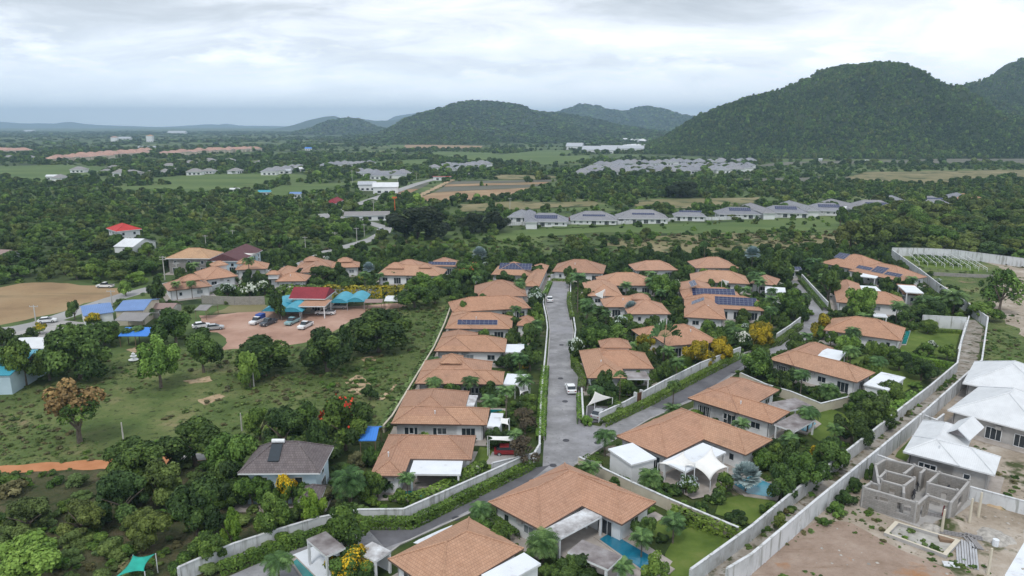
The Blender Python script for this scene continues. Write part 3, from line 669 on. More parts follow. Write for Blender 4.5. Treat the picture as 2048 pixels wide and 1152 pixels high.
    for cn in canopy:      # (corner px A, B, C at height zc, material, zc)
        A, B, C, mt, zc = cn[:5]; cw = cn[5] if len(cn) > 5 else True
        a_, b_, c_ = P(*A, zc), P(*B, zc), P(*C, zc); u_ = (b_ - a_); ul = u_.normalized(); nv = V((-ul.y, ul.x, 0)); dd = (c_ - b_).dot(nv)
        s_ = MB(); s_.box(a_ - V((0, 0, .3)), u_, nv * dd, V((0, 0, .26)), 'frame_white', mt); so = s_.build('flat_roof', root, root)
        ROOFS.append([tuple(q[:2]) for q in (a_, b_, b_ + nv * dd, a_ + nv * dd)])
        if cw == 'wall':
            s_ = MB(); s_.box(a_ + ul * .25 + nv * (math.copysign(.25, dd)) - V((0, 0, zc + .2)), u_ - ul * .5, nv * (dd - math.copysign(.5, dd)), V((0, 0, zc + .2 - .3)), wall); s_.build('annex_wall', root, root)
        else:
            for q in (a_ + ul * .2, b_ - ul * .2 - ul * .25, a_ + ul * .2 + nv * dd, b_ - ul * .45 + nv * dd):
                s_ = MB(); s_.box(V((q.x, q.y, -.1)) - nv * math.copysign(.3, dd) * (0 if (q - a_).dot(nv) * math.copysign(1, dd) < .5 * abs(dd) else 1) + nv * math.copysign(.05, dd), ul * .25, nv * .25 * math.copysign(1, dd), V((0, 0, zc - .2)), 'frame_white'); s_.build('column', root, root)
    if win:
        camv = V((0, 0, 0))
        for k, (x0, y0, x1, y1) in enumerate(walls):
            for (a0, b0, du, dn, ln) in ((x0, y0, fr.u, -fr.n, x1 - x0), (x1, y0, fr.n, fr.u, y1 - y0), (x0, y0, fr.n, -fr.u, y1 - y0)):
                mid = fr.W(a0, b0) + du * ln / 2
                if dn.dot(V((-mid.x, -mid.y, 0)).normalized()) < .12: continue
                n = max(1, int(ln / 3.6 * density))
                for i in range(n):
                    t_ = ln * (i + .5) / n
                    q = fr.W(a0, b0) + du * t_ - fr.W(0, 0); aa, bb = q.dot(fr.u), q.dot(fr.n)
                    if inside(walls, aa + dn.dot(fr.u) * .3, bb + dn.dot(fr.n) * .3, k): continue
                    kk = (i + k + int(abs(aa) * 3)) % 3
                    if z > 4: add_window(root, fr, aa, bb, du, dn, 1.1, 1.2, z - 2.1); 
                    if kk == 0: add_window(root, fr, aa, bb, du, dn, 2.3, 2.1, .15, 'patio_door')
                    elif kk == 1: add_window(root, fr, aa, bb, du, dn, .9, 1.15, 1.05)
                    else: add_window(root, fr, aa, bb, du, dn, 1.7, 1.2, 1.0, glass='curtained_glass' if i % 2 else 'glass')
    if win and root.location.y < 260 and z < 4.5:
        rr = random.Random(int(root.location.x * 7 + root.location.y)); k = 0
        for (x0, y0, x1, y1) in walls[:1]:
            for a_ in (x0 + .15, x1 - .15):
                q = fr.W(a_, y0, 0); m_ = MB(); m_.tube([q - fr.n * .06, q - fr.n * .06 + V((0, 0, z - .3))], .05, 'frame_dark' if rr.random() < .5 else 'steel', 5); m_.build('downpipe', root, root)
            a_ = x0 + (x1 - x0) * rr.uniform(.3, .7); m_ = MB(); m_.box(fr.W(a_, y0, .15 + rr.choice((0, 2.0))) - fr.n * .4, fr.u * .85, fr.n * .36, V((0, 0, .6)), 'concrete'); m_.build('air_conditioner', root, root)
        if rr.random() < .6:
            r = rs[0]; uu = r[0] + (r[2] - r[0]) * rr.uniform(.35, .65); vv = r[1] + (r[3] - r[1]) * .3; zz = z + (r[3] - r[1]) * .3 * math.tan(R(pitch)) * (1 if (r[2] - r[0]) >= (r[3] - r[1]) else .6)
            q = fr.W(uu, vv, zz); m_ = MB(); m_.tube([q - V((0, 0, .4)), q + V((0, 0, .45))], .09, 'frame_white', 6); m_.tube([q + V((0, 0, .45)), q + V((0, 0, .52))], .15, 'frame_white', 6); m_.build('vent_pipe', root, root)
    if land: LAND.append((V(root.location), land))
    if extra: extra(root, fr, rs)
    return root, fr, rs
# ------------------------------------------------------------ walls, hedges, roads, poles
KEEP = []   # strips and areas free of trees (list of world polygons)
def strip(pts, w):
    """polyline -> left and right offset points with mitres"""
    Lp, Rp = [], []
    for i, p in enumerate(pts):
        a = pts[max(i - 1, 0)]; c = pts[min(i + 1, len(pts) - 1)]
        d1 = (p - a) if i > 0 else (c - p); d2 = (c - p) if i < len(pts) - 1 else d1
        d1 = V((d1.x, d1.y, 0)).normalized(); d2 = V((d2.x, d2.y, 0)).normalized(); d = (d1 + d2).normalized(); n = V((-d.y, d.x, 0)); k = w / 2 / max(.4, n.dot(V((-d1.y, d1.x, 0))))
        Lp.append(p + n * k); Rp.append(p - n * k)
    return Lp, Rp
def wall_run(name, label, px, h, th=.2, mat='boundary_white', cap='boundary_white', posts=3.2, cat='wall', world=None, z0=-.3):
    pts = world or [P(x, y, 0) for x, y in px]
    Lp, Rp = strip(pts, th); b = MB()
    for i in range(len(pts) - 1):
        a0, a1, b1, b0 = Lp[i], Lp[i + 1], Rp[i + 1], Rp[i]; l = (a1 - a0).length
        up = V((0, 0, h)); dz = V((0, 0, z0))
        b.face([b0 + dz, b1 + dz, b1 + up, b0 + up], mat, [(0, 0), (l, 0), (l, h), (0, h)]); b.face([a1 + dz, a0 + dz, a0 + up, a1 + up], mat, [(0, 0), (l, 0), (l, h), (0, h)]); b.face([a0 + up, b0 + up, b1 + up, a1 + up], mat)
    for e, (p, q) in enumerate(((Lp[0], Rp[0]), (Rp[-1], Lp[-1]))):
        b.face([p + V((0, 0, z0)), q + V((0, 0, z0)), q + V((0, 0, h)), p + V((0, 0, h))], mat)
    o = b.build(name, loc=pts[0]); tag(o, label, cat); LINES.append(pts)
    if cap:
        L2, R2 = strip(pts, th + .12); c = MB()
        for i in range(len(pts) - 1):
            q = [L2[i], R2[i], R2[i + 1], L2[i + 1]]; lo = [x + V((0, 0, h - .01)) for x in q]; hi = [x + V((0, 0, h + .09)) for x in q]
            c.face(hi, cap); 
            for a_, b_ in ((1, 2), (3, 0), (0, 1), (2, 3)): c.face([lo[a_], lo[b_], hi[b_], hi[a_]], cap)
        c.build('coping', o, o)
    if posts:
        c = MB()
        for i in range(len(pts) - 1):
            d = pts[i + 1] - pts[i]; l = d.length; d.normalize(); n = V((-d.y, d.x, 0)); k = max(1, int(l / posts))
            for j in range(k):
                q = pts[i] + d * (l * j / k); c.box(q - d * .12 - n * (th / 2 + .06) + V((0, 0, z0)), d * .24, n * (th + .12), V((0, 0, h - z0 - .02)), mat)
        c.build('pier', o, o)['kind'] = 'stuff'
    return o
def hedge(label, px, h, w, mat='hedge_green', leaf=.115, world=None, name='hedge', dens=1.0, round_=0.25, blossoms=None):
    pts = world or [P(x, y, 0) for x, y in px]; rs = np.random.RandomState(int(abs(pts[0].x * 13 + pts[0].y * 7)) % 9999)
    C_, N_ = [], []; LINES.append(pts)
    for i in range(len(pts) - 1):
        d = pts[i + 1] - pts[i]; l = d.length; d.normalize(); n = V((-d.y, d.x, 0))
        per = w + 2 * h; k = int(l * per / (leaf * leaf * 1.5) * dens)
        t = rs.uniform(-.02, 1.02, k) * l; s = rs.uniform(0, per, k)
        lat = np.where(s < h, -w / 2, np.where(s < h + w, -w / 2 + (s - h), w / 2)); zz = np.where(s < h, s, np.where(s < h + w, h, per - s))
        nl = np.where(s < h, -1.0, np.where(s < h + w, 0.0, 1.0)); nz = np.where((s >= h) & (s < h + w), 1.0, 0.15)
        # round the shoulders
        ed = np.maximum(0, np.abs(lat) / (w / 2) - .6) * np.maximum(0, zz / h - .6); lat = lat * (1 - ed * round_ * 2); zz = zz * (1 - ed * round_)
        wob = 1 + .05 * np.sin(t * 1.3 + i) + .03 * np.sin(t * 3.7) + rs.normal(size=k) * .03
        lat = lat * wob; zz = zz * (1 + .03 * np.sin(t * .9) + rs.normal(size=k) * .02)
        C_.append(np.stack([pts[i].x + d.x * t + n.x * lat, pts[i].y + d.y * t + n.y * lat, np.maximum(zz, .03)], 1))
        N_.append(np.stack([n.x * nl, n.y * nl, nz], 1))
    C_ = np.concatenate(C_); N_ = np.concatenate(N_) + rs.normal(size=C_.shape) * .25
    v, q = leaf_quads(C_ - np.array(pts[0]), N_, leaf * rs.uniform(.6, 1.3, len(C_)), rs)
    cl = .45 + .2 * np.sin(C_[:, 0] * .7) * np.cos(C_[:, 1] * .6); t = np.clip(cl + rs.normal(size=len(C_)) * .18, 0, 1)
    o = link(bpy.data.objects.new(name, npmesh(name, v, q, mat, np.repeat(t, 4)))); o.location = pts[0]; tag(o, label, 'hedge')
    return o
LV = [0.0]; LINES = []
def wobble(pts, amp):
    out = []; n = len(pts)
    for i in range(n):
        p, q = pts[i], pts[(i + 1) % n]; l = math.hypot(q[0] - p[0], q[1] - p[1]); k = max(1, min(24, int(l / (amp * 2.2))))
        for j in range(k):
            t = j / k; x = p[0] + (q[0] - p[0]) * t; y = p[1] + (q[1] - p[1]) * t; s = 0 if j == 0 else 1
            out.append((x + amp * s * (math.sin(x * .9 / amp + y * .7 / amp) + .5 * math.sin(x * 2.1 / amp)) * .5, y + amp * s * (math.cos(y * .8 / amp - x * .5 / amp) + .5 * math.sin(y * 1.9 / amp)) * .5))
    return out
WOB = dict(meadow=1.6, scrub_soil=1.6, red_lot=.8, dry_grass=1.2, sandy_patch=.5, building_soil=.5, brown_soil=1.6, tan_field=1.2, orange_dirt=.35, lane_concrete=.0)
def area(name, px, mat, z=None, world=None, keep=True, kind='structure', label=None, cat=None):
    LV[0] += .002; z = LV[0] if z is None else z
    w = world or gp(px); b = MB(); w = wobble([(p[0], p[1]) for p in w], WOB[mat] * (1 if w[0][1] < 300 else 4)) if WOB.get(mat) else w; pts = [V((p[0], p[1], z)) for p in w]
    a = sum(pts[i].x * pts[(i + 1) % len(pts)].y - pts[(i + 1) % len(pts)].x * pts[i].y for i in range(len(pts)))
    if a < 0: pts = pts[::-1]
    b.face(pts, mat); o = b.build(name); o['kind'] = kind
    if label: o['label'] = label
    if keep: KEEP.append([(p[0], p[1]) for p in pts])
    return o
def pole(label, x, yb, yt, arms=True, mat='pole_concrete', name='utility_pole', r=.16, lamp=False, group=None):
    p = P(x, yb, 0); h = h_at(p, yt); root = empty(name, p, label, 'pole', group)
    b = MB(); b.tube([p - V((0, 0, .3)), p + V((0, 0, h))], [r, r * .65], mat, 6); b.build('shaft', root, root)
    if arms:
        for k in range(2 if h > 8 else 1):
            b = MB(); b.box(p + V((-1.1, -.06, h - .5 - .8 * k)), V((2.2, 0, 0)), V((0, .12, 0)), V((0, 0, .12)), mat); c = b.build('crossarm', root, root)
            i_ = MB()
            for q in (-1.0, -.4, .4, 1.0): i_.tube([p + V((q, 0, h - .38 - .8 * k)), p + V((q, 0, h - .15 - .8 * k))], .06, 'stained_slab', 5)
            i_.build('insulator', c, root)
    if lamp:
        b = MB(); b.box(p + V((0, -.1, h - .1)), V((1.4, 0, .2)), V((0, .15, 0)), V((0, 0, .12)), 'steel'); b.build('lamp_head', root, root)
    return root
def car(label, x, y, heading, mat='car_white', kind='sedan', L_=4.3, tarp=None, group=None):
    """car with named parts; heading in degrees in plan"""
    p = P(x, y, 0.03); root = empty('car' if kind != 'pickup' else 'pickup_truck', p, label, 'car' if kind != 'pickup' else 'pickup', group); root.rotation_euler.z = R(heading)
    W_ = 1.72; hl = L_ / 2; pk = kind == 'pickup'
    def prof(xs, w0, name, mt, bev=.12):
        b = MB(); n = len(xs)
        for sd in (-1, 1):
            pts = [V((a, sd * w0, c)) for a, c in xs]; b.face(pts if sd < 0 else pts[::-1], mt)
        for i in range(n):
            j = (i + 1) % n; b.face([V((xs[i][0], w0, xs[i][1])), V((xs[j][0], w0, xs[j][1])), V((xs[j][0], -w0, xs[j][1])), V((xs[i][0], -w0, xs[i][1]))], mt)
        o = b.build(name); o.parent = root
        m_ = o.modifiers.new('bevel', 'BEVEL'); m_.width = bev; m_.segments = 2
        return o
    if pk: body = [(-hl, .35), (-hl, 1.0), (-.35, 1.02), (.95, 1.02), (hl - .1, .92), (hl, .7), (hl, .35)]; cab = [(-.55, 1.0), (-.4, 1.68), (.65, 1.7), (1.25, 1.0)]
    else: body = [(-hl, .35), (-hl + .03, .85), (-hl + .4, .98), (.9, .98), (hl - .15, .78), (hl, .6), (hl, .35)]; cab = [(-hl + .35, .96), (-hl + .85, 1.42), (.2, 1.45), (1.1, .95)]
    prof(body, W_ / 2, 'body', mat, .08)
    prof(cab, W_ / 2 - .12, 'cabin', 'glass', .05)
    x0, x1 = cab[1][0], cab[2][0]; b = MB(); b.box((x0 + .03, -W_ / 2 + .15, cab[1][1] - .02), (x1 - x0 - .06, 0, 0), (0, W_ - .3, 0), (0, 0, .06), mat); o = b.build('roof'); o.parent = root
    for sx in (-hl + .8, hl - .8):
        for sy in (-1, 1):
            b = MB(); b.tube([(sx, sy * (W_ / 2 - .2), .34), (sx, sy * (W_ / 2 + .02), .34)], .34, 'tyre', 12); w = b.build('wheel'); w.parent = root
            b = MB(); b.tube([(sx, sy * (W_ / 2 + .021), .34), (sx, sy * (W_ / 2 + .03), .34)], .2, 'steel', 8); w2 = b.build('rim'); w2.parent = w
    for sy in (-1, 1):
        b = MB(); b.box((hl - .06, sy * .6 - .18, .62), (.08, 0, 0), (0, .36, 0), (0, 0, .14), 'lamp_glass'); o = b.build('headlight'); o.parent = root
        b = MB(); b.box((-hl - .02, sy * .66 - .14, .68), (.05, 0, 0), (0, .28, 0), (0, 0, .16), 'tail_red'); o = b.build('tail_light'); o.parent = root
    if pk:
        b = MB(); b.box((-hl + .1, -W_ / 2 + .12, .99), (hl - .75, 0, 0), (0, W_ - .24, 0), (0, 0, .04), 'frame_dark'); o = b.build('load_bed'); o.parent = root
    if tarp:
        b = MB(); b.box((-hl + .05, -W_ / 2 + .02, 1.0), (hl - .5, 0, 0), (0, W_ - .04, 0), (0, 0, 1.1), tarp); o = b.build('tarp_cover'); o.parent = root
    return root
def sail(label, corners, name='shade_sail', mast=True):
    """corners: (px,py,z) around; a tensioned cloth with sagging edges"""
    c = [P(x, y, z) for x, y, z in corners]; root = empty(name, V((c[0].x, c[0].y, 0)), label, 'sail')
    n = 8; b = MB(); ctr = sum(c, V((0, 0, 0))) / len(c)
    if len(c) == 4:
        n = 10; g = []
        for i in range(n + 1):
            row = []
            for j in range(n + 1):
                u_, v_ = i / n, j / n; uu = .5 + (u_ - .5) * (1 - .28 * 4 * v_ * (1 - v_)); vv = .5 + (v_ - .5) * (1 - .28 * 4 * u_ * (1 - u_))
                row.append((c[0].lerp(c[1], uu)).lerp(c[3].lerp(c[2], uu), vv))
            g.append(row)
        for i in range(n):
            for j in range(n): b.face([g[i][j], g[i + 1][j], g[i + 1][j + 1], g[i][j + 1]], 'sail_cloth')
    for i in range(len(c) if len(c) != 4 else 0):
        a, d = c[i], c[(i + 1) % len(c)]; prev = None
        for k in range(n + 1):
            t = k / n; e = a.lerp(d, t); e = e.lerp(ctr, .5 * t * (1 - t) * 1.3)
            row = [ctr.lerp(e, s / 4) - V((0, 0, .25 * (s / 4) * (1 - s / 4))) for s in range(5)]
            if prev:
                for s in range(4): b.face([prev[s], prev[s + 1], row[s + 1], row[s]], 'sail_cloth')
            prev = row
    o = b.build('cloth', root, root, smooth=True); so = o.modifiers.new('thick', 'SOLIDIFY'); so.thickness = .03
    if mast:
        for q in c:
            m_ = MB(); m_.tube([V((q.x, q.y, -.1)), q], .06, 'frame_white', 6); m_.build('mast', root, root)
    return root
def shed(label, corners, zl, zh, mat, wall='old_wall', name='shed', posts=False, cat='shed', closed=True, land=None):
    """mono or two-slope roof over a box; corners px at eave height A(front left) B(front right) C(back right)"""
    A, B, C = corners; fr = Frame(A, B, zl); r = fr.rect([A, B], [A, C]); root = empty(name, fr.W((r[0] + r[2]) / 2, (r[1] + r[3]) / 2), label, cat)
    b = MB(); m = (r[1] + r[3]) / 2; th = V((0, 0, -.12))
    a0, a1 = r[0], r[2]
    f = [fr.W(a0, r[1], zl), fr.W(a1, r[1], zl)]; k = [fr.W(a0, r[3], zl), fr.W(a1, r[3], zl)]; t = [fr.W(a0, m, zh), fr.W(a1, m, zh)]
    b.slope([f[0], f[1], t[1], t[0]], mat, fr.u); b.slope([k[1], k[0], t[0], t[1]], mat, -fr.u)
    b.face([f[1] + th, f[0] + th, t[0] + th, t[1] + th], mat); b.face([k[0] + th, k[1] + th, t[1] + th, t[0] + th], mat)
    b.face([f[0] + th, f[1] + th, f[1], f[0]], mat); b.face([k[1] + th, k[0] + th, k[0], k[1]], mat)
    for s in (0, 1): b.face([f[s] + th, f[s], t[s], t[s] + th], mat); b.face([k[s] + th, k[s], t[s], t[s] + th], mat)
    b.build('roof', root, root)
    if closed:
        w = MB(); g = .3; x0, x1, y0, y1 = a0 + g, a1 - g, r[1] + g, r[3] - g
        w.box(fr.W(x0, y0, -.2), fr.u * (x1 - x0), fr.n * (y1 - y0), V((0, 0, zl - .05)), wall)
        for xx in (x0, x1): w.face([fr.W(xx, y0, zl - .25), fr.W(xx, y1, zl - .25), fr.W(xx, m, zh - .2)], wall)
        w.build('wall', root, root)
        n = max(1, int((x1 - x0) / 4))
        for i in range(n): add_window(root, fr, x0 + (x1 - x0) * (i + .5) / n, y0, fr.u, -fr.n, 1.2, 1.1, 1.0)
    else:
        n = max(2, int((a1 - a0) / 3.5) + 1)
        for i in range(n):
            for yy in (r[1] + .2, r[3] - .2):
                q = fr.W(a0 + .2 + (a1 - a0 - .4) * i / (n - 1), yy, 0); w = MB(); w.tube([q - V((0, 0, .1)), q + V((0, 0, zl - .05))], .07, 'timber', 5); w.build('post', root, root)
    ROOFS.append([tuple(fr.W(*q)[:2]) for q in ((r[0], r[1]), (r[2], r[1]), (r[2], r[3]), (r[0], r[3]))])
    if land: LAND.append((V(root.location), land))
    return root
def vault(label, A, B, depth, zl, rise, mat):
    """barrel roofed open shelter"""
    fr = Frame(A, B, zl); L_ = fr.loc(B)[0]; root = empty('arched_shelter', fr.W(L_ / 2, depth / 2), label, 'shelter'); b = MB(); n = 10
    pr = [(L_ * i / n, zl + rise * math.sin(math.pi * i / n)) for i in range(n + 1)]
    for i in range(n):
        (x0, z0), (x1, z1) = pr[i], pr[i + 1]
        b.slope([fr.W(x0, 0, z0), fr.W(x1, 0, z1), fr.W(x1, depth, z1), fr.W(x0, depth, z0)], mat, fr.n)
    o = b.build('roof', root, root, smooth=False); s = o.modifiers.new('t', 'SOLIDIFY'); s.thickness = .06
    e = MB(); e.face([fr.W(x, .04, z) for x, z in pr][::-1], mat); e.build('end_panel', root, root).modifiers.new('t', 'SOLIDIFY').thickness = .04
    for a in (.2, L_ - .2):
        for d in (.3, depth - .3):
            q = fr.W(a, d); w = MB(); w.tube([q - V((0, 0, .1)), q + V((0, 0, zl + .1))], .08, 'steel', 6); w.build('post', root, root)
    ROOFS.append([tuple(fr.W(*q)[:2]) for q in ((0, 0), (L_, 0), (L_, depth), (0, depth))])
    return root
# ------------------------------------------------------------ scattered growth: one object of kind stuff
def scatter_stuff(name, label, pts, scale, rot, idx, protos):
    """pts Nx3; protos: list of meshes; built as one point mesh with instances of the plants"""
    me = bpy.data.meshes.new(name); me.from_pydata([tuple(p) for p in pts], [], [])
    for an, ty, dat in (('sc', 'FLOAT_VECTOR', scale), ('rt', 'FLOAT_VECTOR', rot), ('ix', 'INT', idx)):
        a = me.attributes.new(an, ty, 'POINT'); a.data.foreach_set('vector' if ty == 'FLOAT_VECTOR' else 'value', np.ascontiguousarray(dat).ravel())
    o = link(bpy.data.objects.new(name, me)); o['kind'] = 'stuff'; o['label'] = label
    ng = bpy.data.node_groups.new(name, 'GeometryNodeTree')
    ng.interface.new_socket('Geometry', in_out='INPUT', socket_type='NodeSocketGeometry'); ng.interface.new_socket('Geometry', in_out='OUTPUT', socket_type='NodeSocketGeometry')
    gi = ng.nodes.new('NodeGroupInput'); go = ng.nodes.new('NodeGroupOutput'); jn = ng.nodes.new('GeometryNodeJoinGeometry')
    def attr(nm, ty):
        n = ng.nodes.new('GeometryNodeInputNamedAttribute'); n.data_type = ty; n.inputs['Name'].default_value = nm; return n.outputs['Attribute']
    sc_, rt, ix = attr('sc', 'FLOAT_VECTOR'), attr('rt', 'FLOAT_VECTOR'), attr('ix', 'INT')
    for k, pm in enumerate(protos):
        po = bpy.data.objects.new(name + '_seed', pm)
        oi = ng.nodes.new('GeometryNodeObjectInfo'); oi.inputs['Object'].default_value = po; oi.inputs['As Instance'].default_value = True
        ip = ng.nodes.new('GeometryNodeInstanceOnPoints'); cmp_ = ng.nodes.new('FunctionNodeCompare'); cmp_.data_type = 'INT'; cmp_.operation = 'EQUAL'
        ii = [s for s in cmp_.inputs if s.type == 'INT']; ng.links.new(ix, ii[0]); ii[1].default_value = k
        ng.links.new(gi.outputs[0], ip.inputs['Points']); ng.links.new(cmp_.outputs[0], ip.inputs['Selection']); ng.links.new(oi.outputs['Geometry'], ip.inputs['Instance'])
        ng.links.new(rt, ip.inputs['Rotation']); ng.links.new(sc_, ip.inputs['Scale']); ng.links.new(ip.outputs[0], jn.inputs[0])
    ng.links.new(jn.outputs[0], go.inputs[0])
    md = o.modifiers.new('scatter', 'NODES'); md.node_group = ng
    return o
# ------------------------------------------------------------ ground and roads
ST = 'structure'
b = MB(); b.face([(-14000, -400, 0), (14000, -400, 0), (14000, 14000, 0), (-14000, 14000, 0)], 'plain_ground'); b.build('ground')['kind'] = ST
VILLAGE = [(325, 582), (370, 550), (480, 528), (545, 510), (620, 500), (900, 508), (1100, 511), (1480, 508), (1650, 498), (1780, 502), (1880, 570), (1930, 640), (1912, 735), (1857, 780), (1800, 824), (1680, 921), (1583, 996), (1500, 1065), (1380, 1165), (545, 1165), (640, 1085), (735, 1050), (700, 1010), (735, 930), (785, 840), (830, 765), (868, 700), (888, 655), (905, 605), (870, 580), (640, 588), (560, 590), (430, 590)]
area('garden_ground', VILLAGE, 'garden', keep=False)
area('meadow', [(0, 745), (100, 745), (180, 735), (215, 712), (270, 700), (450, 700), (560, 692), (620, 650), (700, 610), (800, 596), (905, 590), (888, 655), (868, 700), (830, 765), (785, 840), (735, 930), (700, 900), (560, 900), (430, 905), (330, 915), (215, 938), (0, 950), (-300, 970), (-300, 760)], 'meadow', keep=False)
area('scrubland', [(-300, 970), (0, 950), (215, 938), (330, 915), (430, 930), (735, 930), (700, 1010), (735, 1050), (640, 1085), (400, 1165), (380, 1300), (-400, 1300)], 'scrub_soil', keep=False)
area('dirt_lot', [(398, 631), (450, 628), (520, 622), (600, 616), (717, 612), (800, 606), (812, 612), (735, 628), (700, 642), (672, 660), (618, 683), (560, 694), (446, 700), (452, 682), (440, 668), (408, 662)], 'red_lot')
area('dry_verge', [(425, 628), (470, 607), (530, 604), (545, 620), (500, 624)], 'dry_grass')
area('bare_field', [(-250, 590), (0, 575), (39, 567), (104, 565), (208, 573), (252, 580), (224, 596), (167, 607), (130, 622), (73, 634), (0, 650), (-250, 680)], 'tan_field')
area('concrete_yard', [(-100, 672), (0, 655), (60, 650), (118, 640), (170, 645), (150, 668), (112, 675), (20, 680), (-100, 690)], 'concrete')
w = [P(*q) for q in [(-200, 690), (0, 664), (78, 648), (115, 636), (229, 597), (263, 587), (300, 578), (350, 566)]]
a, b_ = strip(w, 6.5); area('side_road', None, 'far_road', world=a + b_[::-1])
ROAD = [(1085, 935), (1088, 880), (1089, 800), (1096, 720), (1100, 661), (1097, 635), (1091, 612), (1091, 592), (1103, 563), (1137, 563), (1137, 590), (1136, 605), (1143, 640), (1147, 665), (1142, 700), (1140, 730), (1160, 752), (1157, 795), (1160, 846), (1200, 853), (1205, 850), (1300, 808), (1400, 756), (1490, 706), (1560, 683), (1603, 655), (1616, 625), (1600, 590), (1576, 556), (1592, 551), (1614, 571), (1642, 600), (1662, 632), (1650, 657), (1600, 690), (1530, 715), (1475, 745), (1400, 795), (1300, 838), (1215, 888), (1150, 930), (1130, 952), (965, 1015), (800, 1090), (700, 1165), (430, 1165), (560, 1108), (690, 1064), (735, 1057), (825, 1057), (1000, 972), (1060, 935)]
area('road', ROAD, 'asphalt')
area('road_patch', [(735, 1058), (825, 1058), (1000, 975), (1060, 938), (1100, 930), (1060, 962), (965, 1008), (820, 1078), (770, 1096)], 'dark_asphalt', keep=False)
area('worn_paint', [(826, 1086), (838, 1079), (880, 1060), (905, 1050), (902, 1056), (862, 1076), (836, 1088)], 'white_slab', keep=False)
area('road_patch', [(1300, 812), (1400, 760), (1470, 722), (1500, 722), (1400, 790), (1330, 820)], 'dark_asphalt', keep=False)
area('lane', [(1933, 640), (1950, 640), (1966, 655), (1955, 728), (1930, 750), (1835, 832), (1740, 920), (1625, 1012), (1494, 1127), (1450, 1165), (1400, 1150), (1500, 1064), (1583, 996), (1680, 921), (1800, 824), (1857, 780), (1912, 735)], 'lane_concrete')
area('dirt_track', [(-100, 940), (0, 932), (60, 928), (150, 922), (300, 916), (420, 908), (420, 920), (300, 932), (215, 938), (100, 942), (0, 948), (-100, 955)], 'orange_dirt')
area('gravel_pad', [(340, 925), (350, 912), (380, 906), (412, 908), (412, 920)], 'concrete')
for k, q in enumerate([[(690, 765), (712, 750), (725, 752), (742, 770), (720, 790), (700, 785)], [(755, 800), (790, 768), (796, 770), (765, 800)], [(395, 800), (440, 788), (450, 793), (410, 812)], [(365, 762), (420, 752), (425, 762), (380, 768)], [(720, 718), (745, 712), (752, 722), (728, 724)], [(250, 700), (290, 690), (330, 694), (270, 706)]]):
    area('sandy_patch', q, 'sandy_patch', keep=False)
# building land on the right
area('building_land', [(1783, 500), (1900, 505), (2048, 520), (2500, 560), (2500, 800), (2048, 790), (1958, 728), (1970, 636), (1929, 606), (1870, 560)], 'building_soil', keep=False)
area('weedy_ground', [(1788, 503), (1960, 518), (2010, 540), (1985, 560), (2000, 600), (1950, 612), (1925, 600), (1870, 560)], 'meadow', keep=False)
area('weedy_ground', [(1972, 632), (2010, 640), (2060, 680), (2100, 730), (2040, 770), (1985, 745), (1962, 722)], 'meadow', keep=False)
area('trellis_plot', [(1795, 506), (1900, 512), (1950, 528), (1965, 545), (1850, 535)], 'lawn', keep=True)
area('building_site', [(1958, 728), (2048, 790), (2500, 800), (2800, 1500), (1400, 1500), (1468, 1152), (1500, 1127), (1631, 1012), (1744, 920), (1840, 830)], 'building_soil', keep=False)
area('earth_mound_ground', [(1560, 1090), (1640, 1040), (1700, 1045), (1800, 1100), (1900, 1140), (1960, 1250), (1500, 1300), (1480, 1150)], 'brown_soil', keep=False)
area('site_track', [(2048, 1060), (2100, 1060), (2100, 1250), (1990, 1250), (2010, 1150), (2048, 1085)], 'white_slab', keep=False)
# far fields
FZ = 0.06
def far(name, q, mat, keep=True, z=None):
    global FZ; FZ += .012; return area(name, q, mat, z=z or FZ, keep=keep)
far('meadow', [(960, 474), (1010, 462), (1240, 449), (1430, 446), (1520, 440), (1690, 432), (1700, 455), (1500, 470), (1200, 464), (1010, 480)], 'crop_green', keep=False)
far('scrubland', [(1240, 475), (1450, 466), (1700, 472), (1780, 498), (1650, 500), (1480, 508), (1300, 505), (1200, 490)], 'dry_grass', keep=False)
far('meadow', [(620, 510), (760, 488), (860, 480), (1000, 478), (1000, 500), (850, 506), (700, 510)], 'crop_green', keep=False)
w = [P(*q) for q in [(300, 578), (430, 560), (600, 530), (660, 502), (715, 487), (745, 478), (768, 465), (772, 456), (740, 446), (690, 436), (640, 428)]]
a, b_ = strip(w, 6); far('far_road', None, 'far_road') if False else area('far_road', None, 'far_road', z=.05, world=a + b_[::-1])
w = [P(*q) for q in [(640, 437), (700, 418), (735, 403), (790, 384), (835, 368), (880, 356), (930, 349), (1000, 336)]]
a, b_ = strip(w, 8); area('far_road', None, 'far_road', z=.3, world=a + b_[::-1])
far('crop_field', [(820, 402), (868, 385), (1030, 377), (1068, 375), (1000, 396), (905, 403)], 'crop_brown')
far('crop_field', [(868, 384.5), (888, 374), (1085, 369), (1068, 374.5), (1030, 376.5)], 'crop_grey')
far('crop_field', [(888, 373.5), (893, 369), (1100, 364), (1085, 368.5)], 'crop_brown')
far('crop_field', [(893, 368.5), (900, 363), (1125, 359), (1100, 363.5)], 'crop_grey')
far('crop_field', [(762, 398), (800, 380), (838, 378), (800, 396)], 'crop_brown')
far('crop_field', [(802, 379.5), (830, 368), (862, 366), (840, 377.5)], 'crop_grey')
w = [P(*q) for q in [(820, 403), (850, 387), (893, 366), (905, 360)]]
a, b_ = strip(w, 5); area('farm_track', None, 'sandy_patch', z=.42, world=a + b_[::-1])
far('green_field', [(832, 366), (865, 362), (900, 361), (862, 366)], 'crop_green')
far('green_field', [(0, 334), (110, 330), (240, 336), (180, 352), (90, 368), (0, 352), (-200, 356), (-200, 338)], 'crop_green')
far('green_field', [(280, 358), (400, 350), (560, 346), (640, 354), (520, 368), (360, 372)], 'crop_green')
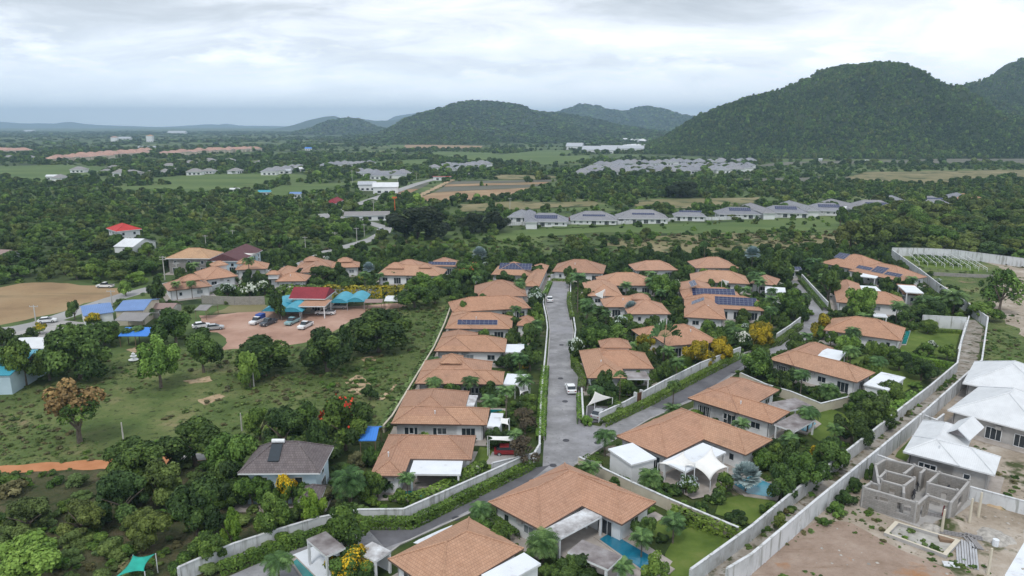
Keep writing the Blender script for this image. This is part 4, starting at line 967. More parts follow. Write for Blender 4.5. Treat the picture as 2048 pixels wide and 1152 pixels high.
far('green_field', [(230, 374), (420, 366), (540, 373), (400, 386), (240, 384)], 'crop_green')
far('green_field', [(905, 320), (1090, 300), (1180, 303), (1010, 324)], 'crop_green')
far('green_field', [(700, 326), (860, 318), (842, 331), (700, 335)], 'crop_green')
far('green_field', [(505, 392), (560, 372), (700, 368), (640, 382), (560, 392)], 'crop_green')
far('green_field', [(780, 288), (812, 286), (806, 296), (780, 296)], 'crop_green')
far('crop_field', [(806, 296), (812, 288), (870, 290), (966, 292), (960, 297), (880, 297)], 'crop_brown')
far('green_field', [(838, 312), (880, 303), (980, 306), (1010, 314), (900, 318)], 'crop_green')
far('green_field', [(1020, 322), (1050, 314), (1180, 311), (1175, 322), (1090, 330)], 'crop_green')
far('dry_field', [(1000, 350), (1100, 352), (1125, 356), (1040, 360), (985, 358)], 'dry_grass')
far('dry_field', [(920, 410), (1010, 404), (1100, 406), (1190, 403), (1195, 413), (1040, 420), (925, 424)], 'dry_grass')
far('crop_field', [(1245, 360), (1330, 356), (1310, 362)], 'crop_brown')
far('crop_field', [(1390, 364), (1500, 358), (1700, 354), (1695, 362), (1500, 366)], 'crop_grey')
far('dry_field', [(1270, 402), (1400, 398), (1520, 395), (1500, 410), (1400, 418), (1280, 416)], 'dry_grass')
far('crop_field', [(1500, 334), (1560, 325), (1680, 322), (1820, 321), (1960, 313), (2100, 302), (2300, 300), (2300, 326), (2048, 327), (1800, 327), (1620, 329)], 'crop_grey')
far('green_field', [(1940, 318), (2000, 306), (2060, 303), (2030, 316)], 'crop_green')
far('dry_field', [(1680, 362), (1730, 345), (1850, 343), (1990, 341), (2200, 340), (2200, 358), (1980, 358), (1850, 368)], 'dry_grass')
far('dry_field', [(1100, 452), (1230, 446), (1235, 452), (1110, 458)], 'crop_green', keep=False)
# lawns, patios and pools in the gardens
area('lawn', [(1822, 662), (1905, 650), (1924, 650), (1905, 722), (1880, 715), (1795, 705)], 'lawn')
area('lawn', [(1352, 1070), (1380, 1055), (1460, 1078), (1445, 1110), (1380, 1155), (1335, 1165), (1330, 1110)], 'lawn')
area('lawn', [(1280, 1052), (1320, 1040), (1352, 1070), (1330, 1085), (1290, 1068)], 'lawn')
area('lawn', [(1570, 815), (1600, 795), (1650, 815), (1720, 840), (1690, 870), (1640, 885), (1600, 860)], 'lawn')
area('lawn', [(1690, 722), (1740, 710), (1820, 735), (1850, 760), (1800, 790), (1745, 750)], 'lawn')
area('lawn', [(945, 930), (960, 895), (1030, 905), (1035, 925), (985, 940)], 'lawn')
area('lawn', [(1440, 1000), (1520, 985), (1560, 1010), (1500, 1050), (1430, 1030)], 'lawn')
area('lawn', [(1795, 905), (1830, 870), (1840, 880), (1812, 925), (1790, 915)], 'lawn')
for q in ([(1085, 880), (1092, 740), (1096, 680), (1093, 680), (1082, 760), (1076, 880)], [(1160, 790), (1166, 790), (1172, 848), (1163, 848)]): area('grass_verge', q, 'lawn')
area('carport_slab', [(970, 930), (985, 905), (1050, 912), (1068, 925), (1045, 933)], 'concrete')
area('carport_slab', [(1165, 848), (1175, 812), (1230, 815), (1205, 845)], 'dark_asphalt')
area('patio', [(1070, 1090), (1120, 1050), (1180, 1030), (1250, 1052), (1310, 1025), (1330, 1036), (1262, 1072), (1345, 1125), (1310, 1175), (1200, 1150)], 'paving', keep=True)
area('patio', [(1320, 962), (1345, 930), (1440, 915), (1482, 950), (1428, 992), (1385, 1000)], 'paving', keep=True)
area('patio', [(735, 985), (800, 975), (950, 950), (945, 968), (870, 985), (800, 1004), (745, 1000)], 'paving', keep=False)
def pool(label, q, mat='pool_blue', rim=True, world=None):
    pts = world or gp(q); c = sum(pts, V((0, 0, 0))) / len(pts); root = empty('swimming_pool', V((c.x, c.y, 0)), label, 'pool')
    b = MB(); b.prism([(p.x, p.y) for p in pts], .26, .28, mat); b.build('water', root, root)
    big = [c + (p - c) * (1 + .9 / max(1, (p - c).length)) for p in pts]; b = MB(); b.prism([(p.x, p.y) for p in big], -.1, .245, 'paving'); b.build('rim', root, root)
    KEEP.append([(p.x, p.y) for p in [c + (p - c) * 1.3 for p in pts]])
pool('deep blue L-shaped swimming pool beside the white pillared patio', [(1199, 1082), (1221, 1069), (1335, 1136), (1308, 1160)])
pool('teal pool behind the low hedge of the pillared veranda', [(796, 1000), (803, 986), (868, 983), (846, 1000)], 'pool_teal')
pool('light blue pool next to the silver palm', [(1495, 990), (1468, 972), (1500, 955), (1552, 975), (1545, 998)], 'pool_light')
pool('small light blue pool beside the stained flat roof', [(1585, 858), (1590, 840), (1615, 836), (1632, 850), (1612, 866)], 'pool_light')
pool('narrow teal pool between the villa wall and the palms', [(978, 832), (980, 822), (1004, 822), (1004, 833)], 'pool_teal')
pool('narrow green pool at the end of the long white villa', [(1803, 690), (1812, 663), (1821, 663), (1812, 690)], 'pool_teal')
pool('green lap pool along the white deck', [(586, 1128), (594, 1122), (630, 1158), (612, 1165)], 'pool_teal')
pool('small teal pool in front of the flat canopy', [(1030, 690), (1054, 689), (1056, 697), (1032, 698)], 'pool_teal')
# ------------------------------------------------------------ hills
def fbm(x, y, s, o=0, n=4):
    v = 0; a = 1; t = 0
    for k in range(n):
        f = (2.1 ** k) / s
        v = v + a * (np.sin(x * f * 1.7 + y * f * .9 + 1.3 * k + o) * np.cos(y * f * 1.5 - x * f * .7 + 2.1 * k + o * 1.7) + .5 * np.sin((x + y) * f * 2.3 + k * 3 + o)); t += a; a *= .55
    return v / t
HILLS = []
def hill(name, sil, Dr, front, back, mat='hill_soil', nx=160, ny=60, rough=1.0, seed=0, skew=None):
    pts = [D(x, y, Dr) for x, y in sil]; X = np.array([p.x for p in pts]); Z = np.array([max(p.z, 0) for p in pts])
    gx = np.linspace(X[0], X[-1], nx); ty = np.linspace(-1, 1, ny); gx, ty = np.meshgrid(gx, ty)
    zr = np.interp(gx, X, Z); fr_ = np.where(ty < 0, front, back); y = Dr + ty * fr_
    t = np.abs(ty); f = (0.5 + 0.5 * np.cos(np.pi * t ** .85)) * .55 + (1 - t) * .45
    sp = fbm(gx, y * .35, Dr * .11, seed) * np.sin(np.pi * np.clip(t * 1.05, 0, 1)) * .42 * rough
    z = zr * np.clip(f + sp * (1 - .3 * t), -.02, 1.02) - 1.0 * (t > .97)
    z = z - (zr < 1) * .8
    v = np.stack([gx, y, z - .3], -1).reshape(-1, 3); i = np.arange(nx * ny).reshape(ny, nx)
    q = np.stack([i[:-1, :-1], i[:-1, 1:], i[1:, 1:], i[1:, :-1]], -1).reshape(-1, 4)
    o = link(bpy.data.objects.new(name, npmesh(name, v, q, mat))); o['kind'] = ST
    o.data.polygons.foreach_set('use_smooth', [True] * len(q))
    HILLS.append((gx[0], ty[:, 0] * np.where(ty[:, 0] < 0, front, back) + Dr, z)); return len(HILLS) - 1
def hill_z(k, x, y):
    gx, gy, z = HILLS[k]; ix = np.clip(np.interp(x, gx, np.arange(len(gx))), 0, len(gx) - 1.001); iy = np.clip(np.interp(y, gy, np.arange(len(gy))), 0, len(gy) - 1.001)
    i0 = ix.astype(int); j0 = iy.astype(int); fx = ix - i0; fy = iy - j0
    r = (z[j0, i0] * (1 - fx) + z[j0, i0 + 1] * fx) * (1 - fy) + (z[j0 + 1, i0] * (1 - fx) + z[j0 + 1, i0 + 1] * fx) * fy
    return np.where((x > gx[0]) & (x < gx[-1]) & (y > gy[0]) & (y < gy[-1]), r, 0)
SPUR = 1
H1 = hill('steep_hill', [(1255, 330), (1290, 308), (1340, 283), (1400, 249), (1440, 225), (1500, 197), (1560, 181), (1600, 165), (1680, 141), (1740, 131), (1775, 129), (1790, 133), (1810, 147), (1830, 163), (1870, 190), (1930, 218), (2000, 238), (2100, 262), (2250, 300)], 1420, 370, 420, nx=220, ny=90, seed=1, rough=1.5)
H2 = hill('steep_hill', [(1700, 300), (1780, 240), (1830, 208), (1880, 191), (1920, 175), (1980, 154), (2048, 133), (2120, 110), (2220, 100), (2350, 110), (2500, 170), (2700, 290)], 1800, 560, 500, nx=160, ny=70, seed=2, rough=1.4)
H3 = hill('forested_hill', [(700, 292), (760, 270), (790, 258), (830, 238), (870, 227), (920, 212), (950, 207), (985, 207), (1030, 214), (1060, 223), (1110, 226), (1180, 236), (1240, 252), (1300, 262), (1380, 275), (1420, 290)], 3000, 1050, 900, nx=200, ny=70, seed=3, rough=1.3)
H4 = hill('forested_hill', [(1020, 262), (1080, 235), (1125, 223), (1165, 211), (1185, 212), (1215, 220), (1245, 226), (1270, 219), (1290, 215), (1320, 221), (1350, 233), (1375, 234), (1400, 238), (1425, 247), (1470, 262)], 4600, 900, 800, nx=160, seed=4)
H5 = hill('low_knoll', [(790, 284), (820, 270), (860, 263), (900, 262), (940, 263), (975, 274), (1000, 286)], 1950, 180, 200, nx=90, ny=40, seed=5)
H6 = hill('forested_hill', [(620, 262), (645, 250), (670, 243), (700, 238), (715, 240), (740, 252), (775, 262)], 3700, 420, 500, nx=90, ny=40, seed=6)
H7 = hill('distant_hill', [(570, 258), (595, 249), (620, 240), (650, 233), (668, 231), (690, 239), (720, 237), (750, 241), (790, 240), (830, 228), (870, 222), (910, 216), (950, 222), (1000, 240), (1050, 256)], 7200, 900, 900, nx=160, ny=40, seed=7)
H8 = hill('distant_mountain', [(-300, 240), (-100, 243), (0, 243), (30, 246), (60, 247), (80, 246), (110, 247), (140, 243), (160, 247), (200, 250), (260, 252), (320, 256)], 12000, 900, 900, nx=120, ny=24, seed=8, rough=.3)
hill('distant_mountain', [(330, 256), (420, 248), (440, 250), (450, 247), (480, 251), (560, 252), (620, 256)], 13000, 600, 600, nx=80, ny=20, seed=9, rough=.3)
hill('distant_mountain', [(760, 250), (790, 232), (830, 226), (880, 220), (930, 213), (1010, 209), (1040, 211), (1090, 224), (1200, 246)], 10500, 900, 900, nx=80, ny=24, seed=10, rough=.3)
hill('distant_mountain', [(1380, 250), (1410, 235), (1425, 231), (1440, 236), (1470, 250)], 11500, 400, 400, nx=40, ny=20, seed=11, rough=.3)
# ------------------------------------------------------------ villas of the estate
VG = 'terracotta roofed villas of the estate'
villa('terracotta villa cut by the bottom edge with a white flat annex', 'villa', (758, 1127), (858, 1200), [([(758, 1127), (1048, 1097)], [(1048, 1097), (880, 1192)])], canopy=[((962, 1149), (1048, 1104), (1079, 1128), 'white_slab', 3.3, 'wall')], land='the bottom edge terracotta villa', group=VG)
villa('L-shaped terracotta villa with stained pillared patio beside the blue pool', 'villa', (976, 1004), (1082, 1060), [([(976, 1004), (1082, 1060)], [(976, 1004), (1312, 1004)]), ([(976, 1004), (1312, 1004)], [(1174, 1016), (1312, 1004)])],
      canopy=[((1117, 1078), (1207, 1030), (1174, 1014), 'stained_slab', 3.0), ((1135, 1103), (1216, 1138), (1251, 1114), 'dark_slab', 2.8)], land='the villa with the blue pool', group=VG)
villa('L-shaped terracotta villa with big white sail canopies over its terrace', 'villa', (1231, 872), (1334, 915), [([(1231, 872), (1334, 915)], [(1231, 872), (1545, 880)]), ([(1231, 872), (1545, 880)], [(1407, 878), (1545, 880)])],
      canopy=[((1216, 897), (1263, 929), (1303, 909), 'white_slab', 3.3, 'wall'), ((1325, 922), (1372, 943), (1444, 900), 'white_slab', 3.1)], land='the villa with big white sails', group=VG)
villa('terracotta villa with speckled tiles and two stained patio roofs above the blue-walled court', 'villa', (1376, 796), (1544, 847), [([(1376, 796), (1544, 847)], [(1544, 847), (1582, 825)]), ([(1376, 796), (1531, 796)], [(1376, 796), (1565, 782)])],
      canopy=[((1537, 805), (1571, 822), (1593, 796), 'dark_slab', 2.9), ((1548, 848), (1590, 862), (1610, 832), 'dark_slab', 2.9)], land='the villa with speckled tiles', group=VG)
villa('L-shaped terracotta villa with a white slatted pergola in its inner corner', 'villa', (1536, 718), (1714, 765), [([(1536, 718), (1714, 765)], [(1714, 765), (1743, 744)]), ([(1536, 718), (1633, 712)], [(1536, 718), (1664, 696)])],
      canopy=[((1634, 712), (1679, 720), (1689, 702), 'white_slab', 3.4)], land='the villa with the white pergola', group=VG)
villa('long straight terracotta villa beside the large mown lawn', 'villa', (1647, 660), (1803, 682), [([(1647, 660), (1803, 682)], [(1803, 682), (1815, 657)])], land='the long villa by the lawn', group=VG)
villa('terracotta villa with white render between the leafy light tree and the flat roofed annex', 'villa', (1673, 604), (1735, 609), [([(1673, 604), (1735, 609)], [(1673, 604), (1720, 568)]), ([(1700, 604), (1814, 612)], [(1814, 612), (1825, 597)])],
      canopy=[((1728, 583), (1766, 585), (1770, 573), 'white_slab', 3.0), ((1748, 632), (1776, 634), (1778, 628), 'white_slab', 2.6)], land='the villa near the tall boundary wall', group=VG)
villa('long terracotta villa with four solar arrays at the top right end', 'villa', (1692, 533), (1822, 559), [([(1640, 525), (1752, 540)], [(1640, 525), ('r', 1690, 505)]), ([(1697, 541), (1822, 559)], [(1697, 541), ('r', 1760, 524)])],
      solar=[(1684, 512, 4, 2, 0), (1729, 536, 5, 1, 1), (1760, 540, 4, 2, 1), (1787, 549, 5, 1, 1)], canopy=[((1718, 552), (1752, 556), (1740, 545), 'white_slab', 3.2)], land='the villa with four solar arrays', group=VG)
villa('terracotta villa with one row of nine solar panels', 'villa', (890, 657), (1024, 658), [([(890, 657), (1024, 658)], [(890, 657), ('r', 990, 625)]), ([(890, 657), (945, 657)], [(890, 657), (904, 626)])], solar=[(955, 645, 9, 1, 0)], land='the villa with nine solar panels', group=VG)
villa('terracotta villa just below the nine solar panels with a white canopy', 'villa', (868, 702), (1010, 704), [([(868, 702), (1010, 704)], [(1010, 704), (1014, 678)]), ([(868, 702), (945, 702)], [(868, 702), (884, 665)])],
      canopy=[((1010, 704), (1049, 704), (1052, 688), 'white_slab', 2.9)], land='the villa with the white canopy', group=VG)
villa('terracotta villa with pointed raised roof and a white roof vent', 'villa', (829, 767), (1006, 769), [([(829, 767), (978, 768)], [(829, 767), (849, 722)]), ([(829, 767), (1006, 769)], [(1006, 769), (1010, 744)])], cup=[(902, 723, 4.2, 4.2)],
      canopy=[((1006, 768), (1050, 770), (1048, 748), 'white_slab', 2.8)], land='the villa with pointed raised roof', group=VG)
villa('broad terracotta villa with a white annex and back courtyard slab', 'villa', (782, 847), (974, 850), [([(782, 847), (974, 850)], [(974, 850), (980, 817)]), ([(782, 847), (922, 849)], [(782, 847), (927, 783)])],
      canopy=[((920, 810), (948, 811), (952, 790), 'stained_slab', 3.0), ((974, 852), (1000, 853), (1005, 826), 'white_slab', 3.0, 'wall')], land='the back courtyard villa', group=VG)
villa('terracotta villa with a pillared veranda under a white slab facing the hedge', 'villa', (739, 951), (806, 952), [([(739, 951), (808, 952)], [(739, 951), (954, 872)]), ([(739, 951), (943, 919)], [(943, 919), (954, 872)])],
      canopy=[((818, 947), (921, 948), (930, 921), 'white_slab', 2.9)], land='the villa with the pillared veranda', group=VG)
villa('terracotta villa directly above the villa with nine solar panels', 'villa', (905, 624), (1062, 616), [([(905, 624), (1062, 616)], [(905, 624), ('r', 1000, 592)]), ([(905, 624), (925, 624)], [(905, 624), (912, 606)])], land='the villa above the solar row', group=VG)
villa('terracotta villa behind the small palms on the left side of the street', 'villa', (948, 593), (1054, 592), [([(948, 593), (1054, 592)], [(948, 593), ('r', 1000, 560)])], land='the villa behind small palms', group=VG)
villa('terracotta villa with a double solar array near the street end', 'villa', (982, 549), (1050, 551), [([(982, 549), (1062, 551)], [(982, 549), ('r', 1030, 524)]), ([(1046, 570), (1080, 570)], [(1046, 572), (1090, 531)])], solar=[(1031, 533, 10, 2, 0)], land='the villa with the double array', group=VG)
villa('terracotta villa closing the far end of the street', 'villa', (1104, 543), (1207, 547), [([(1104, 543), (1207, 547)], [(1104, 543), ('r', 1160, 519)])], land='the villa closing the street', group=VG)
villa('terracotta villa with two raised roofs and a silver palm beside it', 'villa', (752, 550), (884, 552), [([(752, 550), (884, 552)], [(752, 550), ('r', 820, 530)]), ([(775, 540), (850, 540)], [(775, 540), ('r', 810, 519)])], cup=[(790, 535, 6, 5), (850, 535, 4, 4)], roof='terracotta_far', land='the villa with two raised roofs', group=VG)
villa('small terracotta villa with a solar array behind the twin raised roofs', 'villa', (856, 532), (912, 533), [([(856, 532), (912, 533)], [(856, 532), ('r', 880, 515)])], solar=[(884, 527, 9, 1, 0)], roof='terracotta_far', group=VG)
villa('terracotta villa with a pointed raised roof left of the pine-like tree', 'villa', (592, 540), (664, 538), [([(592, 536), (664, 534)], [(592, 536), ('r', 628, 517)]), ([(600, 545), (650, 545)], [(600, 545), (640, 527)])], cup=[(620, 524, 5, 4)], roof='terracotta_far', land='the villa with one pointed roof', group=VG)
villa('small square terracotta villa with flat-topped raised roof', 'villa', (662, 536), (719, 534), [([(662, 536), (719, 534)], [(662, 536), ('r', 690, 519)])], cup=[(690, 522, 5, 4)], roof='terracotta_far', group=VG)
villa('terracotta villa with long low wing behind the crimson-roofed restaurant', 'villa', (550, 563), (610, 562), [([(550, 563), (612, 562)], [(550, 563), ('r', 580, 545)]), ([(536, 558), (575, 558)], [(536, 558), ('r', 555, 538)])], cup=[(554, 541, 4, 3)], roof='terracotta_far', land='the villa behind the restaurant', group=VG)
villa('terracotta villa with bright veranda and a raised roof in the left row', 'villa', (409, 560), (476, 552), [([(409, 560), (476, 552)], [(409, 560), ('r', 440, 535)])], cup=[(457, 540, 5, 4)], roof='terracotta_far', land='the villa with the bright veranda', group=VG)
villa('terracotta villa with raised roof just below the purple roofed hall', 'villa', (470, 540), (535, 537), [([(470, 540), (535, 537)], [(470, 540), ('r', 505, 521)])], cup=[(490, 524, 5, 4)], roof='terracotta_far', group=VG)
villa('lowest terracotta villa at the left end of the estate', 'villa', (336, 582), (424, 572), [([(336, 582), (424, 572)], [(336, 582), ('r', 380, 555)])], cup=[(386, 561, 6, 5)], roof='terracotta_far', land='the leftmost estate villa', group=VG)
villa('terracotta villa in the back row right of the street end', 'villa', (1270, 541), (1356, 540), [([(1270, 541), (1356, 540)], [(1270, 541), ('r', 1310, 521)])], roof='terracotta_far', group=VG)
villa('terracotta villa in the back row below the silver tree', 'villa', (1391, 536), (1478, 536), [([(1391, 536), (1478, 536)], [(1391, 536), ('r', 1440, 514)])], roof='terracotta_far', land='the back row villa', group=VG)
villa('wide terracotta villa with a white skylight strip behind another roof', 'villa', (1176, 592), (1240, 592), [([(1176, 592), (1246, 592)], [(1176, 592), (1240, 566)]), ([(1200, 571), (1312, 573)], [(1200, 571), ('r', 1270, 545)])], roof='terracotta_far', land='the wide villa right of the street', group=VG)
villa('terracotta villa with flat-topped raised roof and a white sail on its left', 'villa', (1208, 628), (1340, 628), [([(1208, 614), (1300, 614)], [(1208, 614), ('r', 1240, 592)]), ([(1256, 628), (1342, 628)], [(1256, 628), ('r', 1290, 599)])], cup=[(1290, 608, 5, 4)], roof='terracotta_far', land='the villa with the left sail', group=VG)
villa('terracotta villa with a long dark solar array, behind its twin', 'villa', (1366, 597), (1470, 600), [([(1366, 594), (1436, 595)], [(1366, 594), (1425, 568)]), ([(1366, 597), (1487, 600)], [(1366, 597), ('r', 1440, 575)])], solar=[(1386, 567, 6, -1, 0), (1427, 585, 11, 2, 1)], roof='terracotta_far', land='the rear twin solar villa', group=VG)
villa('terracotta villa with a light solar square and a long array facing the bend', 'villa', (1368, 634), (1452, 639), [([(1368, 634), (1452, 639)], [(1368, 634), (1440, 604)]), ([(1368, 634), (1528, 620)], [(1480, 619), ('r', 1470, 591)])], solar=[(1396, 602, 3, -2, 0), (1471, 603, 10, 2, 1)], land='the front twin solar villa', group=VG)
villa('terracotta villa half hidden behind dark palms and a round tree', 'villa', (1382, 563), (1500, 568), [([(1382, 563), (1500, 568)], [(1382, 563), ('r', 1440, 541)])], roof='terracotta_far', land='the villa hidden by palms', group=VG)
villa('small terracotta villa with a white slab roof beside the bend', 'villa', (1500, 566), (1552, 571), [([(1500, 566), (1552, 571)], [(1500, 566), ('r', 1525, 551)])], canopy=[((1530, 585), (1572, 588), (1570, 575), 'white_slab', 3.0, 'wall')], roof='terracotta_far', land='the small villa at the bend', group=VG)
villa('terracotta villa between the yellow flowering trees', 'villa', (1335, 696), (1440, 688), [([(1335, 692), (1444, 686)], [(1335, 692), ('r', 1385, 649)]), ([(1286, 676), (1400, 672)], [(1286, 676), ('r', 1330, 652)])], land='the villa between yellow trees', group=VG)
villa('terracotta villa with a flat-topped raised roof on the street corner', 'villa', (1174, 756), (1253, 756), [([(1174, 756), (1253, 756)], [(1174, 756), (1176, 702)]), ([(1174, 736), (1308, 737)], [(1308, 737), (1300, 706)])], cup=[(1237, 705, 6.5, 4.6)], canopy=[((1255, 757), (1300, 757), (1300, 742), 'dark_slab', 2.8)], land='the street corner villa', group=VG)
villa('small guard house with solar roof at the far gate', 'gatehouse', (1575, 541), (1598, 541), [([(1575, 541), (1598, 541)], [(1575, 541), (1598, 531)])], solar=[(1586, 537, 5, 1, 0)], roof='slate_far', name='gatehouse')
villa('small gazebo with hipped terracotta roof and pale ribs beside the street', 'gazebo', (1033, 651), (1068, 652), [([(1033, 651), (1068, 652)], [(1033, 651), (1066, 637)])], z=2.5, name='gazebo', win=False, over=.4, pitch=32)
villa('white cube pavilion with flat roof behind the round tree', 'pavilion', (1727, 768), (1767, 781), [([(1740, 772), (1755, 776)], [(1740, 772), (1745, 768)])], z=2.4, name='pavilion', win=False, terrace=False, canopy=[((1727, 768), (1777, 780), (1829, 758), 'white_slab', 3.2, 'wall')])
villa('terracotta edged flat-roofed annex with white service roof', 'annex', (1806, 588), (1846, 591), [([(1806, 588), (1846, 591)], [(1806, 588), (1850, 572)])], z=3.2, pitch=9, name='annex', roof='terracotta_far', canopy=[((1812, 584), (1848, 586), (1848, 572), 'white_slab', 4.4)])
# houses that are not part of the estate
def heater(root, fr, rs):
    r = rs[0]; t = math.tan(R(34)); c = fr.W(r[0] + 3.6, r[1] + 1.3, 5.0 + 1.3 * t + .15); sl_ = (fr.n + V((0, 0, t))).normalized()
    b = MB(); b.box(c, fr.u * 1.5, sl_ * 2.6, V((0, 0, .1)), 'glass'); o = b.build('solar_heater', root, root)
    b = MB(); b.tube([c + sl_ * 2.9 + V((0, 0, .25)), c + sl_ * 2.9 + fr.u * 1.7 + V((0, 0, .25))], .28, 'frame_white', 10); b.build('water_tank', o, root)
villa('pale blue two-storey house with grey tiled roof and a solar water heater', 'house', (475, 947), (640, 946), [([(475, 947), (640, 946)], [(475, 947), (648, 893)])], roof='grey_tile', wall='pale_blue_wall', z=5.0, pitch=34, name='house', land='the grey-roofed blue house', extra=heater, density=.9)
villa('small pale blue outbuilding with grey pyramid roof and louvred window', 'outbuilding', (596, 1003), (640, 1002), [([(596, 1003), (640, 1002)], [(596, 1003), (640, 972)])], roof='grey_tile', wall='pale_blue_wall', z=3.4, pitch=35, name='outbuilding', terrace=False)
villa('large house with broad tan hipped roof and reddish walls', 'house', (330, 517), (414, 517), [([(330, 517), (420, 517)], [(330, 517), ('r', 370, 496)])], roof='tan_tile', wall='block', z=5.5, pitch=24, name='house', land='the tan hipped house', cup=[])
villa('long hall with dark purple sloping roof', 'hall', (416, 522), (482, 522), [([(412, 522), (482, 522)], [(412, 522), (480, 500)])], roof='purple_tile', wall='pale_blue_wall', z=4.5, pitch=22, name='hall', gables=(0,), land='the purple roofed hall')
villa('two-storey white house with bright red roof among the woods', 'house', (232, 463), (284, 458), [([(232, 463), (284, 458)], [(232, 463), (284, 450)])], roof='red_tile', z=5.6, pitch=24, name='house', land='the red-roofed white house')
shed('white house with plain white gable roof below the red-roofed house', [(226, 493), (266, 494), (272, 481)], 3.0, 5.2, 'white_metal', 'white_wall', 'house', cat='house', land='the white gabled house')
villa('maroon roofed small house far left of the crop fields', 'house', (650, 407), (672, 407), [([(650, 407), (672, 407)], [(650, 407), (672, 400)])], roof='crimson_tile', z=3.5, pitch=35, name='house')
shed('red-roofed cottage at the left edge in the woods', [(-20, 510), (8, 511), (12, 503)], 3, 4.5, 'rust_metal', 'white_wall', 'cottage', cat='cottage')
villa('restaurant hall with broad crimson roof beside the dirt lot', 'restaurant', (580, 597), (659, 598), [([(577, 597), (650, 598)], [(577, 597), ('r', 620, 574)])], roof='crimson_tile', wall='cream_wall', z=3.9, pitch=25, name='restaurant', gables=(0,), land='the crimson-roofed restaurant', canopy=[((596, 612), (650, 612), (651, 599), 'terracotta', 3.4)])
# blue sheds and neighbours
shed('blue metal roofed long house, left section', [(166, 632), (228, 624), (240, 602)], 3.4, 4.6, 'blue_metal', 'white_wall', 'long_house', cat='house', land='the blue roofed long house')
shed('blue metal roofed long house, higher right section with cream wall', [(228, 622), (288, 620), (296, 598)], 4.0, 5.2, 'blue_metal', 'cream_wall', 'long_house', cat='house')
shed('open shelter with weathered grey metal roof below the blue long house', [(228, 641), (284, 642), (302, 625)], 2.8, 3.8, 'grey_metal', posts=True, closed=False, name='shelter', cat='shelter')
shed('bright blue metal roofed shelter behind palm trunks', [(236, 672), (301, 672), (326, 655)], 2.8, 3.9, 'bright_blue_metal', closed=False, name='shelter', cat='shelter', land='the bright blue shelter')
shed('low rusty red roofed house right of the blue long house', [(296, 618), (345, 618), (348, 607)], 2.6, 3.5, 'rust_metal', 'old_wall', 'cottage', cat='cottage')
shed('small open hut with pale grey roof at the edge of the dirt lot', [(388, 620), (412, 621), (418, 609)], 2.6, 3.3, 'grey_metal', closed=False, name='hut', cat='hut')
shed('white roofed building behind the left trees', [(14, 697), (112, 697), (114, 674)], 3.5, 4.6, 'white_metal', 'white_wall', 'house', cat='house', land='the white roofed building')
shed('turquoise roofed building cut by the left edge', [(-60, 752), (20, 750), (18, 700)], 4.0, 5.6, 'teal_metal', 'pale_blue_wall', 'house', cat='house', land='the turquoise roofed building')
shed('small stall with white and rusty roof at the far end of the lot', [(768, 602), (797, 602), (799, 591)], 2.8, 3.3, 'white_metal', closed=False, name='stall', cat='stall')
shed('long open shed with pinkish roof behind the stall', [(728, 605), (764, 605), (766, 598)], 2.4, 2.8, 'rust_metal', closed=False, name='shed', cat='shed')
shed('blue tarpaulin lean-to beside the left villa wall', [(717, 881), (752, 881), (764, 852)], 2.6, 3.6, 'bright_blue_metal', closed=False, name='lean_to', cat='shelter')
for k, (ax, ay, bx_, dp, lb) in enumerate([(522, 623, 563, 9, 'front left turquoise arched shelter beside the restaurant'), (560, 624, 604, 9, 'front right turquoise arched shelter beside the restaurant'), (538, 609, 592, 8, 'rear flat-arched turquoise shelter against the crimson roof'),
                                 (659, 606, 695, 9, 'left one of the two turquoise arched shelters right of the restaurant'), (692, 604, 729, 9, 'right one of the two turquoise arched shelters near the yellow hedge')]):
    vault(lb, (ax, ay), (bx_, ay), dp, 2.3, 1.2 if k != 2 else .8, 'teal_metal')
LAND.append((P(565, 625), 'the turquoise arched shelters'))
# white roofed houses under construction
villa('newly built house with white metal roof and small gabled dormer', 'house', (1806, 903), (1990, 950), [([(1806, 903), (1990, 950)], [(1990, 950), (2046, 925)]), ([(1806, 903), (1920, 930)], [(1806, 903), (1890, 850)])], roof='white_metal', wall='concrete', z=3.4, pitch=26, name='new_house', land='the new house with gabled dormer', terrace=True)
villa('second new house with white metal hip roof behind the dormer house', 'house', (1895, 820), (2047, 860), [([(1895, 820), (2090, 870)], [(1895, 820), (1965, 775)])], roof='white_metal', wall='concrete', z=3.4, pitch=26, name='new_house', land='the second new house')
villa('rearmost new house with white metal hip roof', 'house', (1925, 766), (2060, 792), [([(1925, 766), (2110, 800)], [(1925, 766), (1990, 730)])], roof='white_metal', wall='concrete', z=3.4, pitch=26, name='new_house')
def dormer(label, A, B, C, zt):
    pass
d0 = P(1887, 866, 4.6); d1 = P(1940, 881, 4.6); u_ = (d1 - d0); l_ = u_.length; u_.normalize(); n_ = V((-u_.y, u_.x, 0)); mid = d0 + u_ * l_ / 2 + V((0, 0, l_ * .38))
for o in list(SC.objects):
    if o.name == 'new_house':
        b = MB(); b.slope([d0, mid, mid + n_ * 7, d0 + n_ * 7], 'white_metal', n_); b.slope([mid, d1, d1 + n_ * 7, mid + n_ * 7], 'white_metal', n_)
        q = b.build('dormer_roof', o, o); q.modifiers.new('t', 'SOLIDIFY').thickness = .15
        b = MB(); b.face([d0 + n_ * .6 + u_ * .5, d1 + n_ * .6 - u_ * .5, mid + n_ * .6 - V((0, 0, .3))], 'dark_slab'); b.build('gable_panel', q, o).modifiers.new('t', 'SOLIDIFY').thickness = .1
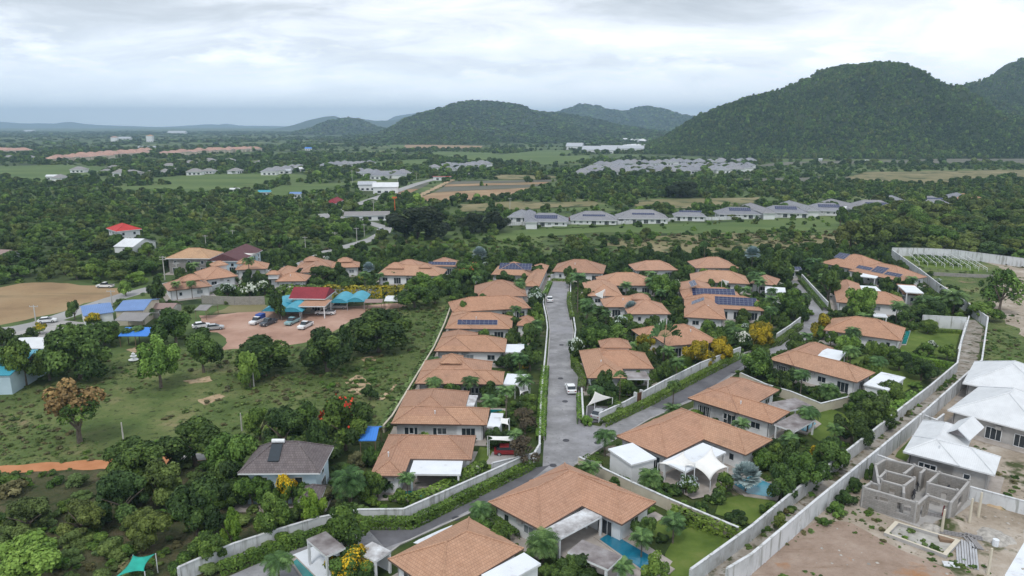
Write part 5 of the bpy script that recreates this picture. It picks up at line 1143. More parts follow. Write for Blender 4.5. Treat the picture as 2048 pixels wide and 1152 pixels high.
def site():
    Z = 3.0; q = lambda x, y: P(1500 + x / 3.737, 852 + y / 3.737, Z); c = q(1200, 450)
    root = empty('unfinished_house', V((c.x, c.y, 0)), 'roofless unfinished house of bare grey concrete blocks', 'building'); LAND.append((V((c.x, c.y, 0)), 'the unfinished block house'))
    seen = set(); cnt = [0]
    def seg(a, b, op=(), h0=0):
        cnt[0] += 1; Z = 3.0 - .004 * cnt[0]; A, B = q(*a), q(*b); d = B - A; l = d.length; d.normalize(); n = V((-d.y, d.x, 0)) * .12; m = MB(); last = 0
        for (s, e, z0, z1) in list(op) + [(1, 1, 0, Z)]:
            if s > last: m.box(V((A.x, A.y, -.1)) + d * l * last - n, d * l * (s - last), n * 2, V((0, 0, Z - .15 + .1)), 'block')
            if e > s:
                if z0 > 0: m.box(V((A.x, A.y, -.1)) + d * l * s - n, d * l * (e - s), n * 2, V((0, 0, z0 + .1)), 'block')
                if z1 < Z - .2: m.box(V((A.x, A.y, z1)) + d * l * s - n, d * l * (e - s), n * 2, V((0, 0, Z - .15 - z1)), 'block')
            last = e
        w = m.build('wall', root, root)
        m = MB(); m.box(V((A.x, A.y, Z - .15)) - n * 1.25, d * l, n * 2.5, V((0, 0, .16)), 'concrete'); m.build('tie_beam', w, root)
        for p in (A, B):
            kk = (round(p.x / .6), round(p.y / .6))
            if kk in seen: continue
            seen.add(kk); m = MB(); m.box(V((p.x - .14, p.y - .14, -.1)), V((.28, 0, 0)), V((0, .28, 0)), V((0, 0, Z + .25)), 'concrete'); m.build('column', root, root)
    seg((850, 455), (1245, 570), [(.25, .5, 1.7, 2.3), (.66, .92, .9, 2.3)])
    seg((850, 455), (905, 420)); seg((905, 420), (965, 437)); seg((940, 290), (965, 437), [(.5, .7, .9, 2.2)]); seg((940, 290), (1015, 245)); seg((1015, 245), (1230, 290)); seg((1230, 290), (1415, 345)); seg((1415, 345), (1640, 405))
    seg((965, 385), (1015, 335)); seg((1015, 330), (1230, 385)); seg((1230, 385), (1150, 445)); seg((985, 400), (1150, 445), [(.4, .65, 0, 2.1)]); seg((1230, 290), (1150, 355), [(.3, .6, 0, 2.1)]); seg((1310, 315), (1275, 350)); seg((1415, 345), (1330, 420)); seg((1330, 420), (1550, 475), [(.5, .68, 0, 2.1)])
    seg((1640, 405), (1500, 572), [(.35, .6, .9, 2.2)]); seg((1330, 510), (1500, 565), [(.1, .9, 0, 2.3)]); seg((1330, 510), (1255, 575), [(.3, .7, 0, 2.1)]); seg((1150, 445), (1150, 500))
    m = MB(); f = [P(1500 + x / 3.737, 852 + y / 3.737, 0) for x, y in [(830, 600), (1260, 760), (1500, 700), (1690, 560), (1440, 440), (1010, 340)]]; m.prism([(p.x, p.y) for p in f], -.1, .12, 'concrete'); m.build('floor_slab', root, root)
    KEEP.append([(p.x, p.y) for p in f])
site()
def tank():
    q = [P(1500 + x / 3.737, 852 + y / 3.737, .5) for x, y in [(1000, 795), (1085, 708), (1575, 852), (1470, 968)]]; c = sum(q, V((0, 0, 0))) / 4
    root = empty('concrete_tank', V((c.x, c.y, 0)), 'long empty concrete pool basin on the building site', 'basin')
    inn = [c + (p - c) * .86 for p in q]
    b = MB()
    for i in range(4):
        j = (i + 1) % 4; a, d, e, f = q[i], q[j], inn[j], inn[i]; g = V((0, 0, -.8))
        b.face([a, d, e, f], 'cream_wall'); b.face([a + g, d + g, d, a], 'concrete'); b.face([f, e, e + V((0, 0, -.42)), f + V((0, 0, -.42))], 'concrete')
    b.build('rim', root, root); b = MB(); b.face([p + V((0, 0, -.42)) for p in inn], 'old_wall'); b.build('basin_floor', root, root)
tank()
for k, (x, y, a_, ln, n, lb) in enumerate([(1955, 1115, 60, 6, 8, 'bundle of grey steel roof sheets lying by the shallow trench'), (1920, 1075, -20, 5, 4, 'small pile of long steel bars near the concrete columns'), (1845, 1030, -28, 7, 3, 'long steel beams lying in front of the unfinished house'), (1955, 1085, 80, 3.5, 5, 'stack of scaffold frames on the building site')]):
    p = P(x, y, 0); root = empty('material_stack', p, lb, 'building material')
    d = V((math.cos(R(a_)), math.sin(R(a_)), 0)); n_ = V((-d.y, d.x, 0))
    for i in range(n):
        m = MB(); m.box(p + n_ * (.28 * i) - d * ln / 2 + V((0, 0, .02 + .05 * (i % 3))), d * ln, n_ * .22, V((0, 0, .14)), 'grey_metal' if k else 'steel'); m.build('bar' if k else 'sheet', root, root)
for k, (x, y, h) in enumerate([(1883, 1065, 3.2), (1938, 1045, 3.4), (1956, 1035, 3.6), (1975, 1150, 3.4)]):
    pole(f'{["first", "second", "third", "fourth"][k]} bare concrete column from the left standing on the building site', x, y, proj(P(x, y, 0) + V((0, 0, h)))[1], arms=False, name='concrete_column', mat='cream_wall', r=.2)
for k, (x, y, r_, h_, m_) in enumerate([(1905, 1052, 2.0, 1.0, 'building_soil'), (1862, 1058, 1.5, .7, 'stone'), (1995, 1008, 1.8, .8, 'sandy_patch'), (1990, 1075, 2.4, .5, 'stone')]):
    p = P(x, y, 0); rr = random.Random(k); b = MB(); n = 16; rings = []
    for j in range(6):
        t = j / 5; rings.append([p + V((math.cos(6.283 * i / n) * r_ * (1 - t) * (1 + .18 * math.sin(i * 2.1 + k)), math.sin(6.283 * i / n) * r_ * (1 - t) * (1 + .15 * math.cos(i * 1.7)), -.05 + h_ * math.sin(t * 1.57))) for i in range(n)])
    for j in range(5):
        for i in range(n): b.face([rings[j][i], rings[j][(i + 1) % n], rings[j + 1][(i + 1) % n], rings[j + 1][i]], m_)
    o = b.build('soil_heap', loc=p, smooth=True); tag(o, ['pale sand heap in front of the unfinished house', 'small grey gravel heap beside the block house corner', 'sand heap near the white plot wall', 'flat grey rubble heap behind the steel sheets'][k], 'heap')
for k, (x, y, lb) in enumerate([(1888, 1133, 'white board lying near the end of the concrete tank'), (1880, 1085, 'small plank stack beside the concrete tank'), (1990, 1092, 'round white barrel beside the steel sheets')]):
    p = P(x, y, 0); b = MB()
    if k < 2:
        b.box(p + V((0, 0, .05)), V((1.6, -.4, 0)), V((.25, .9, 0)), V((0, 0, .12 + .3 * k)), 'white_slab' if k == 0 else 'timber')
    else: b.tube([p, p + V((0, 0, .9))], .35, 'white_slab', 12)
    o = b.build(['board', 'plank_stack', 'barrel'][k], loc=p); tag(o, lb, 'building material')
# flat roofed garden structures near the bottom edge
def slabhouse(name, label, cat, A, B, C, z, top, floor=None):
    a_, b_, c_ = P(*A, z), P(*B, z), P(*C, z); root = empty(name, V((((a_ + c_) / 2).x, ((a_ + c_) / 2).y, 0)), label, cat)
    u_ = (b_ - a_); ul = u_.normalized(); nv = V((-ul.y, ul.x, 0)); dd = nv * (c_ - b_).dot(nv)
    m = MB(); m.box(a_ - V((0, 0, .3)), u_, dd, V((0, 0, .28)), 'frame_white', top); m.build('roof', root, root)
    for q in (a_, b_ - ul * .3, a_ + dd - dd.normalized() * .3, b_ + dd - ul * .3 - dd.normalized() * .3):
        m = MB(); m.box(V((q.x, q.y, -.1)) + ul * .02 + dd.normalized() * .02, ul * .26, dd.normalized() * .26, V((0, 0, z - .25)), 'frame_white'); m.build('column', root, root)
    m = MB(); m.box(V((a_.x, a_.y, -.1)) + dd * .96 + ul * .3, u_ * .9, dd * .03, V((0, 0, z - .25)), 'white_wall'); m.build('wall', root, root)
    ROOFS.append([tuple(q[:2]) for q in (a_, b_, b_ + dd, a_ + dd)])
slabhouse('garden_pavilion', 'white framed pavilion with pinkish flat roof above the white deck', 'pavilion', (613, 1078), (652, 1112), (694, 1097), 3.4, 'dark_slab')
slabhouse('carport', 'carport with stained grey slab roof beside the broad tree', 'carport', (712, 1102), (750, 1122), (785, 1103), 2.8, 'stained_slab')
area('deck', [(580, 1113), (625, 1095), (700, 1118), (680, 1165), (630, 1165)], 'white_slab', z=.1)
# ------------------------------------------------------------ sails
sail('white pointed sail over the parked silver car', [(1190, 783, 4.8), (1225, 795, 3.0), (1174, 812, 2.6)])
sail('left big white sail canopy over the terrace', [(1316, 926, 3.3), (1362, 946, 1.9), (1390, 926, 4.4), (1368, 902, 3.4)])
sail('right big white sail canopy reaching down to one post', [(1372, 930, 4.4), (1421, 963, 1.7), (1456, 934, 3.2), (1424, 892, 3.6)])
sail('white sail over the red car', [(975, 872, 3.4), (1033, 871, 2.6), (1036, 885, 2.6), (978, 880, 3.0)])
sail('small white peaked sail beside the street end palms', [(1184, 590, 3.0), (1210, 578, 5.5), (1206, 598, 2.8)])
sail('small white peaked sail behind the twin solar villas', [(1444, 559, 5.5), (1462, 563, 3.0), (1452, 572, 2.8)])
sail('white awning over the path below the nine panel villa', [(1030, 768, 3.0), (1060, 766, 2.8), (1058, 782, 2.5), (1040, 790, 2.5)])
sail('white cloth roof beside the annex of the courtyard villa', [(1000, 834, 3.2), (1019, 836, 2.8), (1018, 851, 2.5), (998, 848, 2.9)])
sail('dark green net stretched over the plants at the bottom left', [(229, 1156, 2.2), (266, 1110, 2.4), (311, 1107, 2.5), (289, 1143, 2.0)], name='shade_net')
SC.objects['shade_net'].children[0].data.materials[0] = MATS['tarp_green']
sail('green scaffolding net on the far grey villa under repair', [(1862, 412, 4.5), (1930, 407, 4.0), (1932, 415, 1.5), (1868, 421, 1.0)], name='safety_net', mast=False)
SC.objects['safety_net'].children[0].data.materials[0] = MATS['tarp_green']
sail('white open tent by the purple hall', [(487, 506, 5.5), (518, 505, 5.5), (516, 512, 4.0), (490, 513, 4.5)])
ORDL = ['first', 'second', 'third', 'fourth', 'fifth', 'sixth', 'seventh', 'eighth', 'ninth']
# ------------------------------------------------------------ walls and hedges
wall_run('boundary_wall', 'white boundary wall along the bottom left street, stepping up to the junction', [(360, 1165), (470, 1116), (560, 1086), (640, 1062), (720, 1046), (808, 1045), (925, 992), (1045, 937)], 1.9, mat='boundary_white')
wall_run('boundary_wall', 'white boundary wall between the corner villa and the middle street', [(1199, 846), (1250, 822), (1320, 783), (1400, 742), (1480, 710)], 1.8)
wall_run('boundary_wall', 'white wall on the inside of the street bend', [(1553, 682), (1580, 664), (1600, 648)], 1.8)
wall_run('boundary_wall', 'white wall on the outer side of the far street bend', [(1603, 560), (1625, 585), (1655, 618)], 1.9)
wall_run('boundary_wall', 'low white wall along the left side of the straight street', [(1079, 900), (1082, 800), (1090, 720), (1095, 661), (1092, 637), (1087, 614), (1087, 590), (1100, 561)], .8, posts=None)
wall_run('boundary_wall', 'low white wall along the right side of the straight street', [(1141, 563), (1141, 590), (1140, 605), (1147, 638), (1151, 665), (1147, 700)], .8, posts=None)
wall_run('boundary_wall', 'short white wall closing the street end', [(1102, 558), (1142, 560)], 1.6)
wall_run('boundary_wall', 'short white wall next to the sail carport', [(1166, 845), (1163, 790)], 1.4)
wall_run('boundary_wall', 'white wall behind the front gardens left of the junction', [(985, 945), (1068, 925), (1080, 905)], 1.5)
wall_run('garden_wall', 'thin wall along the back of the left villa row', [(768, 865), (785, 845), (832, 765), (868, 705), (890, 655), (903, 618)], 1.3, mat='cream_wall', cap='cream_wall')
hedge('overgrown green bushes outside the back wall of the left villa row', [(762, 866), (780, 843), (828, 764), (864, 704), (885, 655), (900, 618)], 1.0, 1.8, mat='scrub_leaf', leaf=.3, name='wild_hedge')
wall_run('garden_wall', 'cream wall between the white sail villa and the pool villa', [(1158, 935), (1260, 985), (1335, 1020), (1475, 1080)], 1.7, mat='cream_wall')
wall_run('garden_wall', 'cream wall between the speckled villa and the pergola villa', [(1480, 762), (1530, 785), (1580, 800), (1640, 825), (1720, 805)], 1.7, mat='cream_wall')
wall_run('garden_wall', 'tall white wall at the back of the mown lawn', [(1843, 655), (1930, 660)], 3.2, mat='boundary_white')
wall_run('garden_wall', 'wall along the right side of the long lawn villa', [(1930, 660), (1915, 715)], 1.9, mat='cream_wall')
wall_run('garden_wall', 'low red-topped wall at the bottom of the pool lawn', [(1480, 1083), (1400, 1152)], 1.2, mat='block', cap='wood')
wall_run('lane_wall', 'weathered panel wall with piers on the garden side of the lane', [(1380, 1172), (1500, 1083), (1583, 1012), (1680, 936), (1762, 870), (1800, 838), (1858, 792), (1912, 745), (1920, 700), (1936, 648)], 2.1, mat='lane_wall')
wall_run('boundary_wall', 'long tall white wall on the building site side of the lane', [(1452, 1180), (1500, 1150), (1631, 1035), (1751, 933), (1845, 852), (1960, 745), (1973, 655), (1929, 622), (1876, 585), (1840, 556), (1783, 514)], 2.7, posts=3.0)
wall_run('boundary_wall', 'far tall white wall around the trellis plot', [(1783, 512), (1850, 513), (1905, 516), (1965, 524), (2048, 535), (2300, 560)], 3.2, posts=6)
wall_run('garden_wall', 'low grey block wall across the trellis plot', [(1858, 551), (1985, 557)], 1.2, mat='block', cap=None)
wall_run('boundary_wall', 'white wall between the two front building plots', [(1751, 933), (1850, 968), (1940, 1000), (2048, 1030), (2200, 1075)], 1.9)
wall_run('boundary_wall', 'white wall of the second new house plot', [(1845, 852), (1870, 862), (1885, 850)], 2.0)
wall_run('block_wall', 'bare grey block wall behind the dirt lot', [(405, 607), (470, 610), (530, 609)], 2.4, mat='block', cap=None)
wall_run('boundary_wall', 'white wall behind the yellow hedge', [(620, 590), (690, 591), (780, 592), (870, 586)], 1.9)
wall_run('boundary_wall', 'white wall of the left street of the estate', [(395, 592), (440, 578), (468, 570)], 1.7)
for k, px_ in enumerate([[(1088, 880), (1089, 800), (1096, 720), (1100, 661), (1097, 635), (1091, 612), (1091, 592), (1103, 563)], [(1137, 563), (1137, 590), (1136, 605), (1143, 640), (1147, 665), (1142, 700), (1140, 730), (1160, 752), (1157, 795), (1160, 846)], [(1205, 850), (1300, 808), (1400, 756), (1490, 706), (1560, 683), (1603, 655)], [(1475, 745), (1400, 795), (1300, 838), (1215, 888), (1150, 930)], [(735, 1057), (825, 1057), (1000, 972), (1060, 935)], [(965, 1015), (800, 1090), (700, 1165)]]):
    LN = len(LINES); o = wall_run('kerb', None, px_, .13, th=.22, mat='concrete', cap=None, posts=None); o['kind'] = ST; del LINES[LN:]
    for kk in ('category', 'label'):
        if kk in o: del o[kk]
for q_ in ([(1128, 958), (965, 1021), (800, 1096)], [(1120, 968), (965, 1032), (810, 1108)], [(1478, 752), (1400, 802), (1300, 845), (1222, 888)]): LINES.append(gp(q_))
hedge('long clipped hedge between white wall and bottom left street', [(440, 1148), (520, 1119), (600, 1090), (690, 1060), (735, 1055), (825, 1054), (925, 1005), (1062, 937)], 1.3, 1.3, leaf=.12)
hedge('hedge on the garden side of the veranda villa wall', [(815, 1022), (870, 1003), (935, 968), (958, 950)], 1.9, 2.2, mat='hedge_green', leaf=.17)
hedge('clipped hedge along the middle street below the white wall', [(1207, 852), (1300, 808), (1400, 756), (1478, 716)], 1.2, 1.4)
hedge('hedge above the middle street wall by the corner villa', [(1290, 770), (1340, 745), (1385, 722)], 1.8, 2.0)
hedge('clipped hedge inside the street bend', [(1500, 704), (1555, 690), (1600, 656)], 1.2, 1.5)
hedge('clipped hedge outside the far street bend', [(1600, 562), (1622, 588), (1650, 622)], 1.1, 1.4)
hedge('bright low hedge left of the straight street', [(1081, 880), (1086, 790), (1090, 740)], .9, 1.6, mat='hedge_lime')
hedge('bright short hedge by the sail carport', [(1162, 848), (1160, 795)], .9, 1.3, mat='hedge_lime')
hedge('low hedge at the street end', [(1104, 562), (1136, 563)], .8, 1.0)
hedge('low hedge at the left of the street end', [(1089, 592), (1100, 567)], .9, 1.5, mat='hedge_lime')
hedge('hedge right of the straight street near its end', [(1139, 590), (1138, 606), (1145, 640)], 1.0, 1.2)
hedge('clipped hedge on the right side of the straight street beside the frangipani', [(1148, 715), (1150, 735), (1166, 755), (1163, 785)], 1.3, 1.6)
hedge('hedge against the cream wall above the pool lawn', [(1340, 1035), (1400, 1058), (1480, 1082)], 1.7, 1.4, mat='hedge_green', leaf=.2)
hedge('hedge at the front of the large mown lawn', [(1800, 712), (1850, 728), (1905, 738)], 1.3, 1.6, mat='hedge_lime')
hedge('low hedge under the tall lawn wall', [(1850, 664), (1925, 668)], .8, 1.0)
hedge('climbing hedge on the lane wall below the cube pavilion', [(1830, 800), (1800, 820), (1770, 845)], 1.6, 2.0, mat='hedge_lime', leaf=.25)
hedge('row of golden yellow croton bushes behind the restaurant', [(650, 592), (700, 593), (760, 594), (815, 592)], 3.0, 4.0, mat='leaf_yellow', leaf=.4, dens=.8)
hedge('dark hedge left of the golden crotons', [(560, 592), (640, 592)], 3.0, 4.0, mat='hedge_green', leaf=.4, dens=.8)
hedge('flowering white hedge by the left estate wall', [(440, 594), (520, 592)], 2.6, 3.0, mat='hedge_green', leaf=.35)
hedge('low box hedge between the potted court and white annex', [(1172, 920), (1200, 935)], .9, 1.2)
hedge('hedge row between the two front pool gardens', [(965, 1035), (1000, 1062), (1030, 1085)], 1.3, 1.6)
hedge('green hedge strip between the first two left villas', [(960, 640), (1000, 636), (1060, 634)], 2.2, 3.5, leaf=.25)
for k in range(9):
    p0, p1 = P(1812 + 15 * k, 508 + 1.3 * k), P(1838 + 17 * k, 531 + 1.6 * k); n_ = max(3, int((p1 - p0).length / 4)); root = empty('plant_trellis', p0, f'{ORDL[k]} white wire plant trellis from the left in the walled plot', 'trellis', 'plant trellises in the walled plot')
    m = MB(); m.tube([p0 + V((0, 0, 1.3)), p1 + V((0, 0, 1.3))], .09, 'frame_white', 4); m.tube([p0 + V((0, 0, .7)), p1 + V((0, 0, .7))], .05, 'frame_white', 4); m.build('wire', root, root)
    for j in range(n_ + 1):
        q = p0.lerp(p1, j / n_); m = MB(); m.tube([q, q + V((0, 0, 1.4))], .07, 'frame_white', 4); m.build('post', root, root)
hedge('vegetable bed nearest the far wall', [(1820, 512), (1900, 518)], .8, .8, leaf=.3)
hedge('middle vegetable bed of the walled plot', [(1825, 520), (1920, 526)], .8, .8, leaf=.3)
hedge('vegetable bed nearest the low block wall', [(1835, 528), (1940, 534)], .8, .8, leaf=.3)
# ------------------------------------------------------------ far buildings
def fx(*q): return q
GV = [((1016, 440), (1056, 441), (1060, 428), 0), ((1049, 449), (1134, 450), (1138, 434), 2), ((1142, 446), (1233, 447), (1234, 430), 1), ((1236, 443), (1336, 444), (1338, 427), 1), ((1350, 438), (1410, 439), (1412, 429), 1), ((1438, 434), (1520, 435), (1524, 422), 2), ((1526, 431), (1616, 433), (1618, 419), 2), ((1614, 427), (1700, 429), (1704, 414), 2),
      ((1704, 423), (1800, 425), (1806, 408), 2), ((1793, 415), (1828, 416), (1832, 400), 0), ((1832, 412), (1898, 413), (1900, 400), 1), ((1896, 404), (1946, 405), (1950, 393), 0)]
gd = ['leftmost grey villa beside the giant dark trees', 'grey villa with two solar rows, second from the dark trees', 'grey villa with a small solar array beside the red van', 'grey villa with broad roof fourth from the dark trees', 'low grey villa with glassy solar roof behind green bushes', 'grey villa with long solar roof left of the meadow gap', 'grey villa with white gable end and wide solar roof', 'grey villa with solar roof behind the slim dark tree', 'wide grey villa with big solar roof and tall left gable', 'narrow grey villa with tall steep gable', 'grey villa with solar roof behind green scaffolding net', 'small grey villa at the right end of the far row']
for k, (A, B, C, sol) in enumerate(GV):
    A = (A[0] - 2, A[1] - 6); B = (B[0] + 3, B[1] - 6); mx = (A[0] + B[0]) / 2
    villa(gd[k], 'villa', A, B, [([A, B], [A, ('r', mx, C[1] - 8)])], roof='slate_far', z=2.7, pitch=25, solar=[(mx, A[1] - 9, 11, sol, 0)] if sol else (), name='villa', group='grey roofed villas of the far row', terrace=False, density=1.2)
    if k in (6, 7, 8, 1):
        villa(gd[k].replace('grey villa', 'front wing of the grey villa').replace('wide front', 'front')[:90], 'house wing', (A[0] + 4, A[1] + 1), (A[0] + 34, A[1] + 1), [([(A[0] + 2, A[1] + 1), (A[0] + 30, A[1] + 1)], [(A[0], A[1] + 1), ('r', A[0] + 17, C[1] - 8)])], roof='slate_far', z=3.6, pitch=28, name='house_wing', terrace=False, win=False)
villa('villa with pale brown roof at the far right end of the grey row', 'villa', (1944, 405), (1995, 406), [([(1944, 405), (1996, 406)], [(1944, 405), (1998, 394)])], roof='tan_tile', z=3.2, pitch=20, terrace=False)
LAND.append((P(1180, 447), 'the far grey villa row')); LAND.append((P(1620, 430), 'the far solar roofed villas'))
wall_run('boundary_wall', 'grey boundary wall in front of the far grey villas', [(1015, 451), (1240, 449), (1350, 442), (1440, 440), (1520, 437), (1620, 433), (1700, 428)], 1.8, posts=None, cap=None)
def simple_house(w, d, h, rf, wl, seed, gable=False):
    b = MB(); fr = Frame.__new__(Frame); fr.z = 0; fr.o = V((0, 0, 0)); fr.u = V((1, 0, 0)); fr.n = V((0, 1, 0))
    b.box((-w / 2 + .6, -d / 2 + .6, -.3), (w - 1.2, 0, 0), (0, d - 1.2, 0), (0, 0, h + .2), wl)
    for i in range(3): b.box((-w / 2 + w * (.2 + .27 * i), -d / 2 + .55, .6), (w * .13, 0, 0), (0, .02, 0), (0, 0, 1.5), 'glass')
    hip(b, fr, (-w / 2, -d / 2, w / 2, d / 2), h, rf, R(26), gable=gable, caps=False); o = b.build('tmp'); me = o.data; bpy.data.objects.remove(o); return me
HM = {}
def estate(label, group, pts, w, d, h, rf, wl, jitter=8, gable=False, name='house', cat='house'):
    key = (w, d, h, rf, wl, gable)
    if key not in HM: HM[key] = simple_house(w, d, h, rf, wl, 0, gable)
    r = random.Random(len(pts) * 7 + int(pts[0][0]))
    for x, y in pts:
        p = P(x + r.uniform(-1.5, 1.5), y, 0); o = obj(name, HM[key], None, p, (r.uniform(.85, 1.2), r.uniform(.85, 1.15), r.uniform(.9, 1.2)), r.uniform(-.25, .25) + r.choice((0, 0, 1.57)))
        tag(o, label, cat, group)
def row(x0, y0, x1, y1, n): return [(x0 + (x1 - x0) * i / max(1, n - 1), y0 + (y1 - y0) * i / max(1, n - 1)) for i in range(n)]
E = []
for a in (row(1165, 352, 1225, 349, 5), row(1185, 343, 1300, 340, 9), row(1200, 335, 1280, 331, 7), row(1240, 350, 1330, 348, 7), row(1290, 333, 1360, 328, 6), row(1320, 341, 1400, 338, 6), row(1350, 348, 1430, 345, 6), row(1375, 330, 1440, 327, 4), row(1415, 338, 1495, 336, 6), row(1445, 329, 1500, 326, 4), row(1440, 346, 1490, 343, 4)): E += a
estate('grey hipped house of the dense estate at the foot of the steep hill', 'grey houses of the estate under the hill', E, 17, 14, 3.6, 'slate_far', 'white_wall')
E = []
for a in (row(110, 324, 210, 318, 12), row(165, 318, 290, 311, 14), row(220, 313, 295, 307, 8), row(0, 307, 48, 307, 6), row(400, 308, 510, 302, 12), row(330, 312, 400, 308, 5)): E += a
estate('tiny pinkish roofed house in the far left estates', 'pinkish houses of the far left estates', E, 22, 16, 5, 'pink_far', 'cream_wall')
E = row(870, 340, 975, 333, 9) + row(900, 345, 960, 342, 4) + row(720, 352, 800, 356, 6) + row(760, 358, 808, 352, 4) + row(650, 336, 740, 332, 8) + row(540, 350, 600, 340, 5)
estate('grey roofed house in the scattered hamlet beyond the crop fields', 'grey houses of the middle hamlet', E, 16, 13, 3.6, 'slate_far', 'white_wall')
E = row(1195, 282, 1330, 287, 13) + row(1230, 278, 1290, 280, 5) + row(1340, 272, 1360, 268, 3) + row(1250, 301, 1310, 295, 8) + row(1330, 276, 1375, 266, 4)
estate('white house in the valley between the hills', 'white houses in the valley between the hills', E, 26, 18, 5, 'white_metal', 'white_wall')
E = [(215, 348), (240, 352), (230, 343), (265, 350), (160, 345), (120, 362), (300, 352), (330, 350), (360, 346), (390, 350), (420, 347), (470, 347), (340, 336), (380, 330), (420, 326), (460, 325), (520, 330), (60, 318), (20, 318), (50, 318)]
estate('small pale roofed house among the trees of the left plain', 'pale houses scattered over the left plain', E, 15, 11, 3.2, 'grey_metal', 'white_wall')
for k, (x, y, w, d, h, rf, lb) in enumerate([(1200, 306, 62, 26, 6, 'dull_metal', 'large white roofed factory hall nearest the valley mouth'), (1245, 303, 80, 22, 6, 'dull_metal', 'middle one of the white factory halls in the valley mouth'), (1150, 299, 34, 26, 7, 'dull_metal', 'small peaked white hall left of the factory halls'), (1285, 298, 60, 18, 5, 'dull_metal', 'rear white factory hall by the hill foot'),
        (772, 386, 19, 12, 5, 'white_metal', 'large white warehouse beside the far road'), (735, 381, 14, 9, 5, 'dull_metal', 'smaller white shed left of the roadside warehouse'), (562, 347, 22, 7, 3, 'dull_metal', 'long low white roofed building with lined wings'), (590, 343, 30, 7, 3, 'white_metal', 'second long low white roofed building behind the first'), (735, 440, 24, 7, 3, 'grey_metal', 'long grey roofed row left of the giant dark trees'),
        (884, 361, 17, 1.5, 3.5, 'red_tile', 'orange red fenced structure at the end of the crop field'), (230, 285, 17, 14, 14, 'pink_far', 'pinkish apartment block on the plain'), (301, 284, 18, 15, 17, 'tan_tile', 'pale yellow apartment block on the plain'), (782, 279, 24, 10, 4, 'white_metal', 'bright white shed at the foot of the forested hill'), (617, 301, 13, 9, 4, 'bright_blue_metal', 'small blue roofed shed on the plain'),
        (355, 268, 90, 40, 6, 'dull_metal', 'long white factory on the horizon plain'), (60, 264, 60, 30, 6, 'dull_metal', 'white factory at the far left horizon'), (250, 279, 42, 20, 4, 'dull_metal', 'low white hall behind the apartment blocks'), (295, 299, 34, 12, 4, 'dull_metal', 'low white hall in front of the apartment blocks'), (107, 360, 11, 6, 3.5, 'white_metal', 'pale boxy house beside the left green field'), (470, 385, 7, 4, 2.5, 'white_metal', 'small white roof among the left woods'),
        (530, 392, 9, 5, 3, 'teal_metal', 'pale turquoise roof in the left woods'), (592, 396, 8, 5, 3, 'blue_metal', 'dull blue roof in the left woods'), (260, 312, 22, 14, 6, 'pink_far', 'larger reddish roofed hall in the pink estate'), (1640, 322, 6, 4, 2.5, 'white_metal', 'tiny white hut at the foot of the steep hill'), (1730, 326, 9, 5, 3, 'white_metal', 'tiny white roof on the grey field strip'), (1700, 427, 9, 5, 3, 'white_metal', 'white shed in front of the solar roofed villas')]):
    key = (w, d, h, rf, 'x'); me = simple_house(w, d, h, rf, 'white_wall', 0, gable=k not in (10, 11)); o = obj('hall' if h < 20 else 'apartment_block', me, None, P(x, y, 0), rz=(-.25 if k < 4 else .1)); tag(o, lb, 'building')
# ------------------------------------------------------------ cars
VC = 'cars in the village and on the dirt lot'
car('white hatchback parked on the right side of the street', 1141, 782, 93, 'car_white')
car('white car near the far end of the street', 1099, 602, 92, 'car_white')
car('silver car under the pointed white sail', 1199, 833, 60, 'car_silver')
car('dark red car under the white sail', 1016, 908, 0, 'car_red')
car('white pickup with blue covered load on the dirt lot', 515, 646, 255, 'car_white', 'pickup', 5.1, tarp='tarp_blue')
car('dark grey pickup beside the blue loaded one', 537, 649, 250, 'car_dark', 'pickup', 5.1)
car('pale teal pickup in the middle of the dirt lot', 585, 647, 255, 'car_teal', 'pickup', 5.1)
car('white and blue pickup nearest the camera on the dirt lot', 611, 655, 255, 'car_white', 'pickup', 5.1)
car('white pickup side-on in front of the restaurant', 651, 629, 178, 'car_white', 'pickup', 5.3)
car('white car at the left edge of the dirt lot under trees', 403, 655, 30, 'car_white')
car('silver grey car next to the white one under trees', 430, 659, 20, 'car_silver')
car('silver pickup under the right turquoise shelters', 676, 617, 178, 'car_silver', 'pickup', 5.1)
car('white car on the side road left of the blue long house', 95, 645, 20, 'car_white')
car('white pickup at the edge of the bare field', 211, 575, 178, 'car_white', 'pickup', 5.1)
car('red van between the far grey villas', 1141, 440, 0, 'car_red')
car('white van by the giant dark trees on the far road', 763, 462, 40, 'car_white')
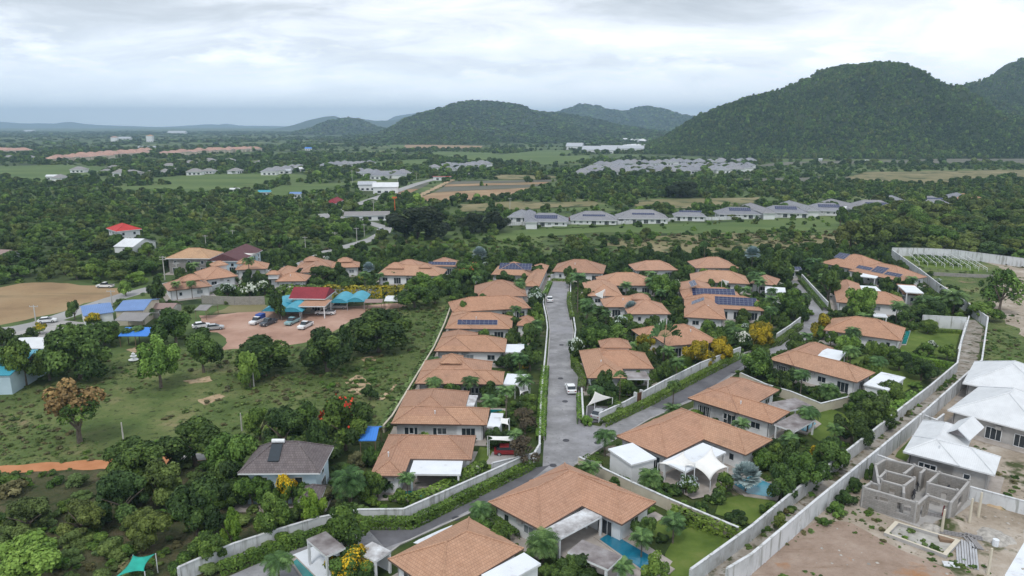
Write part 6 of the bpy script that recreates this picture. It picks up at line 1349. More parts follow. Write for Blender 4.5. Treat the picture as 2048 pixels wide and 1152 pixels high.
# ------------------------------------------------------------ poles and small things
for k, (x, yb, yt, lb) in enumerate([(248, 888, 845, 'leaning pale post in the meadow beside the orange tree'), (484, 862, 826, 'pale post in the meadow above the grey-roofed house'), (508, 774, 738, 'thin post in front of the meadow tree'), (611, 496, 473, 'concrete pole with crossarms, right of the purple hall'), (576, 497, 474, 'concrete pole second right of the purple hall'), (520, 492, 472, 'concrete pole nearest behind the purple hall'),
        (671, 488, 464, 'pole beside the dark pond left of the far road'), (714, 484, 455, 'pole with transformer beside the far road'), (729, 474, 448, 'tall pole right of the transformer pole'), (330, 560, 512, 'pole right of the bare field trees'), (355, 556, 524, 'white frame pole beside the tan hipped house'), (457, 527, 498, 'pole in front of the purple hall'),
        (363, 494, 472, 'pole in the woods left of the purple hall'), (412, 492, 470, 'pole in the woods behind the purple hall'), (466, 478, 460, 'slim pole in the woods far behind the hall'), (225, 612, 580, 'pole on the side road beside the bare field'), (72, 645, 610, 'bare branched pole at the front of the bare field'), (705, 372, 340, 'tall pole left of the roadside warehouse'), (795, 372, 355, 'pole right of the roadside warehouse'),
        (833, 360, 345, 'pole at the far crossing'), (890, 352, 338, 'pole behind the orange red structure'), (912, 352, 338, 'second pole behind the orange red structure'), (1062, 345, 318, 'slim pole on the middle fields'), (1020, 420, 396, 'pole right of the giant trees'), (748, 436, 400, 'slim pole left of the orange mast')]):
    pole(lb, x, yb, yt, arms=k > 2, r=.14 if k < 3 else .17)
o = pole('orange signal mast with platform behind the giant dark trees', 790, 424, 396, arms=False, mat='orange_paint', name='signal_mast', r=.3)
b = MB(); p = o.location; b.box(p + V((-1.3, -.4, 8)), V((2.6, 0, 0)), V((0, .8, 0)), V((0, 0, .8)), 'orange_paint'); b.build('platform', o, o)
mh = [(1121, 757), (1110, 900), (1190, 885), (1131, 882), (912, 1037), (1365, 742), (1196, 886)]
for k, (x, y) in enumerate([(1121, 757), (1130, 803), (1132, 881), (1195, 886), (1106, 931), (912, 1037), (1466, 745), (1123, 690)]):
    p = P(x, y, 0); b = MB(); b.tube([p + V((0, 0, .01)), p + V((0, 0, .05))], .55, 'frame_dark', 12); o = b.build('manhole_cover', loc=p)
    tag(o, ['round manhole cover on the street left of the parked hatchback', 'manhole cover just below the parked hatchback', 'manhole cover in the middle of the junction', 'manhole cover by the white annex corner', 'manhole cover at the mouth of the lower street', 'manhole cover on the lower street beside the pool villa', 'manhole cover on the middle street near the round clipped tree', 'manhole cover on the upper part of the straight street'][k], 'manhole cover')
for k, (x, y) in enumerate([(1172, 936), (1184, 939), (1196, 945)]):
    p = P(x, y, 0); b = MB(); b.tube([p, p + V((0, 0, .3)), p + V((0, 0, .9)), p + V((0, 0, 1.1)), p + V((0, 0, 1.2))], [.4, .7, .75, .5, .55], 'jar_clay', 12); o = b.build('clay_jar', loc=p, smooth=True); tag(o, ['left', 'middle', 'right'][k] + ' one of three big pale clay jars by the street wall', 'jar', 'pale clay jars by the street wall')
p = P(1271, 810, 0); root = empty('gate_door', p, 'dark wooden gate door set in the middle street wall', 'gate'); dd = (P(1280, 806, 0) - p).normalized(); nn = V((-dd.y, dd.x, 0))
b = MB(); b.box(p - nn * .18, dd * 1.5, nn * .12, V((0, 0, 2.2)), 'wood'); b.build('door_leaf', root, root)
for s in (-.3, 1.5): b = MB(); b.box(p + dd * s - nn * .3, dd * .3, nn * .6, V((0, 0, 2.5)), 'boundary_white'); b.build('post', root, root)
p = P(268, 722, 0); root = empty('fountain', p, 'tiered white garden fountain beside the path at the left', 'fountain')
for k, (r0, z0) in enumerate([(1.1, 0), (.7, .8), (.4, 1.3)]):
    b = MB(); b.tube([p + V((0, 0, z0)), p + V((0, 0, z0 + .15)), p + V((0, 0, z0 + .4))], [r0 * .5, r0 * .8, r0], 'white_wall', 12); b.build('bowl', root, root)
b = MB(); b.tube([p, p + V((0, 0, 2.0))], [.22, .1], 'white_wall', 8); b.build('stem', root, root)
def person(label, x, y, top, trousers, hz=0, pose=0):
    p = P(x, y, 0.05); vs = [(0, 0, .95), (0, 0, 1.2), (0, 0, 1.42), (0, .01, 1.56), (0, -.02, 1.72), (-.1, 0, .9), (-.12, .12 * pose, .5), (-.12, -.02, .06), (.1, 0, .9), (.12, -.12 * pose, .5), (.12, .05, .06), (-.2, 0, 1.4), (-.26, .02, 1.12), (-.25, -.15, .88), (.2, 0, 1.4), (.26, .02, 1.12), (.25, -.15, .88), (-.12, -.14, .03), (.12, -.1, .03)]
    es = [(0, 1), (1, 2), (2, 3), (3, 4), (0, 5), (5, 6), (6, 7), (0, 8), (8, 9), (9, 10), (2, 11), (11, 12), (12, 13), (2, 14), (14, 15), (15, 16), (7, 17), (10, 18)]
    rr = [.15, .14, .16, .06, .11, .1, .07, .045, .1, .07, .045, .07, .05, .035, .07, .05, .035, .04, .04]
    me = bpy.data.meshes.new('person'); me.from_pydata(vs, es, []); o = link(bpy.data.objects.new('person', me)); o.location = p; o.rotation_euler.z = hz
    m = o.modifiers.new('skin', 'SKIN'); me.skin_vertices.new() if not me.skin_vertices else None
    for i, s in enumerate(me.skin_vertices[0].data): s.radius = (rr[i], rr[i]); s.use_root = i == 0
    o.modifiers.new('sub', 'SUBSURF').levels = 1; me.materials.append(MATS[top]); tag(o, label, 'person'); return o
person('worker in dark clothes crouching over the floor inside the unfinished house', 1826, 1000, 'frame_dark', 'frame_dark', .4, 1)
person('worker in dark clothes standing in a doorway of the unfinished house', 1895, 992, 'frame_dark', 'frame_dark', 2, .4)
person('worker in red and dark clothes near the columns of the building site', 1885, 1035, 'car_red', 'frame_dark', 1, .8)
person('worker standing between the inner block walls', 1834, 984, 'frame_dark', 'frame_dark', 1.4, .6)
# ------------------------------------------------------------ named trees
T('orange', 160, 885, 755, 112, 'tall tree with orange brown crown standing in the meadow'); LAND.append((P(160, 880), 'the orange brown tree'))
T('redf', 690, 900, 790, 130, 'broad flame tree with red blossoms in the left meadow'); LAND.append((P(690, 895), 'the red flame tree'))
T('redf', 940, 565, 525, 75, 'low flame tree with red blossoms left of the double solar array')
T('rain', 838, 476, 412, 140, 'giant dark spreading tree, the largest of the pair behind the estate'); LAND.append((P(840, 470), 'the giant dark tree'))
T('rain', 945, 464, 424, 62, 'smaller giant dark tree in front of the grey villas, left half')
T('rain', 990, 464, 422, 68, 'smaller giant dark tree in front of the grey villas, right half')
T('rain', 1362, 394, 362, 80, 'broad dark tree above the far grey villas')
T('silver', 1490, 985, 925, 78, 'large silver blue palm by the sail terrace')
T('silver', 959, 530, 493, 40, 'silver palm behind the villa with solar arrays'); T('silver', 1503, 535, 492, 42, 'silver palm behind the back row villa'); T('silver', 1262, 640, 602, 40, 'silver green palm left of the twin solar villas')
T('silver', 738, 554, 524, 32, 'round silver palm left of the villa with two raised roofs')
T('trav', 1327, 725, 638, 74, 'tall fan-shaped traveller palm before the villa between yellow trees'); T('trav', 1239, 806, 740, 30, 'slender fan-shaped traveller palm by the corner villa'); T('trav', 1408, 520, 480, 28, 'fan-shaped palm standing behind the back row'); T('trav', 1554, 505, 468, 24, 'fan-shaped palm in the scrub beyond the estate'); T('trav', 1040, 775, 740, 30, 'yellow stemmed traveller palm over the left gardens')
T('royal', 1345, 822, 758, 46, 'dark royal palm standing at the middle street')
for x, yb, yt, w, lb in [(1395, 728, 680, 62, 'golden bush left of the middle street palms'), (1440, 722, 672, 52, 'golden bush nearest the middle street bend'), (1290, 712, 668, 52, 'golden bush left of the traveller palm'), (1520, 695, 640, 58, 'golden tree inside the street bend'), (1640, 672, 625, 46, 'golden orange bush outside the street bend')]: T('goldbush', x, yb, yt, w, lb)
T('yellow', 575, 1015, 948, 52, 'bright yellow flowering tree in front of the grey-roofed house'); T('yellow', 700, 1160, 1102, 100, 'yellow flowering bush by the pinkish roofed pavilion'); T('yellow', 190, 655, 624, 34, 'yellow flowering tree below the blue long house'); T('yellow', 80, 668, 645, 28, 'yellow flowering tree near the white roofed building'); T('goldbush', 1836, 570, 552, 26, 'golden shrub against the tall boundary wall')
T('ball', 1511, 758, 694, 64, 'round clipped tree beside the middle street'); T('ball', 1780, 805, 760, 56, 'round clipped tree in front of the cube pavilion'); T('ball', 1406, 560, 536, 26, 'round clipped tree among the back villas'); T('ball', 1855, 668, 638, 38, 'round small tree on the mown lawn'); T('shrub', 1846, 712, 692, 40, 'round shrub at the front of the mown lawn')
T('light', 1693, 722, 670, 54, 'light green leafy tree beside the white pergola'); T('light', 1719, 640, 572, 62, 'light open tree over the villa near the boundary wall')
T('lime', 465, 1098, 1015, 48, 'bright lime green slender tree by the bottom left street'); T('lime', 628, 1050, 980, 62, 'bright lime green tree right of the small blue outbuilding')
T('light', 75, 1175, 1078, 165, 'broad light green tree at the bottom left corner'); LAND.append((P(75, 1160), 'the corner light green tree'))
T('round', 690, 1100, 1008, 112, 'broad feathery tree overhanging the bottom left street')
for x, yb, yt, w in [(758, 704, 618, 128), (655, 745, 655, 112), (530, 752, 668, 114), (160, 758, 645, 128)]: T('field', x, yb, yt, w)
T('dark', 690, 725, 648, 48); T('dark', 408, 745, 655, 74); T('light', 322, 775, 668, 92); T('light', 500, 775, 700, 50)
for k_, x, yb, yt, w in [('round', 352, 692, 612, 92), ('round', 210, 690, 640, 84), ('round', 52, 772, 672, 88), ('dark', 150, 640, 600, 34), ('round', 830, 618, 566, 76), ('dark', 318, 612, 550, 50), ('dark', 880, 585, 555, 46), ('dark', 5, 700, 650, 60), ('round', 100, 760, 690, 70), ('dark', 60, 690, 655, 34),
    ('dark', 280, 965, 880, 132), ('dark', 392, 930, 838, 136), ('round', 470, 965, 868, 110), ('clump', 700, 1015, 890, 96), ('dark', 570, 905, 815, 100), ('dark', 636, 930, 840, 70), ('round', 520, 880, 815, 70), ('dark', 395, 1070, 965, 122), ('dark', 250, 1040, 945, 120), ('olive', 330, 1010, 920, 96), ('round', 545, 1075, 990, 100), ('round', 505, 1015, 952, 70), ('light', 615, 1040, 975, 50), ('dark', 488, 1008, 945, 52), ('round', 535, 1015, 962, 54), ('dark', 610, 1012, 960, 44), ('round', 425, 1125, 1060, 82), ('olive', 305, 1092, 1020, 100),
    ('olive', 165, 1070, 1005, 96), ('dark', 450, 1000, 920, 90), ('round', 625, 880, 800, 80), ('olive', 60, 1065, 1000, 100), ('palm', 560, 1168, 1105, 84), ('palm', 815, 1000, 945, 46), ('palm', 775, 985, 960, 40), ('clump', 1085, 1125, 1035, 92), ('dark', 740, 800, 770, 36), ('round', 720, 850, 800, 50), ('dark', 1010, 570, 540, 40), ('round', 985, 590, 560, 46),
    ('dark', 870, 608, 572, 48), ('round', 905, 590, 556, 44), ('round', 925, 640, 600, 30), ('palm', 1040, 600, 562, 34), ('plum', 1070, 612, 575, 42), ('round', 1075, 560, 530, 40), ('palm', 1155, 625, 545, 46), ('palm', 1172, 655, 595, 44), ('round', 1190, 700, 645, 74), ('round', 1232, 690, 645, 66), ('plum', 1152, 720, 672, 42), ('dark', 1175, 610, 575, 34), ('plum', 1240, 660, 630, 40),
    ('round', 1330, 600, 548, 70), ('palm', 1305, 590, 552, 50), ('plum', 1345, 592, 560, 44), ('clump', 1455, 574, 534, 50), ('palm', 1512, 574, 540, 52), ('dark', 1552, 566, 500, 76), ('dark', 1592, 545, 505, 34), ('round', 1580, 632, 574, 66), ('round', 1520, 640, 600, 40), ('clump', 1470, 692, 638, 58), ('plum', 1486, 700, 660, 40), ('plum', 1390, 728, 700, 24),
    ('dark', 1655, 600, 540, 56), ('clump', 1625, 548, 502, 52), ('dark', 1690, 590, 560, 50), ('palm', 1648, 580, 545, 40), ('clump', 1850, 632, 578, 74), ('palm', 1905, 628, 578, 66), ('dark', 1865, 640, 600, 60), ('dark', 1810, 660, 620, 40), ('palm', 1800, 655, 606, 40), ('palm', 1600, 792, 738, 46), ('clump', 1655, 806, 750, 58), ('round', 1750, 738, 682, 50), ('dark', 1798, 742, 702, 54),
    ('dark', 1842, 762, 715, 62), ('dark', 1748, 855, 790, 76), ('dark', 1703, 888, 820, 80), ('palm', 1614, 866, 812, 58), ('dark', 1660, 945, 875, 76), ('dark', 1562, 1000, 930, 72), ('round', 1612, 985, 905, 90), ('dark', 1578, 950, 880, 66), ('round', 1530, 935, 900, 60), ('clump', 1298, 988, 912, 66), ('plum', 1372, 988, 950, 50), ('palm', 1345, 1088, 1030, 66), ('palm', 1282, 1118, 1062, 62),
    ('round', 1308, 1165, 1110, 64), ('palm', 1245, 1165, 1120, 60), ('dark', 1150, 1160, 1110, 90), ('palm', 1012, 858, 770, 50), ('palm', 1048, 806, 750, 50), ('dark', 1060, 742, 690, 46), ('brown', 1050, 868, 815, 52), ('brown', 1048, 935, 870, 66), ('palm', 1030, 915, 860, 40), ('dark', 1062, 700, 645, 44), ('round', 1072, 655, 622, 36), ('round', 1050, 730, 700, 40), ('palm', 988, 700, 672, 26),
    ('dark', 1140, 575, 530, 34), ('plum', 955, 955, 930, 30), ('palm', 385, 598, 560, 28), ('palm', 355, 600, 562, 26), ('palm', 500, 560, 512, 36), ('palm', 540, 575, 545, 26), ('plum', 455, 598, 566, 36), ('plum', 500, 598, 565, 44), ('dark', 645, 568, 532, 66), ('dark', 555, 640, 585, 40), ('palm', 790, 566, 540, 26), ('palm', 760, 570, 545, 24), ('palm', 845, 560, 535, 30), ('plum', 530, 590, 560, 34),
    ('clump', 300, 640, 600, 30), ('palm', 258, 690, 655, 34), ('palm', 280, 688, 650, 34), ('airy', 1998, 628, 535, 78), ('airy', 1975, 620, 550, 50), ('olive', 1745, 500, 430, 90), ('olive', 1700, 495, 440, 60), ('dark', 1680, 452, 412, 26), ('light', 252, 592, 560, 30), ('dark', 1800, 660, 640, 26), ('lshrub', 1715, 652, 622, 36), ('lshrub', 1175, 850, 830, 26), ('dshrub', 1230, 825, 800, 46),
    ('shrub', 1250, 790, 760, 46), ('dshrub', 1270, 770, 740, 40), ('dshrub', 1220, 790, 770, 40), ('dshrub', 1330, 760, 720, 50), ('palm', 1352, 765, 715, 40), ('lshrub', 1195, 785, 765, 40), ('round', 1170, 690, 660, 40), ('dshrub', 1705, 985, 955, 34), ('dshrub', 1690, 1010, 980, 40), ('shrub', 1672, 1030, 1005, 40), ('dshrub', 1740, 960, 925, 24), ('shrub', 1650, 1052, 1035, 30), ('olive', 1560, 1065, 1030, 40), ('shrub', 1320, 1000, 975, 40), ('dshrub', 1430, 1005, 978, 44), ('shrub', 1540, 1030, 1005, 50), ('shrub', 1400, 1040, 1015, 40), ('shrub', 1240, 970, 950, 40), ('plum', 1860, 700, 680, 30)]:
    T(k_, x, yb, yt, w)
# ------------------------------------------------------------ wild growth
rs = np.random.RandomState(3)
def wpoly(q): return [(p.x, p.y) for p in gp(q)]
WV = wpoly(VILLAGE)
BUILD = [wpoly([(1783, 500), (2600, 560), (2600, 1500), (1400, 1500), (1468, 1165), (1631, 1012), (1744, 920), (1840, 830), (1958, 728), (1970, 636), (1929, 606)])]
MEAD = wpoly([(-300, 760), (0, 748), (180, 738), (215, 714), (450, 700), (560, 692), (620, 650), (700, 610), (905, 590), (868, 700), (785, 840), (735, 930), (560, 900), (430, 905), (215, 938), (-300, 970)])
SCRUB = wpoly([(-400, 985), (0, 950), (215, 938), (330, 930), (735, 930), (700, 1010), (735, 1050), (640, 1085), (400, 1165), (380, 1400), (-500, 1400)])
YARD = wpoly([(-200, 600), (180, 600), (350, 570), (560, 596), (900, 590), (620, 660), (560, 700), (450, 705), (200, 700), (-200, 760)])
ZONES = [  # photo outline, density, species weights (dark, mid, light, olive, tall)
    ([(-300, 398), (560, 398), (700, 425), (690, 470), (600, 500), (540, 512), (330, 500), (320, 570), (230, 572), (100, 566), (-300, 580)], .90, (3, 5, 1.2, 3), .82),
    ([(600, 500), (760, 482), (1000, 476), (1240, 470), (1450, 464), (1700, 468), (1780, 500), (1480, 509), (900, 509), (620, 502)], .66, (2, 4, 2, 4), 0.62),
    ([(960, 474), (1010, 458), (1240, 449), (1520, 440), (1690, 432), (1700, 462), (1450, 464), (1240, 470), (1000, 478)], .10, (1, 3, 2, 1), 0.5),
    ([(1690, 440), (1780, 405), (1900, 410), (2300, 400), (2300, 540), (2048, 518), (1783, 498), (1700, 480)], .97, (2, 2, 0, 6), 1.15),
    ([(1000, 420), (1240, 412), (1700, 398), (1800, 392), (1800, 400), (1240, 425), (1010, 436)], .5, (1, 4, 2, 3), 0.6),
    ([(930, 404), (1100, 376), (1300, 370), (1400, 372), (1400, 394), (1000, 402)], .95, (3, 4, 0, 1), 0.85),
    ([(1400, 372), (1700, 366), (2300, 360), (2300, 396), (1780, 396), (1400, 400)], .88, (4, 4, 0, 2), 0.8),
    ([(1500, 334), (1700, 330), (2300, 326), (2300, 342), (1700, 350), (1400, 356)], .62, (3, 3, 0, 1), 0.7),
    ([(-300, 370), (280, 374), (560, 372), (700, 385), (690, 420), (560, 398), (-300, 398)], .55, (3, 4, 1, 2), 0.85),
    ([(1010, 452), (1240, 450), (1520, 438), (1700, 430), (1700, 437), (1520, 447), (1240, 457), (1010, 460)], .5, (2, 4, 1, 2), .45),
    ([(740, 425), (1010, 425), (1010, 470), (860, 480), (760, 480)], .45, (2, 3, 2, 1), 0.8),
]
ZW = [(wpoly(q), d, w, s) for q, d, w, s in ZONES]
KW = KEEP; 
def growth(y0, y1, s, smin, smax, wid=.84):
    gx, gy = np.meshgrid(np.arange(-wid * y1 - 60, wid * y1 + 60, s), np.arange(y0, y1, s)); x = (gx + rs.uniform(-.5, .5, gx.shape) * s).ravel(); y = (gy + rs.uniform(-.5, .5, gx.shape) * s).ravel()
    k = np.abs(x) < wid * y + 50; x, y = x[k], y[k]
    n = fbm(x, y, 90, 1.0) * .5 + fbm(x, y, 330, 2.0) * .5
    den = np.clip(.56 + n * .9, 0.03, 1); n2 = fbm(x * .42, y, 120, 7) * .55 + fbm(x * .3, y * .8, 420, 4) * .45; den = np.where(y > 520, np.clip(.22 + n2 * 2.2, .03, .95), den); wt = np.zeros((len(x), 4)); wt[:] = (4, 4, .8, 1.5); zs = np.ones(len(x))
    for q, d, w, s_ in ZW:
        m = inpoly(x, y, q); den[m] = np.clip(d + n[m] * (.35 if d < .9 else .1), .02, 1); wt[m] = w; zs[m] = s_
    for q in (WV, MEAD, SCRUB, YARD, *BUILD): den[inpoly(x, y, q)] = 0
    for q in KW + ROOFS:
        xs_ = [p[0] for p in q]; ys_ = [p[1] for p in q]
        m = (x > min(xs_) - 6) & (x < max(xs_) + 6) & (y > min(ys_) - 6) & (y < max(ys_) + 6)
        if m.any():
            idx = np.nonzero(m)[0]; cx_, cy_ = np.mean(xs_), np.mean(ys_)
            den[idx[inpoly(cx_ + (x[idx] - cx_) * .97, cy_ + (y[idx] - cy_) * .97, q)]] = 0
    for hx, hy, hz in HILLS[:6]:
        m = (x > hx[0]) & (x < hx[-1]) & (y > hy[0] + 30) & (y < hy[-1]); den[m & (hill_z(HILLS.index((hx, hy, hz)) if False else 0, x, y) > 9e9)] = 0
    keep = rs.rand(len(x)) < den; x, y, wt, n, zs = x[keep], y[keep], wt[keep], n[keep], zs[keep]
    cw = np.cumsum(wt, 1); cw /= cw[:, -1:]; sp = (rs.rand(len(x))[:, None] > cw).sum(1)
    w = rs.uniform(0, 1, len(x)) ** 1.6 * (smax - smin) + smin; w = w * zs; h = w * rs.uniform(.42, .8, len(x)); return x, y, sp, w, h
SPK = ['dark', 'round', 'light', 'olive']; MATN = ['leaf_dark', 'leaf_mid', 'leaf_light', 'leaf_olive']
S_pts, S_sc, S_rt, S_ix = [], [], [], []
PROT = [crown_mesh(l, s, m) for l in ('mid', 'low', 'tiny') for m in MATN for s in (0, 1, 2)]
def emit(x, y, z, sp, w, h, lod):
    n = len(x); S_pts.append(np.stack([x, y, z], 1)); S_sc.append(np.stack([w / 2, w / 2, h], 1)); S_rt.append(np.stack([0 * x, 0 * x, rs.uniform(0, 6.28, n)], 1)); S_ix.append(lod * 12 + sp * 3 + rs.randint(0, 3, n))
x, y, sp, w, h = growth(78, 640, 5.0, 2.4, 10.5)
ap = w / y; inv = (np.abs(x) < .73 * y) ; order = np.argsort(-(ap * inv)); ind = order[:170]; rest = np.setdiff1d(np.arange(len(x)), ind)
for i in ind: plant(SPK[sp[i]], (x[i], y[i], 0), w[i] * 1.1, h[i] * 1.15, lod='mid' if ap[i] * F < 50 else 'hi')
near = rest[y[rest] < 420]; farr = rest[y[rest] >= 420]
emit(x[near], y[near], 0 * near - .3, sp[near], w[near], h[near], 0); emit(x[farr], y[farr], 0 * farr - .3, sp[farr], w[farr], h[farr], 1)
x, y, sp, w, h = growth(640, 1700, 8.5, 4.5, 15); emit(x, y, 0 * x - .4, sp, w, h * .85, 1)
x, y, sp, w, h = growth(1700, 4800, 24, 14, 36); emit(x, y, 0 * x - .6, sp, w, h * .38, 2)
scatter_stuff('woodland', 'mixed trees and bushes covering the plain out to the hills', np.concatenate(S_pts), np.concatenate(S_sc), np.concatenate(S_rt), np.concatenate(S_ix), PROT)
# forests on the hills
def hill_trees(name, label, k, s, smin, smax, lod, ycut=1e9):
    gx, gy, z = HILLS[k]; X, Y = np.meshgrid(np.arange(gx[0], gx[-1], s), np.arange(gy[0], min(gy[-1], ycut), s)); x = (X + rs.uniform(-.5, .5, X.shape) * s).ravel(); y = (Y + rs.uniform(-.5, .5, X.shape) * s).ravel()
    zz = hill_z(k, x, y); n = fbm(x, y, 160, 3) ; m = (zz > .8) & (np.abs(x) < .86 * y + 60) & (rs.rand(len(x)) < .97); x, y, zz, n = x[m], y[m], zz[m], n[m]
    n2 = fbm(x, y, 60, 9); sp = np.where(rs.rand(len(x)) + n * .9 + n2 * .5 < .42, 0, np.where(rs.rand(len(x)) < .7, 1, 3)); sp = np.where(rs.rand(len(x)) < .04 + .12 * np.clip(n + n2, 0, 1), 2, sp); k_ = rs.rand(len(x)) < .96 - .5 * np.clip(n2 - .45, 0, 1); x, y, zz, n, sp = x[k_], y[k_], zz[k_], n[k_], sp[k_]
    w = rs.uniform(0, 1, len(x)) ** 1.5 * (smax - smin) + smin; h = w * rs.uniform(.55, 1.0, len(x)) * (1 if lod < 2 else .45)
    scatter_stuff(name, label, np.stack([x, y, zz - .1 * h], 1), np.stack([w / 2, w / 2, h], 1), np.stack([0 * x, 0 * x, rs.uniform(0, 6.28, len(x))], 1), sp * 3 + rs.randint(0, 3, len(x)), PROT[12 * lod:12 * lod + 12])
hill_trees('hill_forest', 'dense forest covering the steep hill on the right', H1, 4.7, 3.5, 11, 1, 1560)
hill_trees('hill_forest', 'dense forest covering the second steep hill at the right edge', H2, 7.0, 5, 13, 1, 1900)
hill_trees('hill_forest', 'forest covering the long hill in the middle distance', H3, 16, 14, 30, 2, 3200)
hill_trees('hill_forest', 'forest on the twin-peaked hill behind', H4, 34, 32, 52, 2, 4800)
hill_trees('hill_forest', 'dark trees on the low knoll', H5, 9, 8, 18, 2)
hill_trees('hill_forest', 'trees on the small hill left of the long one', H6, 26, 26, 40, 2)
# meadow tufts, scrub and garden undergrowth
def free(x, y, grow=1.03, which=None):
    ok = np.ones(len(x), bool)
    for q in (which if which is not None else KEEP + ROOFS):
        cx_, cy_ = np.mean([p[0] for p in q]), np.mean([p[1] for p in q]); ok &= ~inpoly(cx_ + (x - cx_) / grow, cy_ + (y - cy_) / grow, q)
    return ok
def fill(poly, s):
    xs_ = [p[0] for p in poly]; ys_ = [p[1] for p in poly]; X, Y = np.meshgrid(np.arange(min(xs_), max(xs_), s), np.arange(max(min(ys_), 48), max(ys_), s)); x = (X + rs.uniform(-.5, .5, X.shape) * s).ravel(); y = (Y + rs.uniform(-.5, .5, X.shape) * s).ravel()
    m = inpoly(x, y, poly); return x[m], y[m]
def offline(x, y, dist):
    ok = np.ones(len(x), bool)
    for l in LINES:
        for p, q in zip(l[:-1], l[1:]):
            dx, dy = q.x - p.x, q.y - p.y; t = np.clip(((x - p.x) * dx + (y - p.y) * dy) / (dx * dx + dy * dy + 1e-6), 0, 1); ok &= np.hypot(x - p.x - t * dx, y - p.y - t * dy) > dist
    return ok
TP = [crown_mesh('mid', s, m) for m in ('scrub_leaf', 'leaf_mid', 'dry_tuft', 'hedge_lime') for s in (0, 1)] + [crown_mesh('low', s, m) for m in ('scrub_leaf', 'dry_tuft') for s in (0, 1)]
A_, B_, C_, I_ = [], [], [], []
def tufts(x, y, wmin, wmax, hr, pk, pw=2.2):
    w = rs.uniform(0, 1, len(x)) ** pw * (wmax - wmin) + wmin; A_.append(np.stack([x, y, -.05 * w], 1)); B_.append(np.stack([w / 2, w / 2, w * hr * rs.uniform(.6, 1.2, len(x))], 1)); C_.append(np.stack([0 * x, 0 * x, rs.uniform(0, 6.28, len(x))], 1)); I_.append(rs.choice(len(pk), len(x), p=np.array(pk) / sum(pk)))
x, y = fill(MEAD, .95); n = fbm(x, y, 22, 5); m = free(x, y) & (rs.rand(len(x)) < .42 + n * .7); tufts(x[m], y[m], .3, 1.7, .42, [2, 2, .6, .6, 1, 1, .5, .5, 8, 8, 4, 4], 2.0)
x, y = fill(MEAD, 4.6); n = fbm(x, y, 30, 8); m = free(x, y) & (n > .1); tufts(x[m], y[m], 1.0, 2.8, .42, [6, 6, 3, 3, 0, 0, 1, 1, 0, 0, 0, 0], 1.4)
x, y = fill(SCRUB, 1.7); n = fbm(x, y, 20, 6); m = free(x, y) & (rs.rand(len(x)) < .62 + n * .5); tufts(x[m], y[m], 1.0, 4.2, .55, [6, 6, 4, 4, .7, .7, 1, 1, 2, 2, 1, 1], 1.6)
x, y = fill(YARD, 4); m = free(x, y) & (rs.rand(len(x)) < .35); tufts(x[m], y[m], 1.5, 5.5, .5, [3, 3, 4, 4, 0, 0, 0, 0, 1, 1, 0, 0], 1.5)
sx = wpoly([(600, 502), (760, 485), (1000, 478), (1240, 466), (1700, 462), (1780, 500), (1480, 508), (620, 505)]); x, y = fill(sx, 3.2); m = free(x, y) & (rs.rand(len(x)) < .55); tufts(x[m], y[m], 1.2, 4, .4, [4, 4, 1, 1, 3, 3, 0, 0, 1, 1, 2, 2], 2)
x, y = fill(BUILD[0], 1.6); n = fbm(x, y, 14, 12); m = free(x, y) & (n > .04) & (rs.rand(len(x)) < .6) & (y < 260); tufts(x[m], y[m], .3, 1.5, .4, [2, 2, 3, 3, 1, 1, .5, .5, 3, 3, 1, 1], 2)
wd = wpoly([(1975, 650), (2060, 690), (2200, 780), (2060, 800), (1962, 735)]); x, y = fill(wd, 1.1); m = rs.rand(len(x)) < .7; tufts(x[m], y[m], .5, 1.6, .4, [3, 3, 3, 3, 1, 1, 1, 1, 3, 3, 1, 1], 1.8)
wd = wpoly([(1560, 1100), (1640, 1035), (1760, 945), (1775, 990), (1740, 1030), (1800, 1060), (1920, 1110), (2000, 1150), (1960, 1165), (1850, 1110), (1720, 1050), (1640, 1060)]); x, y = fill(wd, .8); m = (rs.rand(len(x)) < .55) & free(x, y); tufts(x[m], y[m], .3, 1.3, .5, [3, 3, 4, 4, 1, 1, 1, 1, 2, 2, 1, 1], 1.8)
ln = wpoly([(1500, 1072), (1583, 1003), (1680, 928), (1800, 830), (1857, 786), (1912, 742), (1925, 750), (1835, 815), (1740, 895), (1600, 1012), (1490, 1105)]); x, y = fill(ln, .9); n = fbm(x, y, 9, 3); m = (n > -.15) & (rs.rand(len(x)) < .8); tufts(x[m], y[m], .6, 2.0, .45, [3, 3, 4, 4, 1, 1, 1, 1, 2, 2, 1, 1], 1.8)
scatter_stuff('undergrowth', 'grass tufts, weeds and low scrub of the open land', np.concatenate(A_), np.concatenate(B_), np.concatenate(C_), np.concatenate(I_), TP)
def rock(seed):
    r = np.random.RandomState(seed); u = np.array([[1, 0, 0], [-1, 0, 0], [0, 1, 0], [0, -1, 0], [0, 0, 1], [0, 0, -1.0]]) * r.uniform(.6, 1, (6, 1)) ; f = np.array([[0, 2, 4], [2, 1, 4], [1, 3, 4], [3, 0, 4], [2, 0, 5], [1, 2, 5], [3, 1, 5], [0, 3, 5]])
    return npmesh('rubble', u, f, 'stone')
q_ = wpoly([(1760, 1000), (1960, 980), (2300, 1060), (2300, 1300), (1900, 1300), (1800, 1130), (1580, 1150), (1700, 1030)]); x, y = fill(q_, .9); n = fbm(x, y, 9, 4); m = (rs.rand(len(x)) < .35 + n * .6); x, y = x[m], y[m]; n_ = len(x); s_ = rs.uniform(0, 1, n_) ** 3 * .32 + .06
scatter_stuff('rubble', 'broken stones and rubble on the building site', np.stack([x, y, .02 + 0 * x], 1), np.stack([s_, s_ * 1.2, s_ * .7], 1), np.stack([0 * x, 0 * x, rs.uniform(0, 6, n_)], 1), rs.randint(0, 3, n_), [rock(i) for i in range(3)])
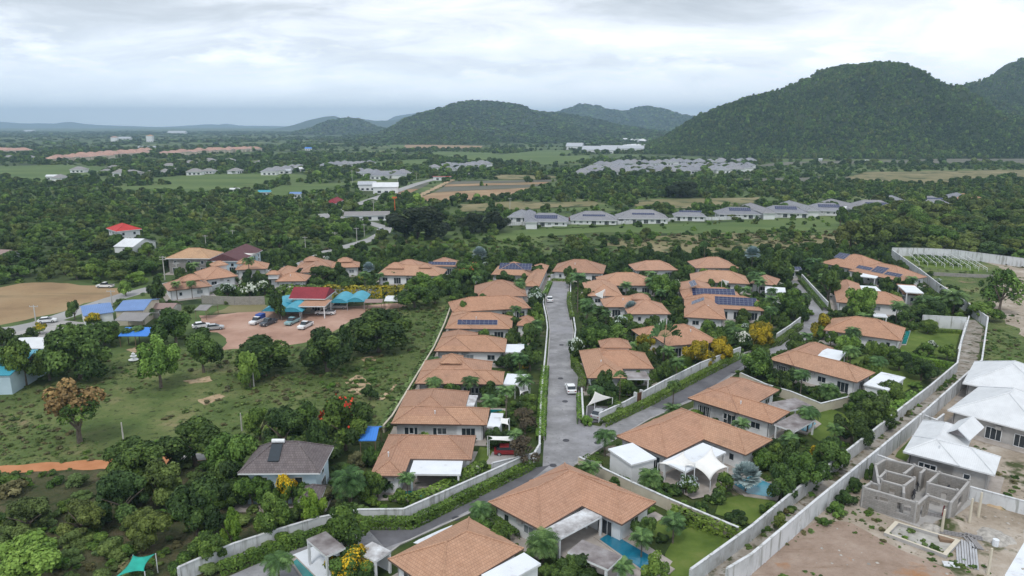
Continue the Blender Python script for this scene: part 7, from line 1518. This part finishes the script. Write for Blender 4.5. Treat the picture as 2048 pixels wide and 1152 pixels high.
# gardens: shrubs and small trees between the villas
x, y = fill(WV, 2.6); m = free(x, y, 1.02, KEEP) & free(x, y, 1.07, ROOFS) & offline(x, y, 2.0) & (rs.rand(len(x)) < .92); x, y = x[m], y[m]
kinds = rs.choice(['shrub', 'dshrub', 'lshrub', 'round', 'dark', 'palm', 'plum', 'goldbush'], len(x), p=[.27, .30, .10, .11, .10, .06, .04, .02])
w = np.where(np.isin(kinds, ['round', 'dark']), rs.uniform(3.0, 4.6, len(x)), rs.uniform(1.3, 3.0, len(x))); w = np.where(kinds == 'palm', rs.uniform(3.5, 5, len(x)), w)
rat = {'shrub': .6, 'dshrub': .7, 'lshrub': .55, 'round': .95, 'dark': 1.0, 'palm': 1.1, 'plum': .8, 'goldbush': .7}
h = np.array([w[i] * rat[kinds[i]] for i in range(len(x))]) * rs.uniform(.8, 1.15, len(x))
ap = w / y * (np.abs(x) < .74 * y); order = np.argsort(-ap); cap = {'shrub': 240, 'tree': 95, 'palm_tree': 50, 'frangipani': 22, 'golden_shrub': 12}; cnt = {}; rest = []
for i in order:
    nm = KN[kinds[i]][0]; cnt[nm] = cnt.get(nm, 0) + 1
    if cnt[nm] <= cap[nm]: plant(kinds[i], (x[i], y[i], 0), w[i], h[i])
    else: rest.append(i)
rest = np.array(rest, dtype=int); kk = kinds[rest]; ix = np.where(kk == 'lshrub', 2, np.where(np.isin(kk, ['dshrub', 'dark', 'palm']), 0, 1)) * 2 + rs.randint(0, 2, len(rest))
scatter_stuff('garden_undergrowth', 'small shrubs filling the villa gardens', np.stack([x[rest], y[rest], 0 * rest - .1], 1), np.stack([w[rest] / 2, w[rest] / 2, h[rest]], 1), np.stack([0 * x[rest], 0 * x[rest], rs.uniform(0, 6.28, len(rest))], 1), ix, [crown_mesh('mid', s, m) for m in ('leaf_dark', 'leaf_mid', 'leaf_light') for s in (0, 1)])
# garden floor cover
x, y = fill(WV, 1.5); m = free(x, y, 1.0, KEEP) & free(x, y, 1.03, ROOFS) & offline(x, y, 1.2) & (rs.rand(len(x)) < .42); x, y = x[m], y[m]; n_ = len(x); ww = rs.uniform(.5, 1.7, n_)
scatter_stuff('ground_cover', 'low leafy ground cover between the villas', np.stack([x, y, 0 * x - .05], 1), np.stack([ww / 2, ww / 2, ww * .45], 1), np.stack([0 * x, 0 * x, rs.uniform(0, 6.28, n_)], 1), rs.randint(0, 6, n_), [crown_mesh('low', s, m) for m in ('leaf_dark', 'leaf_mid', 'hedge_lime') for s in (0, 1)])
# ------------------------------------------------------------ say which plant is which
ORD = ['', 'second ', 'third ', 'fourth ', 'fifth ', 'sixth ', 'seventh ', 'eighth ', 'ninth ', 'tenth ', 'eleventh ', 'twelfth ', 'thirteenth ', 'fourteenth ', 'fifteenth ', 'sixteenth ', 'seventeenth ', 'eighteenth ', 'nineteenth ', 'twentieth ']
LAND += [(P(170, 590), 'the bare tan field'), (P(560, 690), 'the red dirt lot'), (P(268, 722), 'the white fountain'), (P(1345, 822), 'the royal palm'), (P(1511, 758), 'the round clipped tree'), (P(1780, 805), 'the cube pavilion'), (P(1870, 685), 'the mown lawn'), (P(700, 470), 'the far road poles'), (P(1141, 782), 'the parked white hatchback'), (P(1110, 560), 'the street end wall'), (P(110, 935), 'the orange dirt track'), (P(420, 1120), 'the bottom left street'), (P(1620, 640), 'the street bend'), (P(1680, 930), 'the lane wall'), (P(1720, 455), 'the olive wood at the right'), (P(120, 430), 'the left woods'), (P(1050, 490), 'the scrub behind the estate'), (P(1350, 490), 'the dry scrub strip')]
LX = np.array([[p[0].x, p[0].y] for p in LAND]); by = {}
for o, look in PLANTS:
    p = o.location; px_, py_, dp_ = proj(p); d = np.hypot(LX[:, 0] - p.x, LX[:, 1] - p.y); d2 = d / (1 + p.y * .004); k = int(np.argmin(d2)); lx, ly = LX[k]; dx, dy = p.x - lx, p.y - ly
    rel = ('right of' if dx > 0 else 'left of') if abs(dx) > abs(dy) * .8 else ('behind' if dy > 0 else 'in front of')
    by.setdefault((look, rel, LAND[k][1]), []).append((d[k], o))
for (look, rel, ph), l in by.items():
    l.sort(key=lambda t: t[0])
    for i, (dd_, o) in enumerate(l):
        tail = '' if len(l) == 1 else (', the nearest' if i == 0 else ', ' + ORD[i] + 'nearest') if i < len(ORD) else f', {i + 1}th nearest'
        t_ = f'{look} {rel} {ph}{tail}'; o['label'] = t_ if len(t_.split()) <= 16 else t_.replace('with visible branches ', '').replace('with drooping fronds ', '').replace(' of many-stemmed palms', ' of palms')
# ------------------------------------------------------------ the air
b = MB(); b.box((-14300, -700, -2), (28600, 0, 0), (0, 15000, 0), (0, 0, 340), 'glass'); hz = b.build('haze'); hz['kind'] = 'stuff'
m = bpy.data.materials.new('haze'); m.use_nodes = True; N = m.node_tree.nodes; N.remove(N['Principled BSDF'])
pv = N.new('ShaderNodeVolumePrincipled'); pv.inputs['Color'].default_value = (0.54, 0.78, 1.0, 1); pv.inputs['Density'].default_value = 1.4e-4; pv.inputs['Anisotropy'].default_value = 0.0
m.node_tree.links.new(pv.outputs[0], N['Material Output'].inputs['Volume']); hz.data.materials.clear(); hz.data.materials.append(m)
